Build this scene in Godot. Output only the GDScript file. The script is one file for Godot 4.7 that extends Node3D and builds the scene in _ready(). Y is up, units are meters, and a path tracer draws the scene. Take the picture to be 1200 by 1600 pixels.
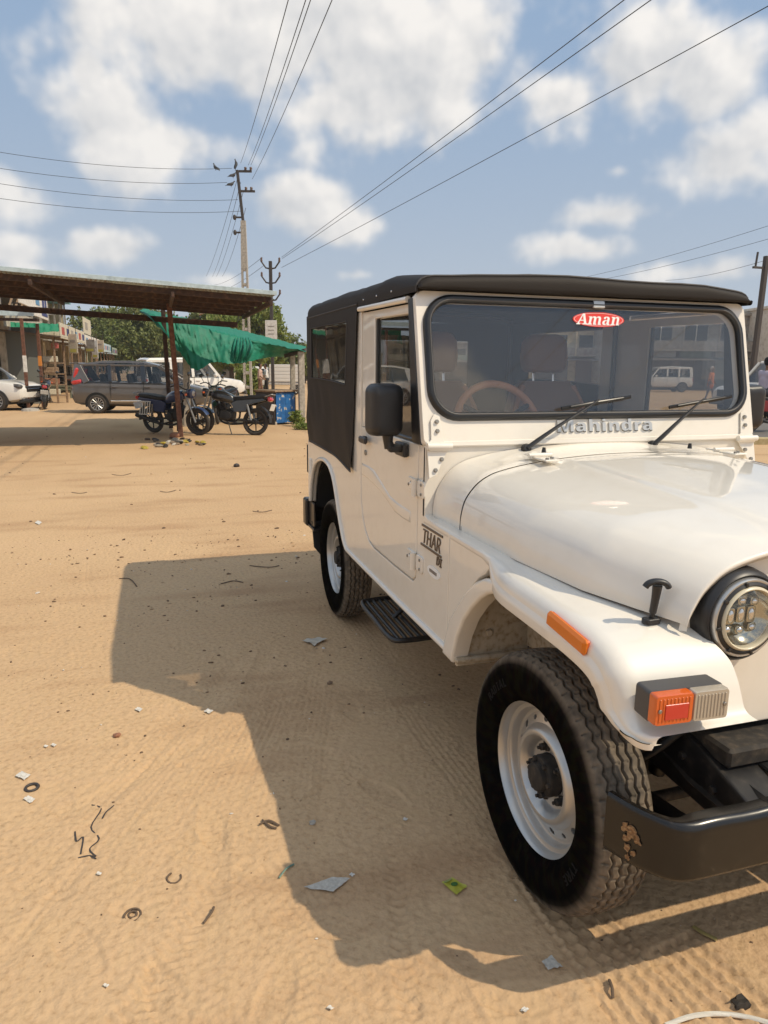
extends Node3D

# ---------------------------------------------------------------- shared state
const XC := 0.02                       # jeep centre line
const EYE := Vector3(-1.658, 1.502, 1.617)
const FPX := 1110.0                    # focal length in pixels of the 1200 x 1600 photograph
var T := PackedVector3Array()          # triangle soup of the mesh being built
var M := {}                            # materials
var used := {}
var rng := RandomNumberGenerator.new()
const SIDE := Transform3D(Vector3(0, 0, 1), Vector3(0, 1, 0), Vector3(-1, 0, 0), Vector3.ZERO)
const TOP := Transform3D(Vector3(1, 0, 0), Vector3(0, 0, -1), Vector3(0, 1, 0), Vector3.ZERO)
const FRONT := Transform3D(Vector3(1, 0, 0), Vector3(0, 1, 0), Vector3(0, 0, 1), Vector3.ZERO)

func V(x, y, z) -> Vector3: return Vector3(x, y, z)
func smooth(a: float, b: float, x: float) -> float: return smoothstep(a, b, x)

# ---------------------------------------------------------------- where a pixel looks
func cray(px: float, py: float) -> Vector3:
	var b := Basis.from_euler(Vector3(deg_to_rad(-11.78), deg_to_rad(-17.43), deg_to_rad(0.576)))
	return b * Vector3(px - 600.0, 800.0 - py, -FPX)
func gh(x: float, z: float) -> float:              # the lot falls away gently behind the jeep
	var d: float = maxf(0.0, -z - 4.0)
	return -0.0098 * d * d / (d + 2.0)
func gp(px: float, py: float) -> Vector3:          # the point of the ground under a pixel
	var r := cray(px, py)
	var t: float = -EYE.y / r.y
	for i in 12:
		var p := EYE + r * t
		t = (gh(p.x, p.z) - EYE.y) / r.y
	return EYE + r * t
func fwd() -> Vector3: return Vector3(sin(deg_to_rad(17.43)), 0, -cos(deg_to_rad(17.43)))
func depth_of(p: Vector3) -> float: return (p - EYE).dot(fwd())
func vp(px: float, py: float, dep: float) -> Vector3:
	var r := cray(px, py)
	return EYE + r * (dep / r.dot(fwd()))
func zp(px: float, py: float, z: float) -> Vector3:
	var r := cray(px, py)
	return EYE + r * ((z - EYE.z) / r.z)

# ---------------------------------------------------------------- nodes
func numbered(called: String) -> String:
	if not used.has(called):
		used[called] = 0
		return called
	used[called] += 1
	return "%s_%03d" % [called, used[called]]
func tag(o: Node, label: String, category: String, group := "", kind := ""):
	o.set_meta("label", label)
	o.set_meta("category", category)
	if group != "": o.set_meta("group", group)
	if kind != "": o.set_meta("kind", kind)
	return o
func thing(called: String, label: String, category: String, pos := Vector3.ZERO, turn := 0.0, group := "") -> Node3D:
	var o := Node3D.new()
	o.name = numbered(called)
	add_child(o)
	o.position = pos
	o.rotation.y = turn
	tag(o, label, category, group)
	return o
func put(called: String, mesh: Mesh, mat: Material, parent: Node = null) -> MeshInstance3D:
	var o := MeshInstance3D.new()
	o.mesh = mesh
	o.material_override = mat
	if parent == null:
		o.name = numbered(called)
		add_child(o)
	else:
		o.name = called
		parent.add_child(o, true)
	return o
func obj(called: String, mat: Material, parent: Node = null, crease := 38.0) -> MeshInstance3D:
	return put(called, fin(crease), mat, parent)
func struct(o: Node):
	o.set_meta("kind", "structure")
	return o

# ---------------------------------------------------------------- triangle soup
func t0(): T = PackedVector3Array()
func tri(a: Vector3, b: Vector3, c: Vector3):
	T.append(a); T.append(b); T.append(c)
func quad(a: Vector3, b: Vector3, c: Vector3, d: Vector3):
	T.append(a); T.append(b); T.append(c)
	T.append(a); T.append(c); T.append(d)
func outward(start: int):              # turn what was added since start inside out if it is inside out
	var vol := 0.0
	var c := Vector3.ZERO
	if T.size() == start: return
	c = T[start]
	for i in range(start, T.size(), 3):
		vol += (T[i] - c).dot((T[i + 1] - c).cross(T[i + 2] - c))
	if vol < 0.0:
		for i in range(start, T.size(), 3):
			var k := T[i + 1]
			T[i + 1] = T[i + 2]
			T[i + 2] = k
func mirrored(a: PackedVector3Array) -> PackedVector3Array:
	var r := PackedVector3Array()
	r.resize(a.size())
	for i in range(0, a.size(), 3):
		r[i] = Vector3(-a[i].x, a[i].y, a[i].z)
		r[i + 1] = Vector3(-a[i + 2].x, a[i + 2].y, a[i + 2].z)
		r[i + 2] = Vector3(-a[i + 1].x, a[i + 1].y, a[i + 1].z)
	return r
func moved(a: PackedVector3Array, x: Transform3D) -> PackedVector3Array:
	return x * a
func fin(crease := 38.0) -> ArrayMesh:
	var n := T.size() / 3
	var fn := PackedVector3Array()
	var un := PackedVector3Array()
	fn.resize(n); un.resize(n)
	var corner := {}
	var keys := []
	keys.resize(n * 3)
	for f in n:
		var a := T[3 * f]
		var nr := (T[3 * f + 1] - a).cross(T[3 * f + 2] - a)
		fn[f] = nr
		un[f] = nr.normalized()
		for k in 3:
			var key := Vector3i((T[3 * f + k] * 10000.0).round())
			keys[3 * f + k] = key
			if corner.has(key): corner[key].append(f)
			else: corner[key] = [f]
	var lim := cos(deg_to_rad(crease))
	var vs := PackedVector3Array()
	var ns := PackedVector3Array()
	vs.resize(n * 3); ns.resize(n * 3)
	for f in n:
		var u := un[f]
		for k in 3:
			var s := Vector3.ZERO
			for g in corner[keys[3 * f + k]]:
				if un[g].dot(u) > lim: s += fn[g]
			var w: int = 3 * f + [0, 2, 1][k]
			vs[w] = T[3 * f + k]
			ns[w] = s.normalized() if s.length_squared() > 0.0 else Vector3.UP
	var arr := []
	arr.resize(Mesh.ARRAY_MAX)
	arr[Mesh.ARRAY_VERTEX] = vs
	arr[Mesh.ARRAY_NORMAL] = ns
	var m := ArrayMesh.new()
	if n > 0: m.add_surface_from_arrays(Mesh.PRIMITIVE_TRIANGLES, arr)
	return m

# a grid of points [row][column] as one smooth mesh; colours optional (linear)
func grid_mesh(g: Array, wrap_rows := false, wrap_cols := false, cols := [], flip := false) -> ArrayMesh:
	var R := g.size()
	var C: int = g[0].size()
	var vs := PackedVector3Array()
	var ns := PackedVector3Array()
	var cs := PackedColorArray()
	var ix := PackedInt32Array()
	for r in R:
		vs.append_array(PackedVector3Array(g[r]))
		if cols.size() > 0: cs.append_array(PackedColorArray(cols[r]))
	ns.resize(vs.size())
	var re := R if wrap_rows else R - 1
	var ce := C if wrap_cols else C - 1
	ix.resize(re * ce * 6)
	var w := 0
	for r in re:
		var r2 := (r + 1) % R
		for c in ce:
			var c2 := (c + 1) % C
			var a := r * C + c
			var b := r * C + c2
			var d := r2 * C + c
			var e := r2 * C + c2
			var q := (vs[b] - vs[a]).cross(vs[e] - vs[a]) + (vs[e] - vs[a]).cross(vs[d] - vs[a])
			if flip: q = -q
			ns[a] += q; ns[b] += q; ns[d] += q; ns[e] += q
			if flip:
				ix[w] = a; ix[w + 1] = b; ix[w + 2] = e; ix[w + 3] = a; ix[w + 4] = e; ix[w + 5] = d
			else:
				ix[w] = a; ix[w + 1] = e; ix[w + 2] = b; ix[w + 3] = a; ix[w + 4] = d; ix[w + 5] = e
			w += 6
	for i in ns.size(): ns[i] = ns[i].normalized()
	var arr := []
	arr.resize(Mesh.ARRAY_MAX)
	arr[Mesh.ARRAY_VERTEX] = vs
	arr[Mesh.ARRAY_NORMAL] = ns
	if cs.size() > 0: arr[Mesh.ARRAY_COLOR] = cs
	arr[Mesh.ARRAY_INDEX] = ix
	var m := ArrayMesh.new()
	m.add_surface_from_arrays(Mesh.PRIMITIVE_TRIANGLES, arr)
	return m

# ---------------------------------------------------------------- shapes that add to the soup
func s_box(c: Vector3, size: Vector3, bevel := 0.0, b := Basis.IDENTITY):
	var st := T.size()
	var h := size * 0.5
	var e: float = minf(bevel, minf(h.x, minf(h.y, h.z)) * 0.95)
	if e <= 0.0:
		var p := []
		for i in 8: p.append(c + b * Vector3(h.x * (1 if i & 1 else -1), h.y * (1 if i & 2 else -1), h.z * (1 if i & 4 else -1)))
		quad(p[0], p[2], p[3], p[1]); quad(p[4], p[5], p[7], p[6])
		quad(p[0], p[1], p[5], p[4]); quad(p[2], p[6], p[7], p[3])
		quad(p[0], p[4], p[6], p[2]); quad(p[1], p[3], p[7], p[5])
		outward(st)
		return
	var P := func(i: int, ax: int) -> Vector3:
		var s := Vector3(1 if i & 1 else -1, 1 if i & 2 else -1, 1 if i & 4 else -1)
		var q := s * (h - Vector3(e, e, e))
		q[ax] = s[ax] * h[ax]
		return c + b * q
	for ax in 3:
		var u := (ax + 1) % 3
		var v := (ax + 2) % 3
		for s in 2:
			var base := s << ax
			var a: Vector3 = P.call(base, ax)
			var b2: Vector3 = P.call(base | (1 << u), ax)
			var c2: Vector3 = P.call(base | (1 << u) | (1 << v), ax)
			var d: Vector3 = P.call(base | (1 << v), ax)
			if s == 1: quad(a, b2, c2, d)
			else: quad(a, d, c2, b2)
		for su in 2:
			for sv in 2:
				var i0 := (su << u) | (sv << v)
				var i1 := i0 | (1 << ax)
				var a1: Vector3 = P.call(i0, u)
				var b1: Vector3 = P.call(i1, u)
				var c1: Vector3 = P.call(i1, v)
				var d1: Vector3 = P.call(i0, v)
				if su == sv: quad(a1, d1, c1, b1)
				else: quad(a1, b1, c1, d1)
	for i in 8:
		var par := (1 if i & 1 else -1) * (1 if i & 2 else -1) * (1 if i & 4 else -1)
		if par > 0: tri(P.call(i, 0), P.call(i, 1), P.call(i, 2))
		else: tri(P.call(i, 0), P.call(i, 2), P.call(i, 1))
	outward(st)

func frame_of(d: Vector3, up := Vector3.UP) -> Basis:
	var z := d.normalized()
	if absf(z.dot(up)) > 0.98: up = Vector3(1, 0, 0)
	var x := up.cross(z).normalized()
	return Basis(x, z.cross(x), z)

func s_tube(pts: Array, r, n := 8, caps := true, closed := false, flat := 1.0):
	var st := T.size()
	var rings := []
	var m := pts.size()
	var up := Vector3.UP
	for i in m:
		var a: Vector3 = pts[(i - 1 + m) % m] if (closed or i > 0) else pts[0]
		var c: Vector3 = pts[(i + 1) % m] if (closed or i < m - 1) else pts[m - 1]
		var bs := frame_of(c - a, up)
		up = bs.y
		var rr: float = r[i] if r is Array else r
		var ring := PackedVector3Array()
		for k in n:
			var t := TAU * k / n
			ring.append(pts[i] + bs.x * cos(t) * rr + bs.y * sin(t) * rr * flat)
		rings.append(ring)
	loft_in(rings, true, caps and not closed, closed)
	outward(st)

func loft_in(rings: Array, closed_ring: bool, caps: bool, closed_path := false):
	var n: int = rings[0].size()
	var m := rings.size()
	for i in (m if closed_path else m - 1):
		var A = rings[i]
		var B = rings[(i + 1) % m]
		for k in (n if closed_ring else n - 1):
			var k2 := (k + 1) % n
			quad(A[k], A[k2], B[k2], B[k])
	if caps:
		for e in 2:
			var R = rings[0] if e == 0 else rings[m - 1]
			var c := Vector3.ZERO
			for p in R: c += p
			c /= n
			for k in n:
				if e == 0: tri(c, R[(k + 1) % n], R[k])
				else: tri(c, R[k], R[(k + 1) % n])
func s_loft(rings: Array, closed_ring := true, caps := true):
	var st := T.size()
	loft_in(rings, closed_ring, caps)
	if closed_ring and caps: outward(st)

# profile of (radius, height along axis), turned round x.basis.z
func s_lathe(prof: Array, x: Transform3D, n := 24, close_prof := false, from := 0.0, to := TAU):
	var st := T.size()
	var whole: bool = absf(to - from - TAU) < 0.001
	var rings := []
	var cnt := n if whole else n + 1
	for k in cnt:
		var t := from + (to - from) * k / n
		var ring := PackedVector3Array()
		for p in prof: ring.append(x * Vector3(cos(t) * p.x, sin(t) * p.x, p.y))
		rings.append(ring)
	loft_in(rings, close_prof, false, whole)
	outward(st)

func ccw(poly: PackedVector2Array) -> PackedVector2Array:
	var a := 0.0
	for i in poly.size():
		var p := poly[i]
		var q := poly[(i + 1) % poly.size()]
		a += p.x * q.y - q.x * p.y
	if a < 0.0:
		var r := poly.duplicate()
		r.reverse()
		return r
	return poly
func inset(poly: PackedVector2Array, d: float) -> PackedVector2Array:
	var r := PackedVector2Array()
	var n := poly.size()
	for i in n:
		var a := (poly[i] - poly[(i - 1 + n) % n]).normalized()
		var b := (poly[(i + 1) % n] - poly[i]).normalized()
		var na := Vector2(-a.y, a.x)
		var nb := Vector2(-b.y, b.x)
		var m := (na + nb)
		var l: float = maxf(0.35, m.length_squared() * 0.5)
		r.append(poly[i] + m / l * d)
	return r
# polygon (u, v) pushed along w from w0 to w1; the far end is bevelled
func s_plate(pl, w0: float, w1: float, x: Transform3D, bevel := 0.0, both := false):
	var st := T.size()
	var poly := ccw(PackedVector2Array(pl))
	var n := poly.size()
	var sgn := signf(w1 - w0)
	var layers := []
	if both and bevel > 0.0:
		layers.append([inset(poly, bevel), w0])
		layers.append([poly, w0 + sgn * bevel])
	else:
		layers.append([poly, w0])
	if bevel > 0.0:
		layers.append([poly, w1 - sgn * bevel])
		layers.append([inset(poly, bevel * 0.3), w1 - sgn * bevel * 0.3])
		layers.append([inset(poly, bevel), w1])
	else:
		layers.append([poly, w1])
	var rings := []
	for l in layers:
		var ring := PackedVector3Array()
		for p in l[0]: ring.append(x * Vector3(p.x, p.y, l[1]))
		rings.append(ring)
	loft_in(rings, true, false)
	for e in 2:
		var l = layers[0] if e == 0 else layers[layers.size() - 1]
		var R = rings[0] if e == 0 else rings[rings.size() - 1]
		var idx := Geometry2D.triangulate_polygon(l[0])
		if idx.is_empty(): idx = Geometry2D.triangulate_polygon(poly)
		if idx.is_empty(): print("plate that cannot be triangulated: ", poly.size(), " ", poly[0])
		for i in range(0, idx.size(), 3):
			var a := l[0][idx[i]] as Vector2
			var b := l[0][idx[i + 1]] as Vector2
			var c := l[0][idx[i + 2]] as Vector2
			var turn := (b - a).cross(c - a) > 0.0
			if e == 0: turn = not turn
			if turn: tri(R[idx[i]], R[idx[i + 1]], R[idx[i + 2]])
			else: tri(R[idx[i]], R[idx[i + 2]], R[idx[i + 1]])
	outward(st)
# ring between two outlines with the same number of points
func s_frame(outer, inner, w0: float, w1: float, x: Transform3D, bevel := 0.0):
	var st := T.size()
	var n: int = outer.size()
	var rings := []
	var prof := [[0.0, w0], [0.0, w1 - bevel], [bevel, w1]]
	for q in prof:
		var ring := PackedVector3Array()
		for i in n:
			var o := outer[i] as Vector2
			var nn := inner[i] as Vector2
			var dd := (nn - o)
			var p: Vector2 = o + dd.normalized() * q[0]
			ring.append(x * Vector3(p.x, p.y, q[1]))
		rings.append(ring)
	for q in [[bevel, w1], [0.0, w1 - bevel], [0.0, w0]]:
		var ring := PackedVector3Array()
		for i in n:
			var o := outer[i] as Vector2
			var nn := inner[i] as Vector2
			var p: Vector2 = nn - (nn - o).normalized() * q[0]
			ring.append(x * Vector3(p.x, p.y, q[1]))
		rings.append(ring)
	loft_in(rings, true, false, true)
	outward(st)
func rrect(cx: float, cy: float, hw: float, hh: float, r: float, k := 6) -> PackedVector2Array:
	var p := PackedVector2Array()
	for c in 4:
		var ox: float = cx + (hw - r) * [1, -1, -1, 1][c]
		var oy: float = cy + (hh - r) * [1, 1, -1, -1][c]
		for i in k + 1:
			var t: float = PI * 0.5 * (c + float(i) / k)
			p.append(Vector2(ox + cos(t) * r, oy + sin(t) * r))
	return p
func circle2(cx: float, cy: float, rx: float, ry: float, n := 24) -> PackedVector2Array:
	var p := PackedVector2Array()
	for i in n: p.append(Vector2(cx + cos(TAU * i / n) * rx, cy + sin(TAU * i / n) * ry))
	return p
func s_ball(c: Vector3, r: Vector3, n := 12, m := 8, b := Basis.IDENTITY):
	var st := T.size()
	var rings := []
	for i in range(1, m):
		var t := PI * i / m
		var ring := PackedVector3Array()
		for k in n:
			var f := TAU * k / n
			ring.append(c + b * Vector3(r.x * sin(t) * cos(f), r.y * cos(t), r.z * sin(t) * sin(f)))
		rings.append(ring)
	loft_in(rings, true, false)
	var pt := c + b * Vector3(0, r.y, 0)
	var pb := c - b * Vector3(0, r.y, 0)
	var L = rings[m - 2]
	for k in n:
		tri(pt, rings[0][(k + 1) % n], rings[0][k])
		tri(pb, L[k], L[(k + 1) % n])
	outward(st)
func s_bolt(p: Vector3, d: Vector3, r: float, h: float, n := 6):
	s_lathe([Vector2(0, 0), Vector2(r, 0), Vector2(r, h * 0.7), Vector2(r * 0.75, h), Vector2(0, h)], Transform3D(frame_of(d), p), n)
# smooth curve through points
func curve(pts: Array, per := 6, closed := false) -> Array:
	var out := []
	var n := pts.size()
	for i in (n if closed else n - 1):
		var p0 = pts[(i - 1 + n) % n] if (closed or i > 0) else pts[i]
		var p1 = pts[i]
		var p2 = pts[(i + 1) % n]
		var p3 = pts[(i + 2) % n] if (closed or i + 2 < n) else p2
		for k in per: out.append(p1.cubic_interpolate(p2, p0, p3, float(k) / per))
	if not closed: out.append(pts[n - 1])
	return out
func lerp_table(tab: Array, x: float) -> float:
	if x <= tab[0].x: return tab[0].y
	for i in tab.size() - 1:
		if x <= tab[i + 1].x:
			return lerpf(tab[i].y, tab[i + 1].y, (x - tab[i].x) / (tab[i + 1].x - tab[i].x))
	return tab[tab.size() - 1].y
func text_mesh(words: String, size: float, depth: float, weight := 700, font := "Droid Sans") -> TextMesh:
	var f := SystemFont.new()
	f.font_names = PackedStringArray([font])
	f.font_weight = weight
	var t := TextMesh.new()
	t.text = words
	t.font = f
	t.font_size = 64
	t.pixel_size = size / 64.0
	t.depth = depth
	t.curve_step = 1.0
	return t

# ---------------------------------------------------------------- materials
func lin(r: float, g: float, b: float) -> Color: return Color(r, g, b).linear_to_srgb()
func mat(r: float, g: float, b: float, rough := 0.7, metal := 0.0) -> StandardMaterial3D:
	var m := StandardMaterial3D.new()
	m.albedo_color = lin(r, g, b)
	m.roughness = rough
	m.metallic = metal
	return m
func paint(r: float, g: float, b: float, coat := 1.0, rough := 0.45) -> StandardMaterial3D:
	var m := mat(r, g, b, rough)
	m.clearcoat_enabled = true
	m.clearcoat = coat
	m.clearcoat_roughness = 0.04
	return m
func glass(r: float, g: float, b: float, a: float) -> StandardMaterial3D:
	var m := mat(r, g, b, 0.0)
	m.albedo_color.a = a
	m.transparency = BaseMaterial3D.TRANSPARENCY_ALPHA
	return m
# seamless noise mapped through a list of [position, linear colour]
func noise_image(seed_: int, freq: float, size := 512, octaves := 5, kind := FastNoiseLite.TYPE_SIMPLEX_SMOOTH, fractal := FastNoiseLite.FRACTAL_FBM) -> Image:
	var n := FastNoiseLite.new()
	n.seed = seed_
	n.noise_type = kind
	n.frequency = freq
	n.fractal_type = fractal
	n.fractal_octaves = octaves
	var im := n.get_seamless_image(size, size, false, false, 0.15, true)
	im.convert(Image.FORMAT_L8)
	return im
func ramp_tex(im: Image, stops: Array) -> ImageTexture:
	var lut := []
	for i in 256:
		var t := i / 255.0
		var c: Color = stops[0][1]
		for k in stops.size() - 1:
			if t >= stops[k][0]:
				var f: float = clampf((t - stops[k][0]) / maxf(0.0001, stops[k + 1][0] - stops[k][0]), 0, 1)
				c = stops[k][1].lerp(stops[k + 1][1], f)
		var s: Color = c.linear_to_srgb()
		lut.append([int(clampf(s.r, 0, 1) * 255), int(clampf(s.g, 0, 1) * 255), int(clampf(s.b, 0, 1) * 255)])
	var d := im.get_data()
	var o := PackedByteArray()
	o.resize(d.size() * 3)
	for i in d.size():
		var c = lut[d[i]]
		o[3 * i] = c[0]; o[3 * i + 1] = c[1]; o[3 * i + 2] = c[2]
	return ImageTexture.create_from_image(Image.create_from_data(im.get_width(), im.get_height(), false, Image.FORMAT_RGB8, o))
func tri_map(m: StandardMaterial3D, scale: float, world := true):
	m.uv1_triplanar = true
	m.uv1_world_triplanar = world
	m.uv1_scale = Vector3(scale, scale, scale)
	return m
func relief(m: StandardMaterial3D, im: Image, cm: float):
	m.heightmap_enabled = true
	m.heightmap_texture = ImageTexture.create_from_image(im)
	m.heightmap_scale = cm
	return m
# a base colour broken up by noise
func worn(seed_: int, freq: float, scale: float, stops: Array, rough := 0.85, bump := 0.0, size := 512, world := false) -> StandardMaterial3D:
	var m := StandardMaterial3D.new()
	var im := noise_image(seed_, freq, size)
	m.albedo_texture = ramp_tex(im, stops)
	m.roughness = rough
	if bump > 0.0: relief(m, im, bump)
	tri_map(m, scale, world)
	return m

func make_materials():
	M.paint = paint(0.805, 0.745, 0.645)
	var film := noise_image(2, 0.018, 512, 6)
	M.paint.albedo_texture = ramp_tex(film, [[0.0, Color(0.955, 0.945, 0.93)], [0.30, Color(0.988, 0.985, 0.98)], [0.5, Color(1, 1, 1)], [1.0, Color(1, 1, 1)]])
	relief(M.paint, noise_image(6, 0.010, 256, 2), 0.02)
	tri_map(M.paint, 1.3, false)
	M.paint_in = mat(0.805, 0.745, 0.645, 0.5)
	M.black_metal = worn(3, 0.02, 2.0, [[0.0, Color(0.010, 0.010, 0.010)], [0.55, Color(0.016, 0.015, 0.015)], [0.8, Color(0.03, 0.027, 0.024)], [1.0, Color(0.06, 0.05, 0.04)]], 0.33, 0.05)
	M.bumper = worn(8, 0.012, 3.0, [[0.0, Color(0.007, 0.0065, 0.006)], [0.66, Color(0.010, 0.009, 0.008)], [0.88, Color(0.022, 0.018, 0.014)], [1.0, Color(0.06, 0.048, 0.035)]], 0.24, 0.02)
	M.rust = worn(18, 0.05, 9.0, [[0.0, Color(0.10, 0.045, 0.02)], [0.5, Color(0.26, 0.14, 0.06)], [1.0, Color(0.5, 0.34, 0.17)]], 0.9, 0.3, 256)
	M.plastic = mat(0.022, 0.021, 0.021, 0.42)
	M.rubber = mat(0.018, 0.018, 0.018, 0.48)
	M.seal = mat(0.016, 0.016, 0.017, 0.3)
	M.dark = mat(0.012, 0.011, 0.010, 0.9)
	M.under = worn(5, 0.02, 2.5, [[0.0, Color(0.012, 0.010, 0.008)], [0.5, Color(0.022, 0.018, 0.014)], [0.75, Color(0.04, 0.031, 0.022)], [1.0, Color(0.075, 0.055, 0.037)]], 0.8, 0.1)
	M.dirty_cream = worn(9, 0.02, 3.0, [[0.0, Color(0.22, 0.14, 0.08)], [0.25, Color(0.42, 0.33, 0.22)], [0.5, Color(0.52, 0.44, 0.32)], [1.0, Color(0.58, 0.50, 0.38)]], 0.8, 0.1)
	M.canvas = worn(12, 0.06, 6.0, [[0.0, Color(0.022, 0.018, 0.015)], [1.0, Color(0.036, 0.030, 0.026)]], 0.58, 0.06)
	M.canvas.metallic_specular = 0.25
	M.canvas_seam = mat(0.05, 0.046, 0.044, 0.7)
	M.vinyl = glass(0.07, 0.07, 0.06, 0.36)
	M.vinyl.roughness = 0.03
	M.glass = glass(0.24, 0.23, 0.21, 0.07)
	M.side_glass = glass(0.05, 0.06, 0.055, 0.34)
	M.chrome = mat(0.72, 0.71, 0.69, 0.16, 1.0)
	M.silver = mat(0.53, 0.515, 0.485, 0.32, 0.7)
	M.grey_plastic = mat(0.075, 0.07, 0.066, 0.5)
	M.amber = glass(0.75, 0.19, 0.01, 0.86)
	M.amber.roughness = 0.15
	M.red_lens = paint(0.55, 0.022, 0.010, 1.0, 0.25)
	M.clear_lens = paint(0.42, 0.36, 0.28, 1.0, 0.25)
	M.tan_leather = mat(0.48, 0.21, 0.10, 0.5)
	M.seat = mat(0.26, 0.14, 0.085, 0.6)
	M.bolt = mat(0.30, 0.28, 0.25, 0.4, 0.7)
	M.sticker_red = mat(0.70, 0.035, 0.02, 0.35)
	M.white_print = mat(0.82, 0.82, 0.80, 0.4)
	M.badge_brown = mat(0.10, 0.066, 0.042, 0.4)
	M.concrete = worn(21, 0.02, 0.8, [[0.0, Color(0.26, 0.23, 0.19)], [0.5, Color(0.40, 0.36, 0.30)], [1.0, Color(0.52, 0.47, 0.40)]], 0.9, 0.2)
	M.rust_steel = worn(22, 0.02, 0.9, [[0.0, Color(0.07, 0.03, 0.018)], [0.5, Color(0.14, 0.058, 0.032)], [1.0, Color(0.22, 0.11, 0.07)]], 0.8, 0.1)
	M.dark_steel = mat(0.05, 0.04, 0.034, 0.6)
	M.wire = mat(0.03, 0.03, 0.032, 0.6)
	M.ceramic = mat(0.12, 0.07, 0.05, 0.3)
	M.wood = worn(24, 0.015, 1.2, [[0.0, Color(0.16, 0.10, 0.06)], [0.5, Color(0.27, 0.18, 0.11)], [1.0, Color(0.38, 0.28, 0.19)]], 0.9, 0.1)

# ================================================================ camera, sky, sun
func set_camera():
	var cam := Camera3D.new()
	cam.name = "camera"
	add_child(cam)
	cam.position = EYE
	cam.rotation_degrees = Vector3(-11.78, -17.43, 0.576)
	cam.fov = rad_to_deg(2.0 * atan(800.0 / FPX))
	cam.near = 0.05
	cam.far = 2000.0
	cam.current = true
	var env := Environment.new()
	env.background_mode = Environment.BG_SKY
	var sky := Sky.new()
	var sm := PanoramaSkyMaterial.new()
	sm.panorama = sky_image()
	sky.sky_material = sm
	env.sky = sky
	env.tonemap_mode = Environment.TONE_MAPPER_LINEAR
	env.tonemap_exposure = 1.2
	env.sdfgi_enabled = true
	env.ssao_enabled = true
	env.ssil_enabled = true
	env.fog_enabled = true
	env.fog_density = 0.0005
	env.fog_light_color = Color(0.78, 0.80, 0.82)
	var we := WorldEnvironment.new()
	we.name = "world"
	we.environment = env
	add_child(we)
	var sun := DirectionalLight3D.new()
	sun.name = "sun"
	add_child(sun)
	sun.light_energy = 0.92
	sun.light_color = Color(1.0, 0.94, 0.835)
	sun.light_angular_distance = 0.53
	sun.shadow_enabled = true
	sun.look_at_from_position(Vector3(1.24, 1.83, 0.87) * 10.0, Vector3.ZERO)

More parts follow.
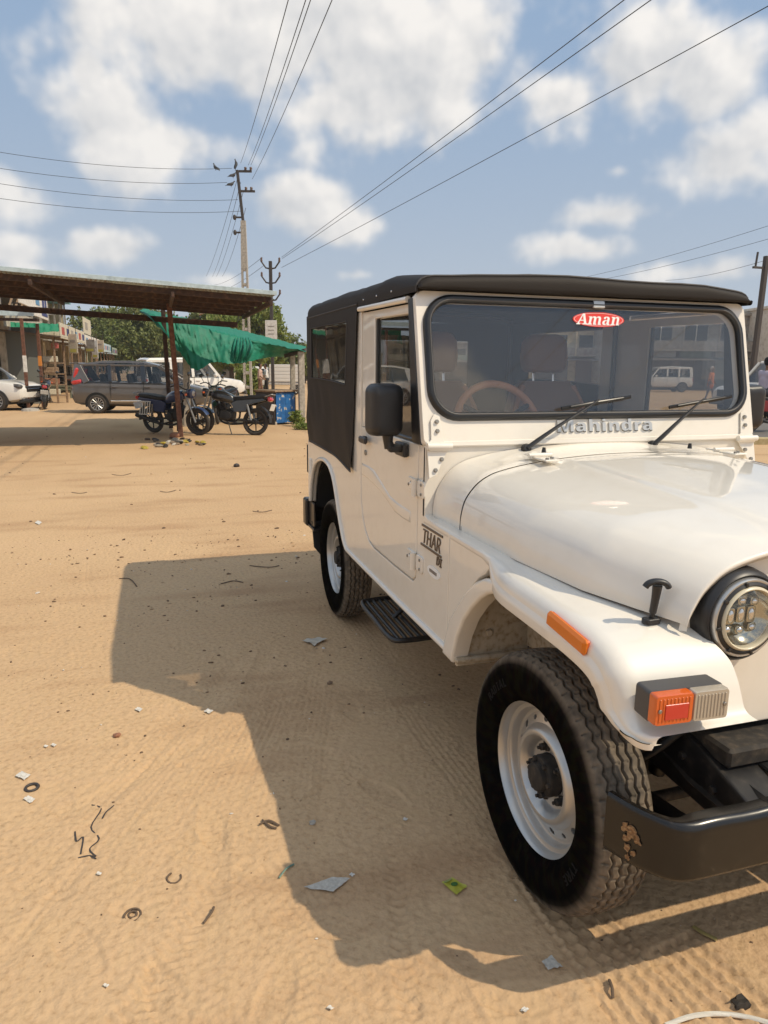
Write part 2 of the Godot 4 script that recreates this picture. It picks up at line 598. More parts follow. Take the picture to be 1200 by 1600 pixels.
func sky_image() -> ImageTexture:
	var W := 2048
	var H := 1024
	# clouds of the photograph: pixel centre, pixel radii, weight
	var spots := [[430, 60, 270, 110, 1.15], [610, 110, 230, 105, 1.2], [300, 30, 190, 85, 1.05], [740, 85, 85, 60, 0.95], [520, 165, 170, 60, 0.9],
		[180, 195, 100, 85, 1.0], [140, 120, 34, 55, 0.85], [270, 225, 150, 50, 0.95],
		[10, 305, 75, 48, 0.9], [10, 390, 70, 38, 0.7], [165, 385, 75, 32, 0.85],
		[465, 322, 90, 45, 1.05], [535, 352, 85, 38, 0.95], [880, 160, 95, 70, 1.05], [1000, 105, 95, 85, 1.15], [1080, 125, 75, 65, 1.05],
		[1130, 250, 105, 58, 1.0], [1190, 215, 60, 50, 0.9], [955, 335, 95, 32, 0.9], [910, 388, 95, 30, 0.95], [965, 268, 45, 18, 0.55], [1090, 425, 150, 28, 0.75],
		[340, 440, 90, 22, 0.5], [560, 430, 120, 20, 0.45], [30, 420, 100, 22, 0.5]]
	var blobs := []
	for s in spots:
		var d := cray(s[0], s[1]).normalized()
		blobs.append([atan2(d.x, -d.z), asin(d.y), s[2] / FPX * 0.95, s[3] / FPX * 0.9, s[4]])
	var f1 := FastNoiseLite.new()
	f1.seed = 11
	f1.noise_type = FastNoiseLite.TYPE_SIMPLEX_SMOOTH
	f1.frequency = 5.0
	f1.fractal_type = FastNoiseLite.FRACTAL_FBM
	f1.fractal_octaves = 6
	f1.fractal_gain = 0.52
	var f3 := FastNoiseLite.new()
	f3.seed = 29
	f3.frequency = 17.0
	f3.noise_type = FastNoiseLite.TYPE_SIMPLEX_SMOOTH
	f3.fractal_type = FastNoiseLite.FRACTAL_FBM
	f3.fractal_octaves = 5
	f3.fractal_gain = 0.58
	var f2 := FastNoiseLite.new()
	f2.seed = 4
	f2.frequency = 2.1
	f2.noise_type = FastNoiseLite.TYPE_SIMPLEX_SMOOTH
	f2.fractal_type = FastNoiseLite.FRACTAL_FBM
	f2.fractal_octaves = 3
	var sun := Vector3(1.24, 1.83, 0.87).normalized()
	var px := PackedFloat32Array()
	px.resize(W * H * 3)
	var az0 := deg_to_rad(17.43)
	for y in H:
		var el := PI * (0.5 - (y + 0.5) / H)
		var ce := cos(el)
		var se := sin(el)
		var near := []
		for b in blobs:
			if absf(el - b[1]) < b[3] * 2.2 + 0.05: near.append(b)
		for x in W:
			var i := (y * W + x) * 3
			if el < -0.03:
				px[i] = 0.32; px[i + 1] = 0.25; px[i + 2] = 0.17
				continue
			var az := TAU * (x + 0.5) / W
			var d := Vector3(sin(az) * ce, se, -cos(az) * ce)
			var up := maxf(0.0, se)
			var hz := pow(1.0 - up, 3.2)
			var c := Vector3(0.20, 0.315, 0.49).lerp(Vector3(0.46, 0.50, 0.54), hz)
			var rel := wrapf(az - az0, -PI, PI)
			var inside := (1.0 - smoothstep(0.50, 0.68, absf(rel))) * (1.0 - smoothstep(0.62, 0.80, el))
			var n := f1.get_noise_3dv(d)
			var m3 := f3.get_noise_3dv(d)
			n += m3 * 0.42
			var v := -0.55
			var rise := 0.0
			if inside > 0.0:
				for b in near:
					var dx: float = wrapf(az - b[0], -PI, PI) * ce / b[2]
					if absf(dx) > 2.2: continue
					var dy: float = (el - b[1]) / b[3]
					var q: float = b[4] * 0.62 - sqrt(dx * dx + dy * dy) * 0.62
					if q > v:
						v = q
						rise = dy
			if inside < 1.0:
				var g := f2.get_noise_3dv(d * Vector3(1, 1.8, 1)) * 1.25 + 0.12
				v = lerpf(g - 0.05, v, inside)
				rise = lerpf(f2.get_noise_3dv(d + Vector3(0, 0.12, 0)) * -2.0, rise, inside)
			var dens := smoothstep(-0.08, 0.38, v + n * 0.56)
			dens *= smoothstep(-0.02, 0.08, el)
			if dens > 0.0:
				var n2 := f1.get_noise_3dv(d + sun * 0.03) + f3.get_noise_3dv(d + sun * 0.012) * 0.42
				var lit := clampf(0.70 + (n - n2) * 1.1 + rise * 0.18 - 0.16 * dens * smoothstep(0.15, 0.6, v), 0.0, 1.0)
				var cc := Vector3(0.52, 0.525, 0.535).lerp(Vector3(0.84, 0.80, 0.75), lit)
				cc = cc.lerp(Vector3(0.53, 0.55, 0.58), hz * 0.45)
				c = c.lerp(cc, dens * 0.93)
			c *= 1.0 + 0.55 * pow(maxf(0.0, d.dot(sun)), 3.0)     # the air is brighter round the sun
			px[i] = c.x; px[i + 1] = c.y; px[i + 2] = c.z
	var im := Image.create_from_data(W, H, false, Image.FORMAT_RGBF, px.to_byte_array())
	return ImageTexture.create_from_image(im)

# ================================================================ ground
var xs := PackedFloat32Array()
var zs := PackedFloat32Array()
var HT := PackedFloat32Array()
func axis_steps(lo: float, hi: float, step: float, near_grow: float, far: float) -> PackedFloat32Array:
	var a := PackedFloat32Array()
	var x := lo
	var out := []
	var s := step
	while x > -far:
		s *= near_grow if s < 0.12 else 1.12
		x -= s
		out.append(x)
	out.reverse()
	for v in out: a.append(v)
	x = lo
	while x < hi:
		a.append(x)
		x += step
	s = step
	while x < far:
		a.append(x)
		s *= 1.03 if s < 0.1 else 1.15
		x += s
	a.append(far)
	return a
func find(a: PackedFloat32Array, v: float) -> int: return clampi(a.bsearch(v), 0, a.size() - 1)
# a strip pressed into the sand along a path; pattern(u across, s along) gives the height
func press_path(pts: Array, hw: float, pattern: Callable):
	var s0 := 0.0
	for i in pts.size() - 1:
		var a: Vector2 = pts[i]
		var b: Vector2 = pts[i + 1]
		var l := a.distance_to(b)
		var d := (b - a) / l
		var x0 := find(xs, minf(a.x, b.x) - hw * 1.3)
		var x1 := find(xs, maxf(a.x, b.x) + hw * 1.3)
		var z0 := find(zs, minf(a.y, b.y) - hw * 1.3)
		var z1 := find(zs, maxf(a.y, b.y) + hw * 1.3)
		for r in range(z0, z1):
			for c in range(x0, x1):
				var p := Vector2(xs[c], zs[r]) - a
				var s := p.dot(d)
				if s < 0.0 or s >= l: continue
				var u := p.dot(Vector2(-d.y, d.x))
				if absf(u) > hw: continue
				var e := 1.0 - smoothstep(hw * 0.82, hw, absf(u))
				HT[r * xs.size() + c] += pattern.call(u, s0 + s) * e
		s0 += l
var wornp := FastNoiseLite.new()
func press_shoe(cx: float, cz: float, ang: float, len: float, w: float, rib: float, depth: float):
	wornp.seed = 3
	wornp.frequency = 7.0
	var d := Vector2(cos(ang), sin(ang))
	var x0 := find(xs, cx - len)
	var x1 := find(xs, cx + len)
	var z0 := find(zs, cz - len)
	var z1 := find(zs, cz + len)
	for r in range(z0, z1):
		for c in range(x0, x1):
			var p := Vector2(xs[c] - cx, zs[r] - cz)
			var s := p.dot(d)
			var u := p.dot(Vector2(-d.y, d.x))
			var waist := w * (0.82 + 0.18 * cos(s / len * TAU * 1.1))
			var q := sqrt(pow(s / len * 2.0, 4.0) + pow(u / waist * 2.0, 4.0))
			if q > 1.6: continue
			var inn := 1.0 - smoothstep(0.8, 1.02, q)
			var rim := smoothstep(0.85, 1.05, q) * (1.0 - smoothstep(1.05, 1.6, q))
			var keep := smoothstep(-0.35, 0.45, wornp.get_noise_2d(xs[c], zs[r]))     # blown over and trodden in places
			HT[r * xs.size() + c] += (-depth * inn + depth * 0.4 * rim) * (0.35 + 0.65 * keep) + keep * inn * depth * 0.4 * clampf(sin(s / rib * TAU + absf(u) * 45.0) * 2.2, -1.0, 1.0)

func build_ground():
	xs = axis_steps(-2.35, 0.15, 0.0072, 1.035, 600.0)
	zs = axis_steps(-0.95, 0.66, 0.0072, 1.0125, 600.0)
	var C := xs.size()
	var R := zs.size()
	HT.resize(C * R)
	HT.fill(0.0)
	var tread := func(u: float, s: float) -> float:
		var zig := absf(fposmod(s / 0.044, 1.0) * 2.0 - 1.0) - 0.5
		var g := cos((u + zig * 0.012) / 0.043 * TAU)
		var lug := 0.0022 if absf(u) > 0.075 and fposmod(s / 0.022, 1.0) > 0.5 else 0.0
		return -0.011 + 0.0088 * smoothstep(0.42, 0.66, g) + lug
	var faint := func(u: float, s: float) -> float:
		return (-0.0028 + 0.0017 * cos(u / 0.024 * TAU + 0.8 * sin(s * 9.0))) * (0.45 + 0.55 * sin(s * 3.1 + u * 8.0))
	var bike := func(u: float, s: float) -> float:
		return (0.55 + 0.45 * sin(s * 4.3)) * -0.0045 * (1.0 - u * u / 0.0025) + (0.5 + 0.5 * sin(s * 2.7)) * 0.0026 * signf(sin(s / 0.03 * TAU + absf(u) * 120.0))
	# the jeep's own track in front of its wheel, and older tracks
	press_path([Vector2(-0.62, -0.05), Vector2(-0.62, 0.35), Vector2(-0.60, 0.8), Vector2(-0.56, 1.5), Vector2(-0.5, 2.4)], 0.115, tread)
	press_path([Vector2(-0.62, 0.0), Vector2(-0.63, -1.0), Vector2(-0.63, -2.4)], 0.10, faint)
	press_path([Vector2(-0.44, 0.3), Vector2(-0.36, 0.8), Vector2(-0.2, 1.4)], 0.10, tread)
	for k in 6:
		var o: float = [0.0, 0.13, 0.36, 0.62, 0.84, -0.28][k]
		press_path([Vector2(-2.05 - o, 1.3), Vector2(-1.80 - o * 0.9, 0.4), Vector2(-1.42 - o * 0.7, -0.7), Vector2(-0.95 - o * 0.4, -2.0)], 0.085, faint)
	press_path([Vector2(-1.62, 1.15), Vector2(-1.42, 0.45), Vector2(-1.30, -0.2), Vector2(-1.05, -1.0)], 0.05, bike)
	press_path([Vector2(-2.9, 0.5), Vector2(-2.2, -0.6), Vector2(-1.2, -1.4)], 0.05, bike)
	press_path([Vector2(-3.2, -2.0), Vector2(-1.9, -2.5), Vector2(-1.0, -3.6)], 0.09, faint)
	press_path([Vector2(-1.55, -4.4), Vector2(-1.62, -3.6), Vector2(-1.35, -3.1)], 0.10, faint)
	press_path([Vector2(-2.4, -6.0), Vector2(-2.45, -5.2), Vector2(-2.1, -4.4), Vector2(-1.95, -4.0)], 0.10, faint)
	for f in [[500, 1445, 0.5, 0.27], [945, 1590, 0.2, 0.25], [700, 1555, 1.2, 0.26], [330, 1290, 1.5, 0.27], [590, 1545, 0.9, 0.25], [420, 1370, 0.9, 0.25], [430, 1560, 2.0, 0.26], [240, 1420, 0.3, 0.25], [120, 1480, 1.0, 0.26], [330, 1190, 0.2, 0.26], [60, 1380, 0.7, 0.27], [820, 1560, 0.3, 0.25], [260, 1560, 1.3, 0.26], [600, 1240, 1.1, 0.25], [470, 1170, 0.4, 0.25], [300, 1010, 0.4, 0.26], [90, 1250, 1.2, 0.25], [560, 1080, 0.2, 0.26]]:
		var p := gp(f[0], f[1])
		press_shoe(p.x, p.z, f[2], f[3], 0.098, 0.017 + 0.008 * fposmod(f[0] * 0.37, 1.0), 0.0052)
	# older, half-faded prints all over the near sand
	var pr := RandomNumberGenerator.new()
	pr.seed = 19
	for i in 70:
		var px := pr.randf_range(-3.0, -0.9)
		var pz := pr.randf_range(-3.2, 1.05)
		press_shoe(px, pz, pr.randf() * TAU, pr.randf_range(0.24, 0.29), pr.randf_range(0.085, 0.10), pr.randf_range(0.014, 0.026), pr.randf_range(0.0018, 0.0042))
	for i in 9:
		var a := pr.randf_range(0.9, 2.2)
		var px := pr.randf_range(-3.0, -0.8)
		var pz := pr.randf_range(-3.5, 0.9)
		var d := Vector2(cos(a), sin(a)) * pr.randf_range(0.4, 1.3)
		press_path([Vector2(px, pz) - d, Vector2(px, pz), Vector2(px, pz) + d.rotated(pr.randf_range(-0.2, 0.2))], pr.randf_range(0.03, 0.075), bike if i % 2 else faint)
	# sand: soft swells, scuffs, crumbs
	var n1 := FastNoiseLite.new()
	n1.seed = 31; n1.frequency = 0.55; n1.fractal_octaves = 3
	var n2 := FastNoiseLite.new()
	n2.seed = 32; n2.frequency = 5.2; n2.fractal_octaves = 4
	var n3 := FastNoiseLite.new()
	n3.seed = 33; n3.frequency = 26.0; n3.fractal_octaves = 3
	var n4 := FastNoiseLite.new()
	n4.seed = 34; n4.frequency = 1.7; n4.fractal_octaves = 2
	var n5 := FastNoiseLite.new()
	n5.seed = 35; n5.frequency = 0.9; n5.fractal_octaves = 5
	var g := []
	var cols := []
	for r in R:
		var z := zs[r]
		var row := PackedVector3Array()
		var crow := PackedColorArray()
		row.resize(C); crow.resize(C)
		for c in C:
			var x := xs[c]
			var far := maxf(absf(x), absf(z))
			var y := gh(x, z)
			var fine := 1.0 - smoothstep(3.0, 9.0, far)
			var loose := smoothstep(-0.15, 0.35, n4.get_noise_2d(x, z))
			if far < 40.0:
				y += n1.get_noise_2d(x, z) * 0.016 * smoothstep(1.5, 6.0, far) + n2.get_noise_2d(x, z) * (0.0012 + 0.0024 * loose)
			if fine > 0.0:
				y += n3.get_noise_2d(x, z) * (0.0008 + 0.0020 * loose) * fine + HT[r * C + c]
			row[c] = Vector3(x, y, z)
			HT[r * C + c] = y
			var t := n5.get_noise_2d(x * 0.35 + 40.0, z * 0.35)
			var s := n5.get_noise_2d(x * 0.5, z * 2.2 - 30.0)
			var base := Color(0.575, 0.392, 0.225)
			base = base.lerp(Color(0.52, 0.345, 0.195), clampf(0.45 + t * 1.3, 0, 1) * 0.75)
			base = base.lerp(Color(0.40, 0.245, 0.135), clampf(s * 2.2 - 0.25, 0, 1) * 0.65)
			crow[c] = base
		g.append(row)
		cols.append(crow)
	var m := StandardMaterial3D.new()
	var im := noise_image(41, 0.035, 2048, 6)
	m.albedo_texture = ramp_tex(im, [[0.0, Color(0.66, 0.62, 0.58)], [0.28, Color(0.88, 0.865, 0.85)], [0.45, Color(0.95, 0.945, 0.94)], [0.62, Color(0.985, 0.985, 0.985)], [1.0, Color(1, 1, 1)]])
	m.vertex_color_use_as_albedo = true
	m.roughness = 0.95
	m.metallic_specular = 0.2
	relief(m, noise_image(42, 0.026, 2048, 7), 0.46)
	tri_map(m, 0.47)
	struct(put("ground", grid_mesh(g, false, false, cols, true), m))

# ================================================================ the jeep
func P2(a: Array) -> PackedVector2Array:
	var r := PackedVector2Array()
	for p in a: r.append(Vector2(p[0], p[1]))
	return r
func pair(called: String, m: Material, parent: Node, crease := 38.0) -> Array:   # what is in T, and its mirror image
	var a := T
	var r := obj(called, m, parent, crease)
	T = mirrored(a)
	var l := obj(called, m, parent, crease)
	return [r, l]

const HOOD_REAR := [[0.701, 0.937], [0.701, 0.965], [0.699, 0.991], [0.688, 1.036], [0.665, 1.073], [0.633, 1.105], [0.592, 1.128], [0.551, 1.141], [0.48, 1.156], [0.40, 1.168], [0.318, 1.1765], [0.292, 1.179], [0.2, 1.185], [0.1, 1.189], [0.0, 1.190]]
const HOOD_FRONT := [[0.557, 0.925], [0.553, 0.948], [0.542, 0.972], [0.524, 1.002], [0.500, 1.026], [0.471, 1.047], [0.440, 1.061], [0.405, 1.071], [0.36, 1.081], [0.305, 1.0885], [0.279, 1.0915], [0.21, 1.096], [0.15, 1.100], [0.075, 1.103], [0.0, 1.104]]
func hood_ring(z: float) -> Array:
	var kw := lerp_table([Vector2(-0.6, 0.0), Vector2(-0.2, 0.07), Vector2(0.09, 0.30), Vector2(0.25, 0.68), Vector2(0.365, 1.0)], z)
	var kh := lerp_table([Vector2(-0.6, 0.0), Vector2(0.1, 0.42), Vector2(0.28, 0.72), Vector2(0.365, 1.0)], z)
	var half := []
	for i in HOOD_REAR.size():
		var x := lerpf(HOOD_REAR[i][0], HOOD_FRONT[i][0], kw)
		var y := lerpf(HOOD_REAR[i][1], HOOD_FRONT[i][1], kh)
		var up := (1.0 if i >= 11 else 0.0) * smoothstep(-0.56, -0.47, z)
		half.append(Vector3(x, y + up * 0.011, z))
	return half
func hood_mesh_rings(zlist: Array, inner := 0.0) -> Array:
	var g := []
	for z in zlist:
		var h := []
		var dense := []
		var src := hood_ring(z)
		for i in src.size() - 1:
			for k in 3: dense.append(src[i].lerp(src[i + 1], k / 3.0))
		dense.append(src[src.size() - 1])
		var cv := curve(src, 3)
		for p in cv: h.append(V(-p.x, p.y - inner, p.z))
		for i in range(cv.size() - 2, -1, -1): h.append(V(cv[i].x, cv[i].y - inner, cv[i].z))
		g.append(h)
	return g

func ws() -> Transform3D:                # windscreen plane: u across, v up along it, w out of it
	var v := Vector3(0, 0.575, -0.14).normalized()
	return Transform3D(Vector3(1, 0, 0), v, Vector3(1, 0, 0).cross(v), Vector3(0, 1.20, -0.83))

func tyre_mesh() -> ArrayMesh:
	# across the tyre: (offset along the axle, radius); + is outside
	var prof := []
	var side := [[0.078, 0.214], [0.086, 0.222], [0.095, 0.232], [0.099, 0.238], [0.1045, 0.252], [0.1085, 0.270], [0.1100, 0.288], [0.1085, 0.306], [0.1045, 0.322], [0.0995, 0.334], [0.0945, 0.342]]
	for p in side: prof.append(Vector2(p[0] * 0.79, p[1]))
	for i in 91:
		var x := 0.071 - 0.142 * i / 90.0
		prof.append(Vector2(x, 0.358 - 1.4 * x * x - 0.006 * smoothstep(0.055, 0.071, absf(x))))
	for i in range(side.size() - 1, -1, -1): prof.append(Vector2(-side[i][0] * 0.79, side[i][1]))
	var N := 640
	var g := []
	var cols := []
	var dust := FastNoiseLite.new()
	dust.seed = 5
	dust.frequency = 9.0
	for k in N:
		var t := TAU * k / N
		var row := PackedVector3Array()
		var crow := PackedColorArray()
		var s := t * 0.36
		var per := TAU * 0.36 / 56.0
		var ph := fposmod(s / per, 1.0)
		var zig := (absf(ph * 2.0 - 1.0) - 0.5) * 2.0
		for p in prof:
			var r: float = p.y
			var x: float = p.x
			var ax := absf(x)
			if r > 0.336 and ax < 0.0745:
				var d := 0.0
				for gx in [-0.050, -0.025, 0.0, 0.025, 0.050]:
					var w := absf(x - gx - zig * 0.0042)
					d = maxf(d, 1.0 - smoothstep(0.0024, 0.0038, w))
				if ax > 0.054:
					d = maxf(d, (1.0 - smoothstep(0.0012, 0.0026, absf(ph - 0.5) * per)) * 0.6 * smoothstep(0.055, 0.062, ax))
				elif ax > 0.030 and ax < 0.045:
					var q := fposmod(ph + (0.25 if x > 0 else 0.7), 1.0)
					d = maxf(d, (1.0 - smoothstep(0.0010, 0.0026, absf(q - 0.5) * per)) * 0.4)
				elif ax > 0.006 and ax < 0.019:
					var q2 := fposmod(ph + 0.1, 1.0)
					d = maxf(d, (1.0 - smoothstep(0.0010, 0.0026, absf(q2 - 0.5) * per)) * 0.4)
				r -= d * 0.0105
			elif r > 0.318 and r <= 0.342:
				r -= 0.0012 * (1.0 - smoothstep(0.001, 0.003, absf(ph - 0.5) * per))
			elif absf(r - 0.252) < 0.003: x += signf(x) * 0.002
			row.append(Vector3(x, cos(t) * r, sin(t) * r))
			var du := clampf(0.5 + dust.get_noise_3d(x * 3.0, cos(t) * r * 3.0, sin(t) * r * 3.0) * 1.2, 0, 1)
			var tr := smoothstep(0.318, 0.345, p.y)
			var c := Color(0.005, 0.0048, 0.0047).lerp(Color(0.011, 0.0095, 0.008), du)
			c = c.lerp(Color(0.105, 0.088, 0.070).lerp(Color(0.20, 0.163, 0.122), du), tr)
			crow.append(c)
		g.append(row)
		cols.append(crow)
	return grid_mesh(g, true, false, cols, false)

func rim_parts(parent: Node3D):          # axle along local x, outside is +x; face plane at x = 0.085
	var AX := Transform3D(Vector3(0, 1, 0), Vector3(0, 0, 1), Vector3(1, 0, 0), V(-0.023, 0, 0))
	t0()
	s_lathe([Vector2(0.214, 0.072), Vector2(0.224, 0.074), Vector2(0.2265, 0.080), Vector2(0.2255, 0.086), Vector2(0.220, 0.087), Vector2(0.214, 0.082), Vector2(0.209, 0.072), Vector2(0.2065, 0.062), Vector2(0.2050, 0.056), Vector2(0.1985, 0.053),
		Vector2(0.1935, 0.052), Vector2(0.1905, 0.046), Vector2(0.1885, 0.034), Vector2(0.186, 0.029), Vector2(0.181, 0.027), Vector2(0.176, 0.027)], AX, 72)
	obj("barrel", M.silver, parent, 32)
	t0()   # disc: outer band with vent holes, raised ring, dished centre
	var st := T.size()
	var holes := 16
	for k in holes:
		var a0 := TAU * k / holes
		var a1 := TAU * (k + 1) / holes
		var am := (a0 + a1) * 0.5
		var outer := []
		var inner := []
		var deep := []
		for i in 16:
			var t := TAU * i / 16.0
			var cx := cos(t)
			var cy := sin(t)
			var sq: float = 1.0 / maxf(absf(cx), absf(cy))
			var a: float = am + (a1 - a0) * 0.5 * cx * sq
			var r: float = 0.162 + 0.015 * cy * sq
			outer.append(AX * V(cos(a) * r, sin(a) * r, 0.027 + (0.177 - r) * 0.35))
			var big: float = 1.0 if k % 2 == 0 else 0.0
			var ah: float = am + cx * (0.075 if big > 0 else 0.055)
			var rh := 0.163 + cy * (0.0095 if big > 0 else 0.0075)
			inner.append(AX * V(cos(ah) * rh, sin(ah) * rh, 0.027 + (0.177 - rh) * 0.35))
			deep.append(AX * V(cos(ah) * rh, sin(ah) * rh, 0.012))
		for i in 16:
			var j := (i + 1) % 16
			quad(outer[i], inner[i], inner[j], outer[j])
			quad(inner[i], deep[i], deep[j], inner[j])
	s_lathe([Vector2(0.147, 0.0375), Vector2(0.143, 0.043), Vector2(0.136, 0.054), Vector2(0.130, 0.060), Vector2(0.123, 0.062), Vector2(0.116, 0.060), Vector2(0.110, 0.052), Vector2(0.104, 0.040), Vector2(0.099, 0.031), Vector2(0.094, 0.027), Vector2(0.062, 0.026), Vector2(0.058, 0.022)], AX, 64)
	obj("disc", M.silver, parent, 32)
	t0()
	s_lathe([Vector2(0.182, 0.005), Vector2(0.0, 0.005)], AX, 32)
	s_lathe([Vector2(0.182, -0.02), Vector2(0.184, -0.10), Vector2(0.12, -0.11)], AX, 32)
	obj("drum", M.under, parent)
	t0()   # free wheeling hub: body with clipped corners and a nose
	s_lathe([Vector2(0.0, 0.082), Vector2(0.034, 0.082), Vector2(0.040, 0.078), Vector2(0.043, 0.064), Vector2(0.056, 0.062), Vector2(0.060, 0.056), Vector2(0.060, 0.020)], AX, 12)
	for k in 6:
		var t := TAU * (k + 0.5) / 6.0
		s_bolt(AX * V(cos(t) * 0.050, sin(t) * 0.050, 0.061), V(1, 0, 0), 0.0085, 0.010)
	obj("hub", M.under, parent)
	for k in 5:
		var t := TAU * k / 5.0 + 0.35
		t0()
		s_lathe([Vector2(0.0175, 0.0), Vector2(0.0165, 0.004), Vector2(0.0115, 0.006), Vector2(0.0115, 0.020), Vector2(0.008, 0.023), Vector2(0.0055, 0.023), Vector2(0.0055, 0.031), Vector2(0.0, 0.032)], AX * Transform3D(Basis.IDENTITY, V(cos(t) * 0.0795, sin(t) * 0.0795, 0.027)), 6)
		obj("lug_nut", M.under, parent)

func make_jeep():
	var j := thing("jeep", "cream white open-bodied jeep with black canvas top parked on sand", "jeep", V(XC, 0, 0))
	# ---------- side panels: door opening, rear arch, sill and B post in one sheet
	var poly := P2([[-0.600, 0.505], [-0.578, 0.56], [-0.535, 0.645], [-0.465, 0.725], [-0.405, 0.790], [-0.350, 0.840], [-0.300, 0.870], [-0.272, 0.895], [-0.268, 0.931],
		[-0.5, 0.934], [-0.80, 0.938], [-0.835, 0.945], [-0.838, 1.205], [-0.912, 1.205], [-0.914, 0.72], [-0.922, 0.675], [-0.955, 0.650], [-1.20, 0.646], [-1.50, 0.647], [-1.585, 0.660], [-1.650, 0.700], [-1.700, 0.760], [-1.728, 0.85], [-1.736, 0.96],
		[-1.737, 1.205], [-1.737, 1.742], [-1.94, 1.742], [-1.94, 0.995], [-2.5, 0.998], [-3.06, 0.998], [-3.062, 0.62], [-3.03, 0.588], [-2.985, 0.60], [-2.963, 0.68], [-2.925, 0.76], [-2.865, 0.835], [-2.775, 0.892], [-2.65, 0.922], [-2.528, 0.928],
		[-2.41, 0.908], [-2.31, 0.850], [-2.235, 0.755], [-2.165, 0.65], [-2.095, 0.565], [-2.04, 0.520], [-2.0, 0.507], [-1.3, 0.503]])
	t0()
	s_plate(poly, 0.715, 0.748, SIDE, 0.006)
	pair("side_panel", M.paint, j, 30)
	# rolled lip along sill and rear arch
	var lip := []
	for q in [[-0.575, 0.508], [-1.0, 0.505], [-1.5, 0.505], [-1.95, 0.507], [-2.03, 0.518], [-2.09, 0.560], [-2.165, 0.648], [-2.235, 0.753], [-2.31, 0.848], [-2.41, 0.906], [-2.528, 0.926], [-2.65, 0.920], [-2.775, 0.890], [-2.865, 0.833], [-2.925, 0.758], [-2.963, 0.678], [-2.985, 0.600]]:
		lip.append(V(-0.7475, q[1] + 0.004, q[0]))
	t0()
	s_tube(curve(lip, 4), 0.0135, 10, true)
	pair("sill_lip", M.paint, j, 60)
	# front corner bracket under the cowl, seam line plate
	t0()
	s_box(V(-0.749, 0.72, -0.588), V(0.004, 0.42, 0.010), 0.0015)
	obj("panel_seam", M.paint, j)
	# ---------- floor, firewall, tailgate, rear panel
	t0()
	s_box(V(0, 0.56, -1.45), V(1.42, 0.03, 1.25), 0.004)
	s_box(V(0, 0.80, -2.55), V(0.92, 0.03, 1.0), 0.004)
	s_box(V(0, 0.70, -2.07), V(0.92, 0.24, 0.03), 0.004)
	obj("floor_pan", M.paint_in, j)
	for s in [-1, 1]:
		t0()
		s_box(V(s * 0.59, 0.94, -2.52), V(0.26, 0.025, 1.06), 0.004)
		s_box(V(s * 0.46, 0.74, -2.52), V(0.025, 0.40, 1.06), 0.004)
		obj("wheel_box", M.paint_in, j)
	t0()
	s_box(V(0, 0.86, -0.868), V(1.42, 0.66, 0.02), 0.004)
	obj("firewall", M.paint_in, j)
	t0()
	s_box(V(0, 0.79, -3.055), V(1.43, 0.42, 0.025), 0.006)
	obj("tailgate", M.paint, j)
	t0()
	s_box(V(-0.7505, 0.83, -2.96), V(0.012, 0.115, 0.05), 0.004)
	pair("side_reflector", M.paint_in, j)
	t0()
	s_box(V(-0.71, 0.87, -3.085), V(0.075, 0.20, 0.05), 0.01)
	pair("tail_lamp", M.dark, j)
	# ---------- cowl: the hood's shape carried back to the windscreen
	var g := hood_mesh_rings([-0.612, -0.64, -0.68, -0.72])
	for q in [[-0.76, 0.004], [-0.80, 0.011], [-0.832, 0.018]]:
		var ring := []
		for p in g[0]:
			ring.append(V(p.x * (1.0 + q[1] * 1.2), p.y + q[1] * 0.85 * smoothstep(1.0, 1.15, p.y), q[0]))
		g.append(ring)
	put("cowl", grid_mesh(g), M.paint, j)
	t0()
	s_plate(P2([[-0.748, 0.94], [-0.748, 1.205], [0.748, 1.205], [0.748, 0.94]]), -0.855, -0.836, FRONT, 0.004)
	obj("cowl_face", M.paint, j)
	# seal strip in the gap between cowl and hood
	g = hood_mesh_rings([-0.6135, -0.596], 0.004)
	put("hood_gap_strip", grid_mesh(g), M.seal, j)
	# ---------- hood
	var zl := []
	for i in 30: zl.append(-0.602 + 0.952 * i / 29.0)
	zl.append_array([0.356, 0.361])
	g = hood_mesh_rings(zl)
	var a: Array = hood_mesh_rings([0.363], 0.004)[0]
	g.append(a)
	g.append(hood_mesh_rings([0.3625], 0.014)[0])
	g.append(hood_mesh_rings([0.345], 0.018)[0])
	g.push_front(hood_mesh_rings([-0.6045], 0.004)[0])
	g.push_front(hood_mesh_rings([-0.6045], 0.016)[0])
	var hood := put("hood", grid_mesh(g), M.paint, j)
	# hinges on the hood's rear edge
	for s in [-1, 1]:
		t0()
		var hx: float = 0.40 * s
		s_tube([V(hx - 0.045, 1.190, -0.612), V(hx + 0.045, 1.191 if s < 0 else 1.190, -0.612)], 0.0085, 10)
		s_box(V(hx, 1.182, -0.565), V(0.055, 0.006, 0.085), 0.002)
		s_box(V(hx, 1.186, -0.650), V(0.055, 0.006, 0.06), 0.002)
		obj("hinge", M.paint, hood)
		for q in [[-0.015, -0.535], [0.015, -0.555]]:
			t0()
			s_bolt(V(hx + q[0], 1.185, q[1]), V(0, 1, 0), 0.007, 0.006)
			obj("hinge_bolt", M.bolt, hood)
	for x in [-0.335, 0.315]:
		t0()
		s_lathe([Vector2(0.009, 0), Vector2(0.008, 0.008), Vector2(0.006, 0.02), Vector2(0, 0.021)], Transform3D(frame_of(V(0, 1, 0)), V(x, 1.186, -0.70)), 10)
		obj("washer_nozzle", M.plastic, j)
	# ---------- wings
	make_wing(j)
	# ---------- grille panel
	t0()
	var gpoly := [[0.0, 1.086], [-0.2, 1.078], [-0.34, 1.066], [-0.42, 1.052], [-0.465, 1.032], [-0.505, 1.000], [-0.528, 0.965], [-0.540, 0.925], [-0.525, 0.86], [-0.50, 0.76], [-0.49, 0.63]]
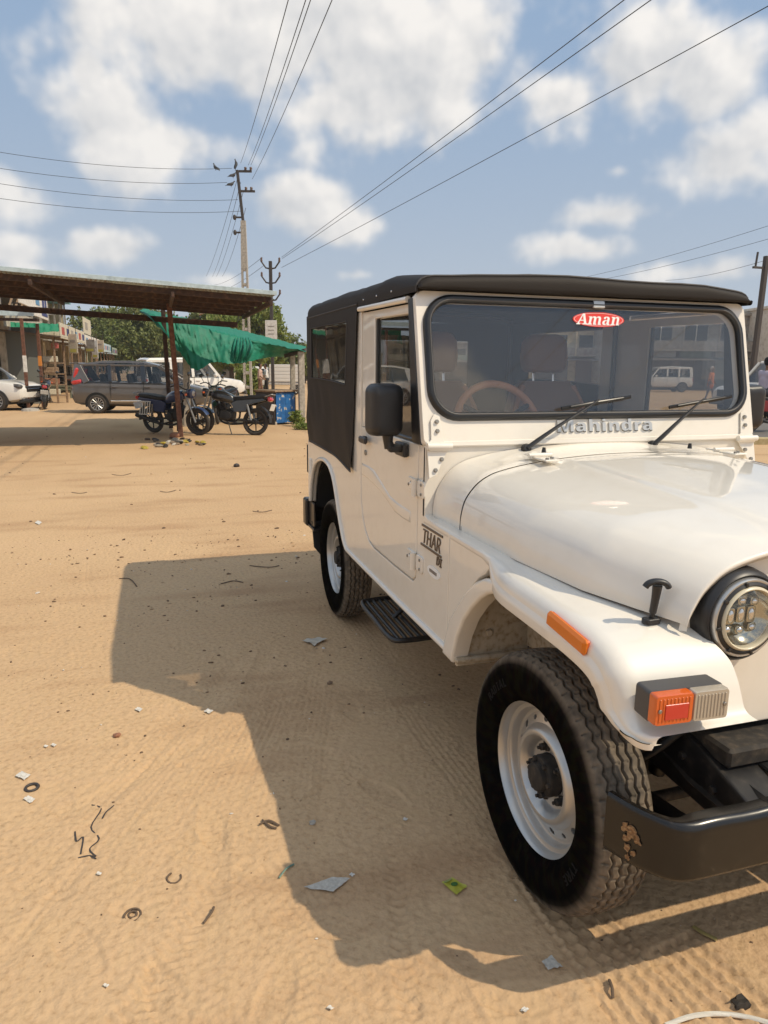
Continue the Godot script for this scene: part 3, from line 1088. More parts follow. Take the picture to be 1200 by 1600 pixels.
	var full := []
	for p in gpoly: full.append(p)
	for i in range(gpoly.size() - 1, 0, -1): full.append([-gpoly[i][0], gpoly[i][1]])
	s_plate(P2(full), 0.285, 0.333, FRONT, 0.008)
	obj("grille_panel", M.paint, j, 30)
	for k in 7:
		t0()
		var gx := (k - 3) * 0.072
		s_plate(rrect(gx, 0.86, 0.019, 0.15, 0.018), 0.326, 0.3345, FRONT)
		obj("grille_slot_shade", M.dark, j)  # dark plate on the solid panel paints the shade of an open slot
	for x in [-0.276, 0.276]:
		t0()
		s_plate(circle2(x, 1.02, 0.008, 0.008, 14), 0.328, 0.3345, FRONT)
		obj("panel_hole_shade", M.dark, j)  # dark disc paints a hole's shade; the panel is not pierced
	for s in [-1, 1]: headlight(j, s * 0.412)
	# radiator, black in itself, and engine
	t0()
	s_box(V(0, 0.83, 0.22), V(0.80, 0.44, 0.08), 0.01)
	obj("radiator", M.dark, j)
	t0()
	s_box(V(0, 0.80, -0.25), V(0.55, 0.40, 0.60), 0.04)
	obj("engine", M.under, j)
	windscreen(j)
	doors(j)
	soft_top(j)
	cabin(j)
	chassis(j)
	# ---------- wheels
	var tm := tyre_mesh()
	for w in [[-1, 0.0, 1.3], [1, 0.0, 1.3], [-1, -2.43, 0.0], [1, -2.43, 0.0]]:
		var wheel := Node3D.new()
		wheel.name = "wheel"
		j.add_child(wheel, true)
		wheel.position = V(w[0] * 0.656, 0.351, w[1])
		wheel.rotation = V(0.6 if w[1] < -1 else 0.0, (PI if w[0] < 0 else 0.0) + deg_to_rad(w[2]), 0)
		put("tyre", tm, M.tyre, wheel)
		rim_parts(wheel)
	# raised lettering on the sidewall of the near front tyre
	for word in [["TYRE", -1.92, 0.0], ["RADIAL", 1.0, 0.0]]:
		var arc := Node3D.new()
		for k in word[0].length():
			var tmesh := text_mesh(word[0][k], 0.034, 0.003)
			var ang: float = word[1] - k * 0.085
			var o := put("tyre_letter", tmesh, M.tyre_black, j.get_node("wheel"))
			var r := 0.272
			# wheel is turned by half a turn: outside is local +x; angle 0 points up, growing towards local +z
			var dirv := V(0, cos(ang), sin(ang))
			var b := Basis(V(1, 0, 0).cross(dirv) * -1.0, dirv, V(1, 0, 0))
			o.transform = Transform3D(b, V(0.0858, 0, 0) + dirv * r)
		arc.free()

func make_wing(j: Node3D):
	# (z, y) of the ridge, rear to nose, then the little flange at the bottom
	var path := curve([Vector2(-0.838, 0.9385), Vector2(-0.55, 0.9375), Vector2(-0.27, 0.9360), Vector2(-0.05, 0.932), Vector2(0.12, 0.927), Vector2(0.23, 0.922), Vector2(0.315, 0.911), Vector2(0.372, 0.891), Vector2(0.412, 0.858), Vector2(0.437, 0.816), Vector2(0.450, 0.782), Vector2(0.458, 0.760), Vector2(0.467, 0.749), Vector2(0.480, 0.744), Vector2(0.492, 0.742)], 5)
	var g := []
	var N := path.size()
	for i in N:
		var p: Vector2 = path[i]
		var d: Vector2 = (path[mini(i + 1, N - 1)] - path[maxi(i - 1, 0)]).normalized()
		var nrm := Vector2(-d.y, d.x)                       # up over the top, forward over the nose
		var xi := lerp_table([Vector2(-0.84, 0.67), Vector2(-0.2, 0.668), Vector2(0.09, 0.635), Vector2(0.25, 0.565), Vector2(0.36, 0.510), Vector2(0.42, 0.475), Vector2(0.50, 0.455)], p.x)
		var front := smoothstep(-0.29, -0.20, p.x)          # behind this the edge is a tight fold over the body side
		var flange := smoothstep(0.445, 0.472, p.x) * smoothstep(0.80, 0.755, p.y)
		var xo := lerpf(0.7485, 0.770, smoothstep(-0.29, -0.1, p.x)) - 0.012 * smoothstep(0.40, 0.47, p.x) - 0.045 * (1.0 - sqrt(1.0 - 0.98 * pow(clampf((p.x - 0.452) / 0.040, 0, 1), 2.0)))
		var rad := lerpf(0.010, 0.048, front) * (1.0 - 0.75 * flange)
		var drop := lerpf(0.022, 0.090, front) * (1.0 - 0.80 * flange)
		var row := []
		var soft := 0.012 * front * (1.0 - flange)
		for k in 8:
			var t := k / 7.0
			var x := lerpf(xi, xo - rad * 1.15, t)
			var off := -soft * t * t
			row.append(V(-x, p.y + nrm.y * off, p.x + nrm.x * off))
		for k in range(1, 8):
			var f := k / 7.0 * PI * 0.5
			var x := xo - rad * 1.15 + rad * 1.15 * sin(f)
			var off := -soft - rad * (1.0 - cos(f)) * 0.95
			row.append(V(-x, p.y + nrm.y * off, p.x + nrm.x * off))
		# side: small step out, then the flat lip round the arch
		var low := -soft - rad * 0.95
		for q in [[0.0, 0.004], [0.005 * front, 0.010], [0.0075 * front, 0.020], [0.0075 * front, 0.5], [0.0075 * front, 1.0]]:
			var off: float = lerpf(low, -drop - soft, q[1]) if q[1] > 0.05 else low - q[1] * front
			row.append(V(-(xo + q[0]), p.y + nrm.y * off, p.x + nrm.x * off))
		var last: Vector3 = row[row.size() - 1]
		row.append(last + V(0.004, -nrm.y * 0.003, -nrm.x * 0.003))
		row.append(last + V(0.022 + 0.02 * (1.0 - flange), -nrm.y * 0.002, -nrm.x * 0.002))
		g.append(row)
	var wm := grid_mesh(g)
	var right := put("fender", wm, M.paint, j)
	var gl := []
	for row in g:
		var r2 := []
		for p in row: r2.append(V(-p.x, p.y, p.z))
		gl.append(r2)
	var left := put("fender", grid_mesh(gl, false, false, [], true), M.paint, j)
	# the band down the back of the arch
	var outer := [[-0.602, 0.490], [-0.585, 0.545], [-0.545, 0.635], [-0.475, 0.718], [-0.410, 0.783], [-0.345, 0.833], [-0.285, 0.862], [-0.225, 0.876], [-0.16, 0.880]]
	var inner := [[-0.16, 0.842], [-0.205, 0.836], [-0.255, 0.818], [-0.305, 0.788], [-0.365, 0.738], [-0.425, 0.675], [-0.475, 0.595], [-0.505, 0.52], [-0.515, 0.488]]
	t0()
	s_plate(P2(outer + inner), 0.70, 0.762, SIDE, 0.012)
	pair("arch_band", M.paint, j, 50)
	# dirty inner panels seen in the arch
	t0()
	s_plate(P2([[-0.735, 0.47], [-0.735, 0.86], [-0.46, 0.90], [-0.46, 0.47]]), -0.535, -0.515, FRONT, 0.006)
	s_box(V(-0.60, 0.50, -0.505), V(0.30, 0.02, 0.03), 0.006)
	s_bolt(V(-0.62, 0.585, -0.515), V(0, 0, 1), 0.014, 0.012, 8)
	pair("splash_panel", M.dirty_cream, j)
	t0()
	s_plate(P2([[-0.515, 0.52], [-0.515, 0.915], [0.26, 0.90], [0.28, 0.64], [0.0, 0.56]]), 0.455, 0.470, SIDE, 0.004)
	s_bolt(V(-0.47, 0.68, -0.36), V(-1, 0, 0), 0.012, 0.01, 8)
	s_bolt(V(-0.47, 0.74, -0.18), V(-1, 0, 0), 0.012, 0.01, 8)
	pair("inner_fender", M.dirty_cream, j)
	# amber side markers sunk in the side of the fender
	for s in [-1, 1]:
		t0()
		var b := Basis(V(1, 0, 0), V(0, 0.995, 0.10), V(0, -0.10, 0.995))
		s_box(V(-0.775 , 0.876, 0.213), V(0.018, 0.040, 0.172), 0.007, b)
		if s > 0: T = mirrored(T)
		var mk := obj("side_marker", M.amber, j)
		t0()
		s_box(V(-0.7690, 0.876, 0.213), V(0.012, 0.034, 0.166), 0.003, b)
		if s > 0: T = mirrored(T)
		obj("marker_base", M.orange_lens, mk)
	# turn lamp boxes on the nose of the fenders
	for s in [-1, 1]:
		lamp_box(j, s)
	# hood latch: foot, stem and T handle
	for s in [-1, 1]:
		t0()
		var lx := 0.605
		s_plate(rrect(-lx, -0.298, 0.022, 0.013, 0.011), 0.914, 0.926, TOP, 0.003)
		s_tube([V(-lx, 0.920, 0.298), V(-lx, 0.945, 0.302)], 0.006, 8)
		s_tube([V(-lx, 0.940, 0.301), V(-lx, 0.975, 0.306), V(-lx, 1.008, 0.309)], [0.0085, 0.0095, 0.0115], 10)
		var bar := []
		for q in [[-0.043, -0.012], [-0.034, -0.001], [-0.018, 0.006], [0.0, 0.008], [0.018, 0.006], [0.034, -0.001], [0.043, -0.012]]:
			bar.append(V(-lx + q[0] * 0.60, 1.012 + q[1] * 0.7, 0.308 + q[0] * 0.20))
		s_tube(curve(bar, 3), 0.0098, 10, true, false, 0.75)
		if s > 0: T = mirrored(T)
		obj("hood_latch", M.plastic, j, 50)

func lamp_box(j: Node3D, s: int):
	var b := Basis(V(0, 1, 0), deg_to_rad(-3.0))
	var c := V(-0.656, 0.812, 0.478)
	t0()
	# housing: deeper at the bottom where the wing falls away
	var ring := []
	for z in [[-0.034, 0.985], [0.010, 1.0], [0.014, 0.97]]:
		var r := PackedVector3Array()
		for p in rrect(0, 0, 0.090 * z[1], 0.0350 * z[1], 0.008, 3): r.append(c + b * V(p.x, p.y, z[0]))
		ring.append(r)
	s_loft(ring)
	if s > 0: T = mirrored(T)
	var box := obj("turn_lamp", M.grey_plastic, j)
	for k in 2:
		t0()
		var x0: float = [-0.088, 0.003][k]
		var x1: float = [0.002, 0.088][k]
		var rr := []
		for z in [[0.013, 1.0], [0.030, 1.0], [0.036, 0.955]]:
			var r := PackedVector3Array()
			for p in rrect((x0 + x1) * 0.5, 0, (x1 - x0) * 0.5 * z[1], 0.0335 * z[1], 0.006, 3): r.append(c + b * V(p.x, p.y, z[0]))
			rr.append(r)
		s_loft(rr)
		# fine ribs of the lens
		for i in 9:
			var x := lerpf(x0 + 0.010, x1 - 0.010, i / 8.0)
			s_box(c + b * V(x, 0, 0.0362), V(0.0035, 0.052, 0.003), 0.001, b)
		if s > 0: T = mirrored(T)
		obj("lens", M.orange_lens if k == 0 else M.clear_lens, box)
	t0()
	s_box(c + b * V(-0.038, -0.004, 0.0368), V(0.055, 0.034, 0.003), 0.001, b)
	if s > 0: T = mirrored(T)
	obj("reflector", M.red_lens, box)
	for x in [-0.078, 0.077]:
		t0()
		s_bolt(c + b * V(x, 0.0, 0.0365), V(0, 0, 1), 0.0045, 0.003, 8)
		if s > 0: T = mirrored(T)
		obj("screw", M.bolt, box)

func headlight(j: Node3D, x: float):
	var h := Node3D.new()
	h.name = "headlight"
	j.add_child(h, true)
	h.position = V(x, 0.937, 0.333)
	var Z := Transform3D.IDENTITY
	t0()
	s_lathe([Vector2(0.115, -0.003), Vector2(0.1145, 0.012), Vector2(0.112, 0.030), Vector2(0.107, 0.042), Vector2(0.101, 0.047), Vector2(0.097, 0.044), Vector2(0.095, 0.030)], Z, 48)
	obj("bezel", M.plastic, h, 60)
	t0()
	s_lathe([Vector2(0.0955, 0.034), Vector2(0.095, 0.052), Vector2(0.092, 0.0565), Vector2(0.088, 0.056), Vector2(0.087, 0.050)], Z, 48)
	obj("trim_ring", M.silver, h, 50)
	t0()
	s_lathe([Vector2(0.088, 0.048), Vector2(0.0875, 0.056), Vector2(0.081, 0.060), Vector2(0.0775, 0.058)], Z, 48)
	for k in 8:
		var t := TAU * k / 8.0 + 0.2
		s_box(V(cos(t) * 0.084, sin(t) * 0.084, 0.059), V(0.012, 0.008, 0.004), 0.001, Basis(V(0, 0, 1), t))
	obj("retaining_ring", M.plastic, h, 50)
	t0()
	s_lathe([Vector2(0.0778, 0.056), Vector2(0.0765, 0.063), Vector2(0.072, 0.065), Vector2(0.069, 0.062), Vector2(0.068, 0.050)], Z, 48)
	obj("halo_ring", M.halo, h, 60)
	t0()
	s_lathe([Vector2(0.069, 0.050), Vector2(0.060, 0.034), Vector2(0.040, 0.020), Vector2(0.0, 0.014)], Z, 32)
	obj("reflector_bowl", M.reflector, h, 60)
	for q in [[-0.030, 0.0], [0.0, 0.002], [0.030, 0.0], [-0.038, 0.032], [0.0, 0.036], [0.036, 0.032], [-0.036, -0.032], [0.0, -0.036], [0.036, -0.032]]:
		t0()
		var big: bool = absf(q[1]) < 0.01
		var hh := 0.020 if big else 0.010
		s_plate(rrect(q[0], q[1], 0.0125, hh, 0.006, 3), 0.018, 0.034, FRONT, 0.002)
		obj("led_frame", M.reflector, h)
		t0()
		s_ball(V(q[0], q[1], 0.034), V(0.0095, hh * 0.78, 0.006), 12, 8)
		obj("led_lens", M.chrome, h, 60)
	t0()
	var rings := []
	s_lathe([Vector2(0.0695, 0.058), Vector2(0.060, 0.064), Vector2(0.040, 0.069), Vector2(0.020, 0.071), Vector2(0.0, 0.0715)], Z, 40)
	obj("glass_cover", M.lamp_glass, h, 60)

func windscreen(j: Node3D):
	var W := ws()
	var outer := rrect(0, 0.295, 0.757, 0.293, 0.030, 8)
	var inner := rrect(0, 0.336, 0.712, 0.218, 0.100, 8)
	t0()
	s_frame(outer, inner, -0.045, 0.0, W, 0.006)
	var f := obj("windscreen_frame", M.paint, j, 30)
	t0()   # black rubber seal, fat and rounded
	var pts := []
	for p in rrect(0, 0.336, 0.7165, 0.2225, 0.104, 8): pts.append(W * V(p.x, p.y, 0.002))
	s_tube(pts, 0.0165, 10, false, true)
	obj("rubber_seal", M.seal, f, 80)
	t0()   # bright filler strip set in the seal
	pts = []
	for p in rrect(0, 0.336, 0.7105, 0.2165, 0.098, 8): pts.append(W * V(p.x, p.y, 0.0155))
	s_tube(pts, 0.0042, 6, false, true)
	obj("seal_strip", M.grey_plastic, f, 80)
	t0()
	s_plate(rrect(0, 0.336, 0.708, 0.214, 0.096, 8), -0.004, 0.001, W)
	obj("windscreen_glass", M.glass, f)
	t0()   # centre clip on the top of the seal
	s_box(W * V(0.02, 0.556, 0.012), V(0.055, 0.030, 0.012), 0.003, W.basis)
	obj("seal_clip", M.silver, f)
	t0()   # bead along the frame's foot and the dark joint beneath it
	s_box(W * V(0, 0.012, 0.003), V(1.50, 0.022, 0.010), 0.004, W.basis)
	obj("foot_bead", M.paint, f)
	t0()
	s_box(V(0, 1.2035, -0.8345), V(1.49, 0.004, 0.010), 0.0)
	obj("foot_gasket", M.dark, f)
	# folding hinges at the foot, right and left
	for s in [-1, 1]:
		t0()
		s_plate(P2([[-0.748, -0.115], [-0.748, 0.01], [-0.73, 0.03], [-0.728, 0.10], [-0.712, 0.125], [-0.690, 0.115], [-0.682, 0.03], [-0.672, 0.008], [-0.672, -0.02], [-0.69, -0.05], [-0.715, -0.10]]), 0.0035, 0.0085, W, 0.002)
		s_box(W * V(-0.703, 0.0, 0.014), V(0.088, 0.030, 0.022), 0.006, W.basis)
		s_tube([W * V(-0.752, 0.002, 0.020), W * V(-0.655, 0.002, 0.020)], 0.0125, 12)
		if s > 0: T = mirrored(T)
		var hg := obj("fold_hinge", M.paint, f)
		for q in [[-0.705, 0.095], [-0.705, 0.060], [-0.695, -0.045], [-0.722, -0.085]]:
			t0()
			s_bolt(W * V(q[0], q[1], 0.008), W.basis.z, 0.0085, 0.010)
			if s > 0: T = mirrored(T)
			obj("bolt", M.bolt, hg)
	# wipers
	for q in [[-0.350, 0.168, -0.082], [0.222, 0.66, 0.42]]:
		var piv := V(q[0], 1.188, -0.812)
		t0()
		s_lathe([Vector2(0.020, 0.0), Vector2(0.020, 0.012), Vector2(0.015, 0.020), Vector2(0, 0.021)], Transform3D(W.basis, piv), 14)
		var knee := W * V(q[2] + 0.02, 0.150, 0.050)
		var tip := W * V(q[2] + 0.055, 0.168, 0.040)
		s_tube([piv + V(0, 0.006, 0.014), piv.lerp(knee, 0.15) + V(0, 0.012, 0.022), piv.lerp(knee, 0.42) + V(0, 0.010, 0.015), knee, tip], [0.013, 0.0125, 0.010, 0.006, 0.005], 8, true, false, 0.7)
		var wiper := obj("wiper", M.plastic, f, 50)
		t0()
		var b0 := W * V(q[2] - 0.105, 0.138, 0.022)
		var b1 := W * V(q[2] + 0.215, 0.182, 0.022)
		s_tube([b0, b1], 0.004, 6, true, false, 2.0)
		s_tube([b0.lerp(b1, 0.12) + W.basis.z * 0.006, b0.lerp(b1, 0.5) + W.basis.z * 0.018, b0.lerp(b1, 0.88) + W.basis.z * 0.006], 0.0035, 6)
		obj("blade", M.seal, wiper)
	# maker's lettering in chrome on the frame
	var o := put("chrome_letters", text_mesh("Mahindra", 0.090, 0.007), M.letter, f)
	o.transform = Transform3D(W.basis.scaled_local(V(1.08, 0.70, 1.0)), W * V(0.018, 0.070, 0.004))
	o = put("letter_shadow_copy", text_mesh("Mahindra", 0.090, 0.004, 900), M.plastic, f)  # larger dark copy paints a shadow edge round the letters
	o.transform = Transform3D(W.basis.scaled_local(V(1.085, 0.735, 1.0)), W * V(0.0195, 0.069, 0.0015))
	# oval sticker with script on the glass
	t0()
	s_plate(circle2(0.023, 0.498, 0.119, 0.030, 40), 0.0014, 0.0024, W)
	var sk := obj("oval_sticker", M.sticker_red, f)
	t0()
	var ro := circle2(0.023, 0.498, 0.113, 0.0262, 40)
	s_frame(ro, circle2(0.023, 0.498, 0.1115, 0.0252, 40), 0.0024, 0.0029, W)
	obj("sticker_rim", M.white_print, sk)
	o = put("sticker_script", text_mesh("Aman", 0.062, 0.0008, 700, "Droid Serif"), M.white_print, sk)
	var sh := Basis(W.basis.x * 1.08, W.basis.y + W.basis.x * 0.32, W.basis.z)
	o.transform = Transform3D(sh, W * V(0.023, 0.498, 0.0030))

func doors(j: Node3D):
	for s in [-1, 1]:
		t0()
		var skin := P2([[-0.918, 1.203], [-0.918, 0.722], [-0.927, 0.682], [-0.958, 0.656], [-1.20, 0.652], [-1.498, 0.653], [-1.580, 0.666], [-1.644, 0.705], [-1.693, 0.763], [-1.721, 0.852], [-1.731, 0.96], [-1.732, 1.203]])
		s_plate(skin, 0.716, 0.7475, SIDE, 0.006)
		if s > 0: T = mirrored(T)
		var d := obj("door", M.paint, j, 30)
		t0()   # pressed ornament in the skin, and the raised border at the foot
		s_plate(P2([[-1.715, 1.028], [-1.60, 1.028], [-1.504, 1.022], [-1.411, 0.992], [-1.258, 0.943], [-1.15, 0.934], [-0.991, 0.930], [-0.988, 0.880], [-1.08, 0.879], [-1.193, 0.884], [-1.294, 0.912], [-1.40, 0.938], [-1.491, 0.950], [-1.60, 0.962], [-1.715, 0.966]]), 0.742, 0.7515, SIDE, 0.010)
		if s > 0: T = mirrored(T)
		obj("pressing", M.paint, d, 70)
		t0()   # upper frame round the window: rear post, top rail
		s_plate(P2([[-1.732, 1.205], [-1.732, 1.738], [-0.995, 1.730], [-1.005, 1.692], [-1.530, 1.698], [-1.530, 1.205]]), 0.712, 0.742, SIDE, 0.006)
		if s > 0: T = mirrored(T)
		obj("window_frame", M.paint, d, 30)
		t0()   # black post beside the windscreen, and channels
		s_plate(P2([[-0.985, 1.745], [-1.035, 1.745], [-0.962, 1.206], [-0.862, 1.206]]), 0.716, 0.7605, SIDE, 0.006)
		s_box(V(-0.727, 1.452, -1.521), V(0.018, 0.49, 0.020), 0.004)
		s_box(V(-0.727, 1.209, -1.25), V(0.018, 0.014, 0.58), 0.004)
		if s > 0: T = mirrored(T)
		obj("window_channel", M.seal, d)
		t0()
		s_plate(P2([[-1.512, 1.215], [-1.512, 1.690], [-1.028, 1.690], [-0.962, 1.215]]), 0.722, 0.726, SIDE)
		if s > 0: T = mirrored(T)
		obj("window_glass", M.side_glass, d)
		t0()
		s_tube([V(-0.757, 1.752, -1.735), V(-0.757, 1.748, -1.40), V(-0.757, 1.744, -1.040)], 0.0125, 10)
		if s > 0: T = mirrored(T)
		obj("drip_rail", M.paint, j)
		for z in [-1.66, -1.45, -1.24]:
			t0()
			s_bolt(V(-0.754, 1.790, z), V(-1, 0, 0), 0.0045, 0.008, 8)
			if s > 0: T = mirrored(T)
			obj("snap_stud", M.chrome, j)
		for y in [1.038, 0.745]:
			t0()
			s_plate(rrect(-0.972, y, 0.048, 0.030, 0.014, 3), 0.747, 0.755, SIDE, 0.003)
			s_plate(rrect(-0.870, y, 0.038, 0.033, 0.014, 3), 0.747, 0.755, SIDE, 0.003)
			s_tube([V(-0.762, y - 0.034, -0.917), V(-0.762, y + 0.034, -0.917)], 0.0125, 10)
			s_box(V(-0.759, y, -0.945), V(0.010, 0.028, 0.05), 0.003)
			if s > 0: T = mirrored(T)
			var h := obj("hinge", M.paint, d)
			for q in [[-1.000, 0.0], [-0.972, 0.012], [-0.860, 0.018], [-0.860, -0.018]]:
				t0()
				s_bolt(V(-0.755, y + q[1], q[0]), V(-1, 0, 0), 0.006, 0.004, 8)
				if s > 0: T = mirrored(T)
				obj("bolt", M.bolt, h)
		t0()   # door handle and lock
		s_box(V(-0.757, 1.150, -1.640), V(0.022, 0.030, 0.035), 0.006)
		s_box(V(-0.775, 1.150, -1.605), V(0.016, 0.032, 0.11), 0.007)
		if s > 0: T = mirrored(T)
		obj("door_handle", M.plastic, d)
		t0()
		s_lathe([Vector2(0.013, 0), Vector2(0.013, 0.005), Vector2(0.009, 0.007), Vector2(0, 0.006)], Transform3D(frame_of(V(-1, 0, 0)), V(-0.7475, 1.085, -1.645)), 16)
		if s > 0: T = mirrored(T)
		obj("key_lock", M.bolt, d)
		# mirror: arm bracket and rounded shell
		t0()
		s_box(V(-0.762, 1.168, -1.075), V(0.024, 0.055, 0.115), 0.006)
		s_box(V(-0.795, 1.175, -1.055), V(0.060, 0.032, 0.040), 0.008)
		s_tube([V(-0.818, 1.178, -1.055), V(-0.825, 1.20, -1.055), V(-0.828, 1.235, -1.053)], [0.022, 0.019, 0.024], 10)
		if s > 0: T = mirrored(T)
		var arm := obj("mirror_arm", M.plastic, d)
		t0()
		var out := 0.085 if s > 0 else 0.0
		if s > 0:
			t0()
			s_tube([V(0.80, 1.178, -1.055), V(0.90, 1.20, -1.055), V(0.935, 1.25, -1.05)], 0.018, 8)
			obj("mirror_stay", M.plastic, arm, 60)
			t0()
		var rings := []
		var c := V(-0.838 - out, 1.325, -1.055)
		var mb := Basis(V(0, 1, 0), deg_to_rad(4.0))
		for q in [[0.050, 0.50, 0.62], [0.047, 0.70, 0.80], [0.038, 0.86, 0.92], [0.022, 0.955, 0.98], [0.0, 1.0, 1.0], [-0.030, 1.02, 1.01], [-0.040, 1.02, 1.01], [-0.043, 0.97, 0.985], [-0.036, 0.94, 0.96]]:
			var r := PackedVector3Array()
			for p in rrect(0, 0, 0.068 * q[1], 0.101 * q[2], 0.034 * q[1], 6): r.append(c + mb * V(p.x, p.y, q[0]))
			rings.append(r)
		s_loft(rings)
		if s > 0: T = mirrored(T)
		obj("mirror_shell", M.plastic, arm, 60)
		t0()
		s_plate(rrect(0, 0, 0.060, 0.092, 0.03, 5), -0.0375, -0.0395, Transform3D(mb, c))
		if s > 0: T = mirrored(T)
		obj("mirror_glass", M.chrome, arm)
	# badges on the cowl side
	for s in [-1, 1]:
		var root := Node3D.new()
		root.name = "badge"
		j.add_child(root, true)
		var sx: float = 0.7482 * s
		var b := Basis(V(0, 0, 1), V(0, 1, 0), V(-1, 0, 0)) if s < 0 else Basis(V(0, 0, -1), V(0, 1, 0), V(1, 0, 0))
		root.transform = Transform3D(b, V(sx, 0.865, -0.755))
		var o := put("badge_letters", text_mesh("THAR", 0.076, 0.003, 500), M.badge_brown, root)
		o.transform = Transform3D(Basis(V(1.0, 0, 0), V(0.16, 1.0, 0), V(0, 0, 1)), V(0.002, 0.0, 0.0015))
		for q in [[0.004, 0.040], [-0.004, -0.036]]:
			t0()
			s_box(V(q[0], q[1], 0.0015), V(0.21, 0.008, 0.003), 0.0)
			obj("badge_bar", M.badge_brown, root)
		o = put("badge_letters", text_mesh("DI", 0.045, 0.003), M.badge_brown, root)
		o.transform = Transform3D(Basis(V(1.1, 0, 0), V(0.16, 1.0, 0), V(0, 0, 1)), V(0.080, -0.060, 0.0015))
		t0()
		s_plate(circle2(0.03, -0.112, 0.064, 0.021, 24), 0.0, 0.0022, FRONT)
		obj("oval_badge", M.white_print, root)
		for k in 6:
			t0()
			s_box(V(-0.004 + k * 0.0125, -0.112, 0.0024), V(0.007, 0.012, 0.002), 0.0)
			obj("oval_badge_print", M.badge_brown, root)

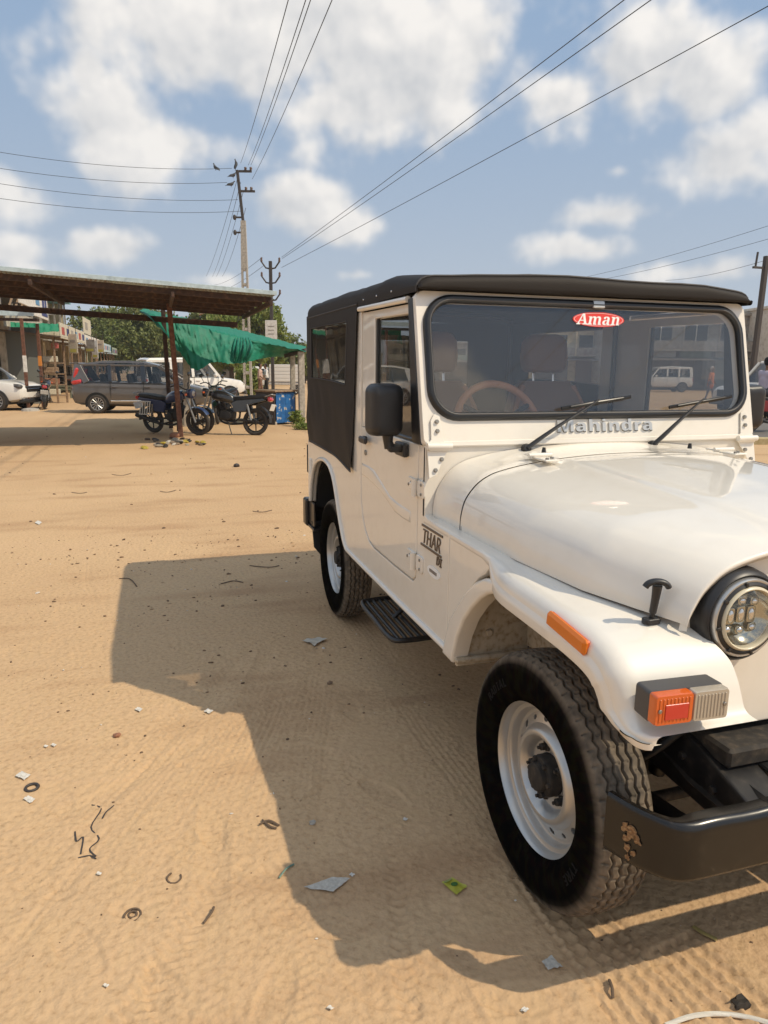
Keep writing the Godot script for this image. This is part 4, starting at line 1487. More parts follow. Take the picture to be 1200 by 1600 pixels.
func soft_top(j: Node3D):
	var top := Node3D.new()
	top.name = "canvas_top"
	j.add_child(top, true)
	var nz := FastNoiseLite.new()
	nz.seed = 77
	nz.frequency = 2.6
	nz.fractal_octaves = 3
	# ---- roof
	var hts := [Vector2(-3.085, 1.762), Vector2(-3.075, 1.80), Vector2(-3.05, 1.832), Vector2(-3.0, 1.852), Vector2(-2.85, 1.864), Vector2(-2.2, 1.866), Vector2(-1.7, 1.858), Vector2(-1.35, 1.862), Vector2(-1.05, 1.834), Vector2(-0.965, 1.824), Vector2(-0.937, 1.814), Vector2(-0.928, 1.803)]
	var zl := [-3.088, -3.084, -3.075, -3.06, -3.04, -3.01, -2.96]
	for i in 26: zl.append(-2.90 + i * (1.90 / 25.0))
	zl.append_array([-0.97, -0.95, -0.938, -0.930])
	var g := []
	for z in zl:
		var h := lerp_table(hts, z)
		var half := []
		var rear := smoothstep(-2.95, -3.085, z)
		for q in [[0.7565, 1.764, 0], [0.758, 1.785, 0], [0.757, h - 0.040, 0], [0.751, h - 0.026, 0], [0.738, h - 0.012, 0], [0.716, h - 0.003, 0], [0.69, h + 0.001, 0], [0.62, h + 0.006, 1], [0.52, h + 0.011, 1], [0.40, h + 0.016, 1], [0.27, h + 0.019, 1], [0.13, h + 0.021, 1], [0.0, h + 0.022, 1]]:
			half.append(V(q[0] - 0.02 * rear * (1.0 if q[0] > 0.6 else 0.0), maxf(q[1], 1.755), z))
		var row := []
		for p in half: row.append(V(-p.x, p.y, p.z))
		for i in range(half.size() - 2, -1, -1): row.append(half[i])
		for i in row.size():
			var p: Vector3 = row[i]
			var sag := 0.006 * (cos((p.z + 1.0) * TAU / 0.72) - 1.0) * smoothstep(0.75, 0.5, absf(p.x))
			row[i] = p + V(0, sag + nz.get_noise_3dv(p) * 0.010 * (1.0 if p.y > 1.8 else 0.4), 0)
		g.append(row)
	# front valance hanging over the windscreen frame
	var last: Array = g[g.size() - 1]
	for q in [[0.004, 0.30], [0.006, 0.7], [0.004, 1.0], [-0.010, 1.02]]:
		var row := []
		for p in last: row.append(V(p.x * 1.003, lerpf(p.y, 1.774, q[1]) + nz.get_noise_2d(p.x * 3.0, 7.0) * 0.003, p.z + q[0]))
		g.append(row)
	put("roof", grid_mesh(g), M.canvas, top)
	# welt along the front edge
	t0()
	var w := []
	for p in g[g.size() - 7]: w.append(p + V(0, 0.002, 0.002))
	s_tube(w, 0.005, 6)
	obj("welt", M.canvas_seam, top)
	# ---- side curtains with their clear windows
	for s in [-1, 1]:
		t0()
		var us := []
		for i in 15: us.append(lerpf(0.0, 0.145, i / 14.0) if i < 4 else 0.0)
		us = [0.0, 0.05, 0.10, 0.150]
		for i in range(1, 13): us.append(lerpf(0.150, 0.825, i / 12.0))
		us.append_array([0.88, 0.94, 1.0])
		var vs := [0.0, 0.03, 0.10, 0.2, 0.3, 0.4, 0.47, 0.525]
		for i in range(1, 7): vs.append(lerpf(0.525, 0.895, i / 6.0))
		vs.append_array([0.93, 0.965, 1.0])
		var P := func(u: float, v: float) -> Vector3:
			var zf := lerpf(-1.875, -1.765, v)
			var z := lerpf(zf, -3.072, u)
			var yb := lerp_table([Vector2(-3.1, 0.995), Vector2(-2.62, 1.002), Vector2(-2.28, 0.990), Vector2(-2.05, 0.972), Vector2(-1.87, 0.952)], z)
			var y := lerpf(yb, 1.790, v)
			var wr := nz.get_noise_3d(0.0, y * 1.4 + z * 0.8, z * 1.6) * 0.018 * (1.0 - 0.96 * smoothstep(0.38, 0.50, v) * smoothstep(0.99, 0.92, v)) * smoothstep(0.0, 0.2, v) * smoothstep(1.0, 0.85, v)
			var fl := 0.010 * sin(z * 9.0) * smoothstep(0.25, 0.0, v)
			return V(-0.7555 - 0.004 - wr - fl * 0.5 + 0.03 * smoothstep(0.94, 1.0, u), y, z)
		for i in us.size() - 1:
			for k in vs.size() - 1:
				if us[i] > 0.149 and us[i + 1] < 0.826 and vs[k] > 0.524 and vs[k + 1] < 0.896: continue
				var a: Vector3 = P.call(us[i], vs[k])
				var b: Vector3 = P.call(us[i + 1], vs[k])
				var c: Vector3 = P.call(us[i + 1], vs[k + 1])
				var d: Vector3 = P.call(us[i], vs[k + 1])
				quad(a, d, c, b)
		if s > 0: T = mirrored(T)
		var cur := obj("side_curtain", M.canvas, top, 70)
		t0()
		var gg := []
		for i in 19:
			var row := []
			for k in 9:
				var u := lerpf(0.149, 0.826, i / 18.0)
				var v := lerpf(0.524, 0.896, k / 8.0)
				var p: Vector3 = P.call(u, v)
				p.x += 0.003 - nz.get_noise_3d(9.0, p.y * 0.8, p.z * 0.6) * 0.0010
				row.append(p if s < 0 else V(-p.x, p.y, p.z))
			gg.append(row)
		put("clear_window", grid_mesh(gg), M.vinyl, cur)
		t0()   # stitched border of the window, hem and seam
		var bd := []
		for q in [[0.145, 0.520], [0.83, 0.520], [0.83, 0.900], [0.145, 0.900]]: bd.append(q)
		for i in 4:
			var q0 = bd[i]
			var q1 = bd[(i + 1) % 4]
			var line := []
			for k in 9:
				var p: Vector3 = P.call(lerpf(q0[0], q1[0], k / 8.0), lerpf(q0[1], q1[1], k / 8.0))
				line.append(p + V(-0.001, 0, 0))
			s_tube(line, 0.006, 6, true, false, 0.35)
		if s > 0: T = mirrored(T)
		obj("window_binding", M.canvas_seam, cur)
		for vv in [0.985, 0.012]:
			t0()
			var line := []
			for k in 14: line.append(P.call(k / 13.0, vv) + V(-0.0005, 0, 0))
			s_tube(line, 0.0035, 6)
			if s > 0: T = mirrored(T)
			obj("seam", M.canvas_seam, cur)
	# ---- rear curtain
	t0()
	for part in [[-0.73, -0.40, 0.99, 1.78], [0.40, 0.73, 0.99, 1.78], [-0.40, 0.40, 0.99, 1.36], [-0.40, 0.40, 1.66, 1.78]]:
		s_box(V((part[0] + part[1]) * 0.5, (part[2] + part[3]) * 0.5, -3.082), V(part[1] - part[0], part[3] - part[2], 0.006), 0.0)
	var rc := obj("rear_curtain", M.canvas, top)
	t0()
	s_box(V(0, 1.51, -3.082), V(0.80, 0.30, 0.002), 0.0)
	obj("clear_window", M.vinyl, rc)
	# ---- bows inside
	for z in [-1.80, -3.03]:
		t0()
		s_tube(curve([V(-0.70, 1.0, z), V(-0.70, 1.70, z), V(-0.66, 1.81, z), V(-0.3, 1.835, z), V(0.3, 1.835, z), V(0.66, 1.81, z), V(0.70, 1.70, z), V(0.70, 1.0, z)], 4), 0.014, 8)
		obj("hoop", M.black_metal, top, 60)

func cabin(j: Node3D):
	t0()
	var rings := []
	for x in [-0.70, -0.66, 0.66, 0.70]:
		var e := 0.02 if absf(x) > 0.68 else 0.0
		rings.append(PackedVector3Array([V(x, 1.195 - e, -0.90), V(x, 1.205 - e, -1.02), V(x, 1.18 - e, -1.08), V(x, 1.02, -1.09), V(x, 0.93 + e, -1.05), V(x, 0.93 + e, -0.90)]))
	s_loft(rings)
	obj("dashboard", M.plastic, j)
	t0()
	s_box(V(-0.30, 1.213, -1.04), V(0.34, 0.05, 0.10), 0.02)
	obj("instrument_hood", M.plastic, j)
	# steering wheel
	var sw := Node3D.new()
	sw.name = "steering_wheel"
	j.add_child(sw, true)
	sw.position = V(-0.275, 1.245, -1.20)
	sw.rotation = V(deg_to_rad(-24), 0, 0)
	t0()
	var pts := []
	for k in 36: pts.append(V(cos(TAU * k / 36.0) * 0.192, sin(TAU * k / 36.0) * 0.192, 0))
	s_tube(pts, 0.0165, 10, false, true)
	obj("wheel_rim", M.tan_leather, sw, 80)
	t0()
	for k in 3:
		var t := -PI / 2 + TAU * k / 3.0
		s_tube([V(0, 0, 0.012), V(cos(t) * 0.19, sin(t) * 0.19, 0)], 0.012, 8)
	s_lathe([Vector2(0.055, -0.01), Vector2(0.055, 0.015), Vector2(0.03, 0.025), Vector2(0, 0.026)], Transform3D(Basis.IDENTITY, Vector3.ZERO), 20)
	s_tube([V(0, 0, 0.0), V(0, -0.05, 0.25)], 0.022, 8)
	obj("wheel_spokes", M.plastic, sw)
	for x in [-0.335, 0.305]:
		var seat := Node3D.new()
		seat.name = "seat"
		j.add_child(seat, true)
		seat.position = V(x, 0.62, -1.50)
		t0()
		rings = []
		for q in [[0.26, 0.19, 0.03], [0.24, 0.23, 0.10], [0.0, 0.245, 0.13], [-0.20, 0.24, 0.12], [-0.26, 0.22, 0.06]]:
			var r := PackedVector3Array()
			for p in rrect(0, 0.14, q[1], 0.05 + q[2] * 0.4, 0.05, 5): r.append(V(p.x, p.y, q[0]))
			rings.append(r)
		s_loft(rings)
		obj("seat_cushion", M.seat, seat, 60)
		t0()
		rings = []
		for q in [[0.16, 0.20, 0.055], [0.25, 0.245, 0.075], [0.45, 0.25, 0.075], [0.62, 0.235, 0.07], [0.74, 0.20, 0.055], [0.80, 0.15, 0.035]]:
			var r := PackedVector3Array()
			for p in rrect(0, 0, q[1], q[2], q[2] * 0.8, 5): r.append(V(p.x, q[0], -0.24 - (q[0] - 0.16) * 0.16 - p.y))
			rings.append(r)
		s_loft(rings)
		obj("backrest", M.seat, seat, 60)
		t0()   # piping down the sides of the backrest
		for s in [-1, 1]:
			s_tube(curve([V(s * 0.215, 0.2, -0.19), V(s * 0.232, 0.45, -0.225), V(s * 0.215, 0.62, -0.26), V(s * 0.15, 0.775, -0.30)], 4), 0.016, 6)
		obj("bolster", M.tan_leather, seat, 60)
		t0()
		rings = []
		for q in [[0.845, 0.10, 0.04], [0.865, 0.125, 0.052], [0.93, 0.132, 0.055], [1.00, 0.125, 0.05], [1.035, 0.10, 0.035], [1.045, 0.07, 0.02]]:
			var r := PackedVector3Array()
			for p in rrect(0, 0, q[1], q[2], q[2] * 0.8, 5): r.append(V(p.x, q[0], -0.36 - p.y))
			rings.append(r)
		s_loft(rings)
		obj("headrest", M.seat, seat, 60)
		t0()
		for s in [-1, 1]: s_tube([V(s * 0.06, 0.76, -0.345), V(s * 0.06, 0.87, -0.36)], 0.007, 8)
		obj("headrest_post", M.chrome, seat)
	t0()
	s_box(V(0, 0.94, -2.55), V(0.9, 0.06, 0.9), 0.02)
	obj("rear_bench", M.seat, j)

func chassis(j: Node3D):
	for s in [-1, 1]:
		t0()
		s_tube([V(s * 0.40, 0.47, 0.50), V(s * 0.40, 0.475, 0.30), V(s * 0.39, 0.53, 0.05), V(s * 0.38, 0.53, -0.5), V(s * 0.38, 0.46, -0.9), V(s * 0.38, 0.46, -2.0), V(s * 0.38, 0.54, -2.4), V(s * 0.38, 0.50, -3.1)], 0.052, 4, true, false, 1.35)
		obj("frame_rail", M.under, j, 30)
		for zz in [0.0, -2.43]:
			t0()
			for k in 5:
				var hl := 0.50 - k * 0.08
				var leaf := []
				for i in 9:
					var u := i / 8.0 * 2.0 - 1.0
					leaf.append(V(s * 0.44, 0.33 + 0.085 * u * u * (hl / 0.5) * (hl / 0.5) - k * 0.009, zz + u * hl))
				s_tube(leaf, 0.022, 4, true, false, 0.25)
			obj("leaf_spring", M.under, j)
			t0()
			s_tube([V(s * 0.36, 0.36, zz + 0.08), V(s * 0.38, 0.62, zz + 0.16)], [0.026, 0.02], 10)
			obj("damper", M.black_metal, j)
	t0()
	s_tube([V(-0.56, 0.345, 0), V(0.56, 0.345, 0)], 0.045, 12)
	s_ball(V(0.12, 0.345, 0.02), V(0.13, 0.13, 0.13), 14, 10)
	for s in [-1, 1]: s_ball(V(s * 0.50, 0.35, 0), V(0.07, 0.09, 0.08), 12, 8)
	s_tube([V(-0.50, 0.30, 0.12), V(0.50, 0.32, 0.12)], 0.017, 8)
	obj("front_axle", M.under, j, 60)
	t0()
	s_tube([V(-0.56, 0.345, -2.43), V(0.56, 0.345, -2.43)], 0.048, 12)
	s_ball(V(0.12, 0.345, -2.43), V(0.14, 0.14, 0.14), 14, 10)
	obj("rear_axle", M.under, j, 60)
	t0()   # gearbox, sump, pipe: the dark mass under the floor
	s_box(V(0.02, 0.44, -0.9), V(0.36, 0.22, 0.9), 0.05)
	s_box(V(0.02, 0.45, -0.15), V(0.34, 0.20, 0.5), 0.05)
	s_tube([V(-0.22, 0.42, -0.6), V(-0.26, 0.40, -1.6), V(-0.28, 0.50, -2.3), V(-0.3, 0.45, -3.0)], 0.03, 8)
	obj("gearbox", M.under, j)
	t0()
	s_box(V(0, 0.585, 0.30), V(0.86, 0.05, 0.20), 0.008)
	obj("radiator_shelf", M.under, j)
	t0()
	s_tube(curve([V(-0.45, 0.62, 0.28), V(-0.50, 0.52, 0.22), V(-0.54, 0.42, 0.12), V(-0.53, 0.38, 0.02)], 5), 0.011, 8)
	obj("brake_hose", M.rubber, j, 60)
	t0()
	s_plate(P2([[0.10, 0.44], [0.10, 0.60], [0.30, 0.585], [0.49, 0.525], [0.49, 0.42]]), 0.335, 0.445, SIDE, 0.010)
	pair("frame_horn", M.black_metal, j)
	for s in [-1, 1]:
		for q in [[0.18, 0.54], [0.27, 0.53], [0.38, 0.50]]:
			t0()
			s_bolt(V(s * 0.445, q[1], q[0]), V(s, 0, 0), 0.011, 0.010)
			obj("horn_bolt", M.under, j)
	# ---------- front bumper: pressed channel with swept ends
	var path := curve([V(-0.735, 0, 0.362), V(-0.712, 0, 0.425), V(-0.680, 0, 0.478), V(-0.655, 0, 0.505), V(-0.620, 0, 0.519), V(-0.56, 0, 0.522), V(-0.40, 0, 0.522), V(-0.2, 0, 0.522), V(0, 0, 0.522)], 4)
	var full := []
	for p in path: full.append(p)
	for i in range(path.size() - 2, -1, -1): full.append(V(-path[i].x, 0, path[i].z))
	var sec := [[-0.044, 0.520], [-0.044, 0.532], [-0.020, 0.534], [-0.012, 0.5325], [-0.005, 0.528], [0.0005, 0.520], [0.002, 0.510], [0.002, 0.404], [-0.002, 0.394], [-0.010, 0.388], [-0.045, 0.386], [-0.045, 0.394], [-0.014, 0.398], [-0.008, 0.405], [-0.008, 0.510], [-0.014, 0.520]]
	t0()
	var rings := []
	var n := full.size()
	for i in n:
		var d: Vector3 = (full[mini(i + 1, n - 1)] - full[maxi(i - 1, 0)]).normalized()
		var o := V(d.z, 0, -d.x) * -1.0
		if o.z < 0 and absf(full[i].x) < 0.6: o = -o
		var r := PackedVector3Array()
		var lipw := lerpf(0.45, 1.0, smoothstep(0.70, 0.60, absf(full[i].x)))
		var dip := 0.002 * sin(full[i].x * 31.0)
		for q in sec: r.append(full[i] + o * (q[0] * lipw) + V(0, q[1] + (dip if q[1] > 0.5 else 0.0), 0))
		rings.append(r)
	s_loft(rings)
	var bump := obj("front_bumper", M.bumper, j, 55)
	# patches where the paint has flaked to rust at its end
	var bd := (V(-0.680, 0, 0.478) - V(-0.735, 0, 0.362)).normalized()
	var bo := V(-bd.z, 0, bd.x)
	var BX := Transform3D(bd, V(0, 1, 0), bo, V(-0.712, 0, 0.425) + bo * 0.0035)
	rng.seed = 9
	for k in 7:
		t0()
		var cx: float = [-0.012, 0.004, 0.018, -0.008, -0.004, 0.012, 0.0][k]
		var cy: float = [0.478, 0.470, 0.462, 0.452, 0.430, 0.424, 0.408][k]
		var pl := PackedVector2Array()
		for i in 11:
			var t := TAU * i / 11.0
			var rr: float = [0.014, 0.018, 0.015, 0.012, 0.011, 0.009, 0.008][k] * rng.randf_range(0.45, 1.15)
			pl.append(Vector2(cx + cos(t) * rr * 0.8, cy + sin(t) * rr))
		s_plate(pl, -0.002, 0.0012, BX)
		obj("rust_patch", M.rust, bump)
	t0()   # flat black plate that closes the space behind the bumper
	s_box(V(0, 0.556, 0.372), V(0.66, 0.012, 0.165), 0.004, Basis(V(1, 0, 0), 0.10))
	obj("gravel_plate", M.black_metal, j)
	# ---------- side steps of bent tube
	for s in [-1, 1]:
		t0()
		var loop := curve([V(-0.60, 0.36, -1.60), V(-0.74, 0.356, -1.60), V(-0.785, 0.354, -1.56), V(-0.788, 0.352, -1.35), V(-0.785, 0.35, -1.12), V(-0.74, 0.35, -1.075), V(-0.60, 0.352, -1.075)], 4)
		s_tube(loop, 0.0125, 8)
		for x in [-0.755, -0.722, -0.690, -0.658, -0.626]: s_tube([V(x, 0.352, -1.595), V(x, 0.350, -1.08)], 0.0095, 8)
		s_tube([V(-0.70, 0.352, -1.34), V(-0.60, 0.44, -1.34), V(-0.42, 0.45, -1.34)], 0.012, 8)
		s_tube([V(-0.60, 0.36, -1.60), V(-0.40, 0.45, -1.60)], 0.012, 8)
		s_tube([V(-0.60, 0.352, -1.075), V(-0.40, 0.45, -1.075)], 0.012, 8)
		if s > 0: T = mirrored(T)
		obj("side_step", M.black_metal, j, 60)
	# ---------- rear: bumper ends, mud flaps, wheel-well lining
	for s in [-1, 1]:
		t0()
		s_box(V(-0.68, 0.50, -3.13), V(0.17, 0.19, 0.10), 0.012)
		s_box(V(-0.735, 0.51, -3.00), V(0.012, 0.16, 0.17), 0.004)
		s_box(V(-0.70, 0.415, -3.02), V(0.10, 0.02, 0.25), 0.004)
		if s > 0: T = mirrored(T)
		obj("bumper_end", M.black_metal, j)
		t0()
		s_plate(P2([[-0.745, 0.46], [-0.46, 0.46], [-0.46, 0.26], [-0.52, 0.215], [-0.68, 0.215], [-0.73, 0.28]]), -2.985, -2.97, FRONT, 0.004)
		if s > 0: T = mirrored(T)
		obj("mud_flap", M.rubber, j)
		t0()
		var rg := []
		for k in 15:
			var t := PI * (k / 14.0)
			rg.append(PackedVector3Array([V(-0.715, 0.56 + sin(t) * 0.365, -2.505 - cos(t) * 0.465), V(-0.47, 0.56 + sin(t) * 0.365, -2.505 - cos(t) * 0.465)]))
		s_loft(rg, false, false)
		s_box(V(-0.475, 0.70, -2.5), V(0.01, 0.42, 0.95), 0.0)
		if s > 0: T = mirrored(T)
		obj("wheel_well", M.dark, j, 60)
	t0()
	s_box(V(0, 0.50, -3.11), V(1.20, 0.10, 0.06), 0.008)
	obj("rear_bumper", M.black_metal, j)

func more_materials():
	M.tyre = StandardMaterial3D.new()
	M.tyre.vertex_color_use_as_albedo = true
	M.tyre.roughness = 0.8
	M.tyre.metallic_specular = 0.06
	M.tyre_black = mat(0.016, 0.015, 0.014, 0.7)
	M.tyre_black.metallic_specular = 0.12
	M.letter = mat(0.58, 0.57, 0.545, 0.28, 0.45)
	M.orange_lens = paint(0.66, 0.11, 0.008, 1.0, 0.25)
	M.halo = mat(0.62, 0.55, 0.40, 0.3)
	M.reflector = mat(0.42, 0.41, 0.34, 0.14, 1.0)
	M.lamp_glass = glass(0.5, 0.5, 0.45, 0.06)

# ================================================================ sheds, stalls, poles, houses, trees
const ROW := "sheds and posts of the market lot"
func post(parent: Node, called: String, a: Vector3, b: Vector3, w: float, m: Material):
	t0()
	var bs := frame_of(b - a, V(0, 0, 1))
	s_box((a + b) * 0.5, V(w, w, a.distance_to(b)), w * 0.08, bs)
	return obj(called, m, parent)
func corrugated(w: float, l: float, amp := 0.018, pitch := 0.076) -> ArrayMesh:   # x across, z along
	var n := int(w / pitch * 6.0)
	var g := []
	for k in 2:
		var row := []
		for i in n + 1: row.append(V(w * i / n, sin(i / 6.0 * TAU) * amp, -l * k))
		g.append(row)
	# underside close below the top, so the sheet has a thickness
	var r2 := []
	for k in 2:
		var row := []
		for i in n + 1: row.append(V(w * i / n, sin(i / 6.0 * TAU) * amp - 0.004, -l * (1 - k)))
		r2.append(row)
	return grid_mesh([g[0], g[1], r2[0], r2[1], g[0]])

func shed_main():
	var o := V(-1.26, gh(0, -14.4), -14.4)
	var s := thing("market_shed", "long open shed with rusty corrugated roof over the motorcycles", "shed", o)
	var roof_y := func(x: float, z: float) -> float: return 2.702 - (x - 0.45) * 0.049 - (z + 11.85) * 0.004
	var x := 0.46
	var k := 0
	while x > -10.0:
		var w := 0.99
		var m := corrugated(w, 4.55)
		var p := put("roof_sheet", m, M.roof_blue if k != 2 else M.roof_blue2, s)
		p.rotation = V(0, 0, atan(-0.049))
		p.position = V(x - w, roof_y.call(x - w, -11.8) + 0.02 + (0.008 if k % 2 else 0.0), -11.80 + rng.randf_range(-0.03, 0.03)) - o
		x -= 0.93
		k += 1
	# ceiling boards seen from below, purlins and beams
	for z in [-11.98, -13.2, -14.45, -15.4, -16.25]:
		t0()
		var h := 0.10 if z > -16.0 else 0.13
		s_box(V(-4.7, roof_y.call(-4.7, z) - 0.075, z) - o, V(10.2, h, 0.07), 0.006, Basis(V(0, 0, 1), atan(-0.049)))
		obj("purlin", M.rust_dark, s)
	t0()
	s_box(V(-4.55, roof_y.call(-4.55, -16.5) - 0.34, -16.5) - o, V(9.6, 0.13, 0.08), 0.006, Basis(V(0, 0, 1), atan(-0.049)))
	obj("beam", M.rust_dark, s)
	for xx in [0.36, -1.35, -3.6, -6.0, -8.4]:
		t0()
		s_box(V(xx, roof_y.call(xx, -14.0) - 0.15, -14.0) - o, V(0.06, 0.09, 4.5), 0.006)
		obj("rafter", M.rust_dark, s)
	t0()
	s_box(V(-4.75, roof_y.call(-4.75, -11.77) + 0.035, -11.77) - o, V(10.45, 0.075, 0.02), 0.004, Basis(V(0, 0, 1), atan(-0.049)))
	obj("edge_trim", M.pale_blue, s)
	var pb := gp(283, 683)
	post(s, "post", V(pb.x, pb.y - 0.05, pb.z) - o, vp(264, 474, depth_of(pb) + 0.15) - o, 0.105, M.rust_steel)
	var pc := vp(264, 600, 17.6)
	post(s, "post", V(pc.x, gh(0, pc.z) - 0.05, pc.z) - o, V(pc.x - 0.05, roof_y.call(pc.x, pc.z) - 0.10, pc.z) - o, 0.10, M.rust_dark)
	for q in [[-6.3, -14.4], [-6.3, -16.4], [-9.2, -14.4]]:
		post(s, "post", V(q[0], gh(0, q[1]) - 0.05, q[1]) - o, V(q[0], roof_y.call(q[0], q[1]) - 0.12, q[1]) - o, 0.10, M.rust_steel)
	t0()
	s_ball(pb - o + V(-0.14, 0.05, 0.10), V(0.11, 0.07, 0.09), 9, 6)
	tag(obj("brick_lump", M.brick), "rounded red brick lump at the foot of the rusty shed post", "rubble")
	get_child(get_child_count() - 1).position = o

func cloth(called: String, rows: Array, m: Material, folds: float, parent: Node = null, org := Vector3.ZERO) -> MeshInstance3D:
	# rows of points, each resampled; folds push along the view axis
	var nz := FastNoiseLite.new()
	nz.seed = 51
	nz.frequency = 0.8
	var g := []
	var res := []
	for r in rows: res.append(curve(r, 12))
	var n: int = res[0].size()
	for k in (res.size() - 1) * 8 + 1:
		var a := mini(k / 8, res.size() - 2)
		var f := k / 8.0 - a
		var row := []
		for i in n:
			var p: Vector3 = res[a][i].lerp(res[a + 1][i], f)
			var w := nz.get_noise_2d(i * 0.9, k * 0.10) + 0.6 * nz.get_noise_2d(i * 2.3 + 50.0, k * 0.2)
			row.append(p + fwd() * w * folds + V(0, w * folds * 0.35, 0) - org)
		g.append(row)
	return put(called, grid_mesh(g), m, parent)

func tarp_stall():
	var c := vp(430, 640, 18.9)
	c.y = gh(0, c.z)
	# posts that carry the net
	var o := vp(291, 640, 18.2)
	o.y = gh(0, o.z)
	var st := thing("net_awning", "green shade net slung between rough posts beside the motorcycles", "awning", o)
	post(st, "post", V(0, -0.05, 0), vp(290, 501, 18.2) - o, 0.17, M.concrete)
	var b2 := vp(472, 650, 19.4)
	post(st, "post", V(b2.x, gh(0, b2.z) - 0.05, b2.z) - o, vp(470, 549, 19.4) - o, 0.16, M.concrete)
	var b3 := vp(458, 650, 20.4)
	post(st, "post", V(b3.x, gh(0, b3.z) - 0.05, b3.z) - o, vp(457, 552, 20.4) - o, 0.13, M.concrete)
	post(st, "rail", vp(446, 556, 20.0) - o, vp(478, 547, 19.4) - o, 0.10, M.dark_steel)
	post(st, "prop", vp(272, 512, 18.0) - o, vp(289, 508, 18.2) - o, 0.04, M.wood)
	var up := [vp(226, 482, 19.5), vp(262, 491, 20.2), vp(292, 497, 20.2), vp(330, 505, 20.6), vp(372, 515, 20.8), vp(420, 527, 21.0), vp(478, 542, 21.0)]
	var ridge := [vp(218, 485, 17.0), vp(258, 497, 17.8), vp(292, 503, 18.1), vp(330, 515, 18.5), vp(372, 526, 18.8), vp(425, 538, 19.1), vp(478, 549, 19.2)]
	var mid := [vp(228, 492, 17.0), vp(262, 512, 17.7), vp(297, 538, 17.9), vp(332, 541, 18.3), vp(371, 546, 18.5), vp(425, 548, 19.4), vp(470, 553, 20.4)]
	var low := [vp(240, 503, 17.0), vp(266, 530, 17.6), vp(302, 577, 17.8), vp(334, 566, 18.1), vp(371, 568, 18.3), vp(425, 558, 19.6), vp(458, 558, 21.3)]
	cloth("shade_net", [up, ridge, mid, low], M.green_net, 0.10, st, o)
	# gathered knot of cloth
	var kn := []
	for i in 7: kn.append([vp(368 + i * 4, 528, 18.7), vp(366 + i * 5.5, 545, 18.35 - 0.12 * (i % 2)), vp(364 + i * 4, 567, 18.25)])
	for i in 6:
		t0()
		s_tube(curve([kn[i][0] - o, kn[i][1] - o, kn[i][2] - o], 4), [0.015, 0.02, 0.03, 0.04, 0.045, 0.045, 0.04, 0.03, 0.02], 6)
		obj("fold", M.green_net, st, 60)
	# blue stall box under the net's end
	var a := gp(430, 664)
	var b := gp(468, 661)
	b = a + (b - a).normalized() * 0.80
	var q := thing("stall_box", "peeling blue metal stall box under the end of green net", "box", a, atan2(-(b - a).z, (b - a).x))
	for i in 4:
		t0()
		s_box(V(0.13 + i * 0.18, 0.44, 0.0), V(0.176, 0.80, 0.02), 0.006)
		obj("panel", M.blue_peel, q)
	t0()
	s_box(V(0.0, 0.44, -0.35), V(0.03, 0.86, 0.70), 0.004)
	s_box(V(0.79, 0.44, -0.35), V(0.03, 0.86, 0.70), 0.004)
	s_box(V(0.4, 0.44, -0.70), V(0.8, 0.86, 0.03), 0.004)
	obj("side", M.dark_steel, q)
	t0()
	s_box(V(0.40, 0.88, -0.33), V(0.92, 0.05, 0.80), 0.01)
	obj("slab", M.wood, q)
	for x in [0.03, 0.77]:
		t0()
		s_box(V(x, 0.03, -0.02), V(0.07, 0.10, 0.07), 0.01)
		obj("foot", M.concrete, q)

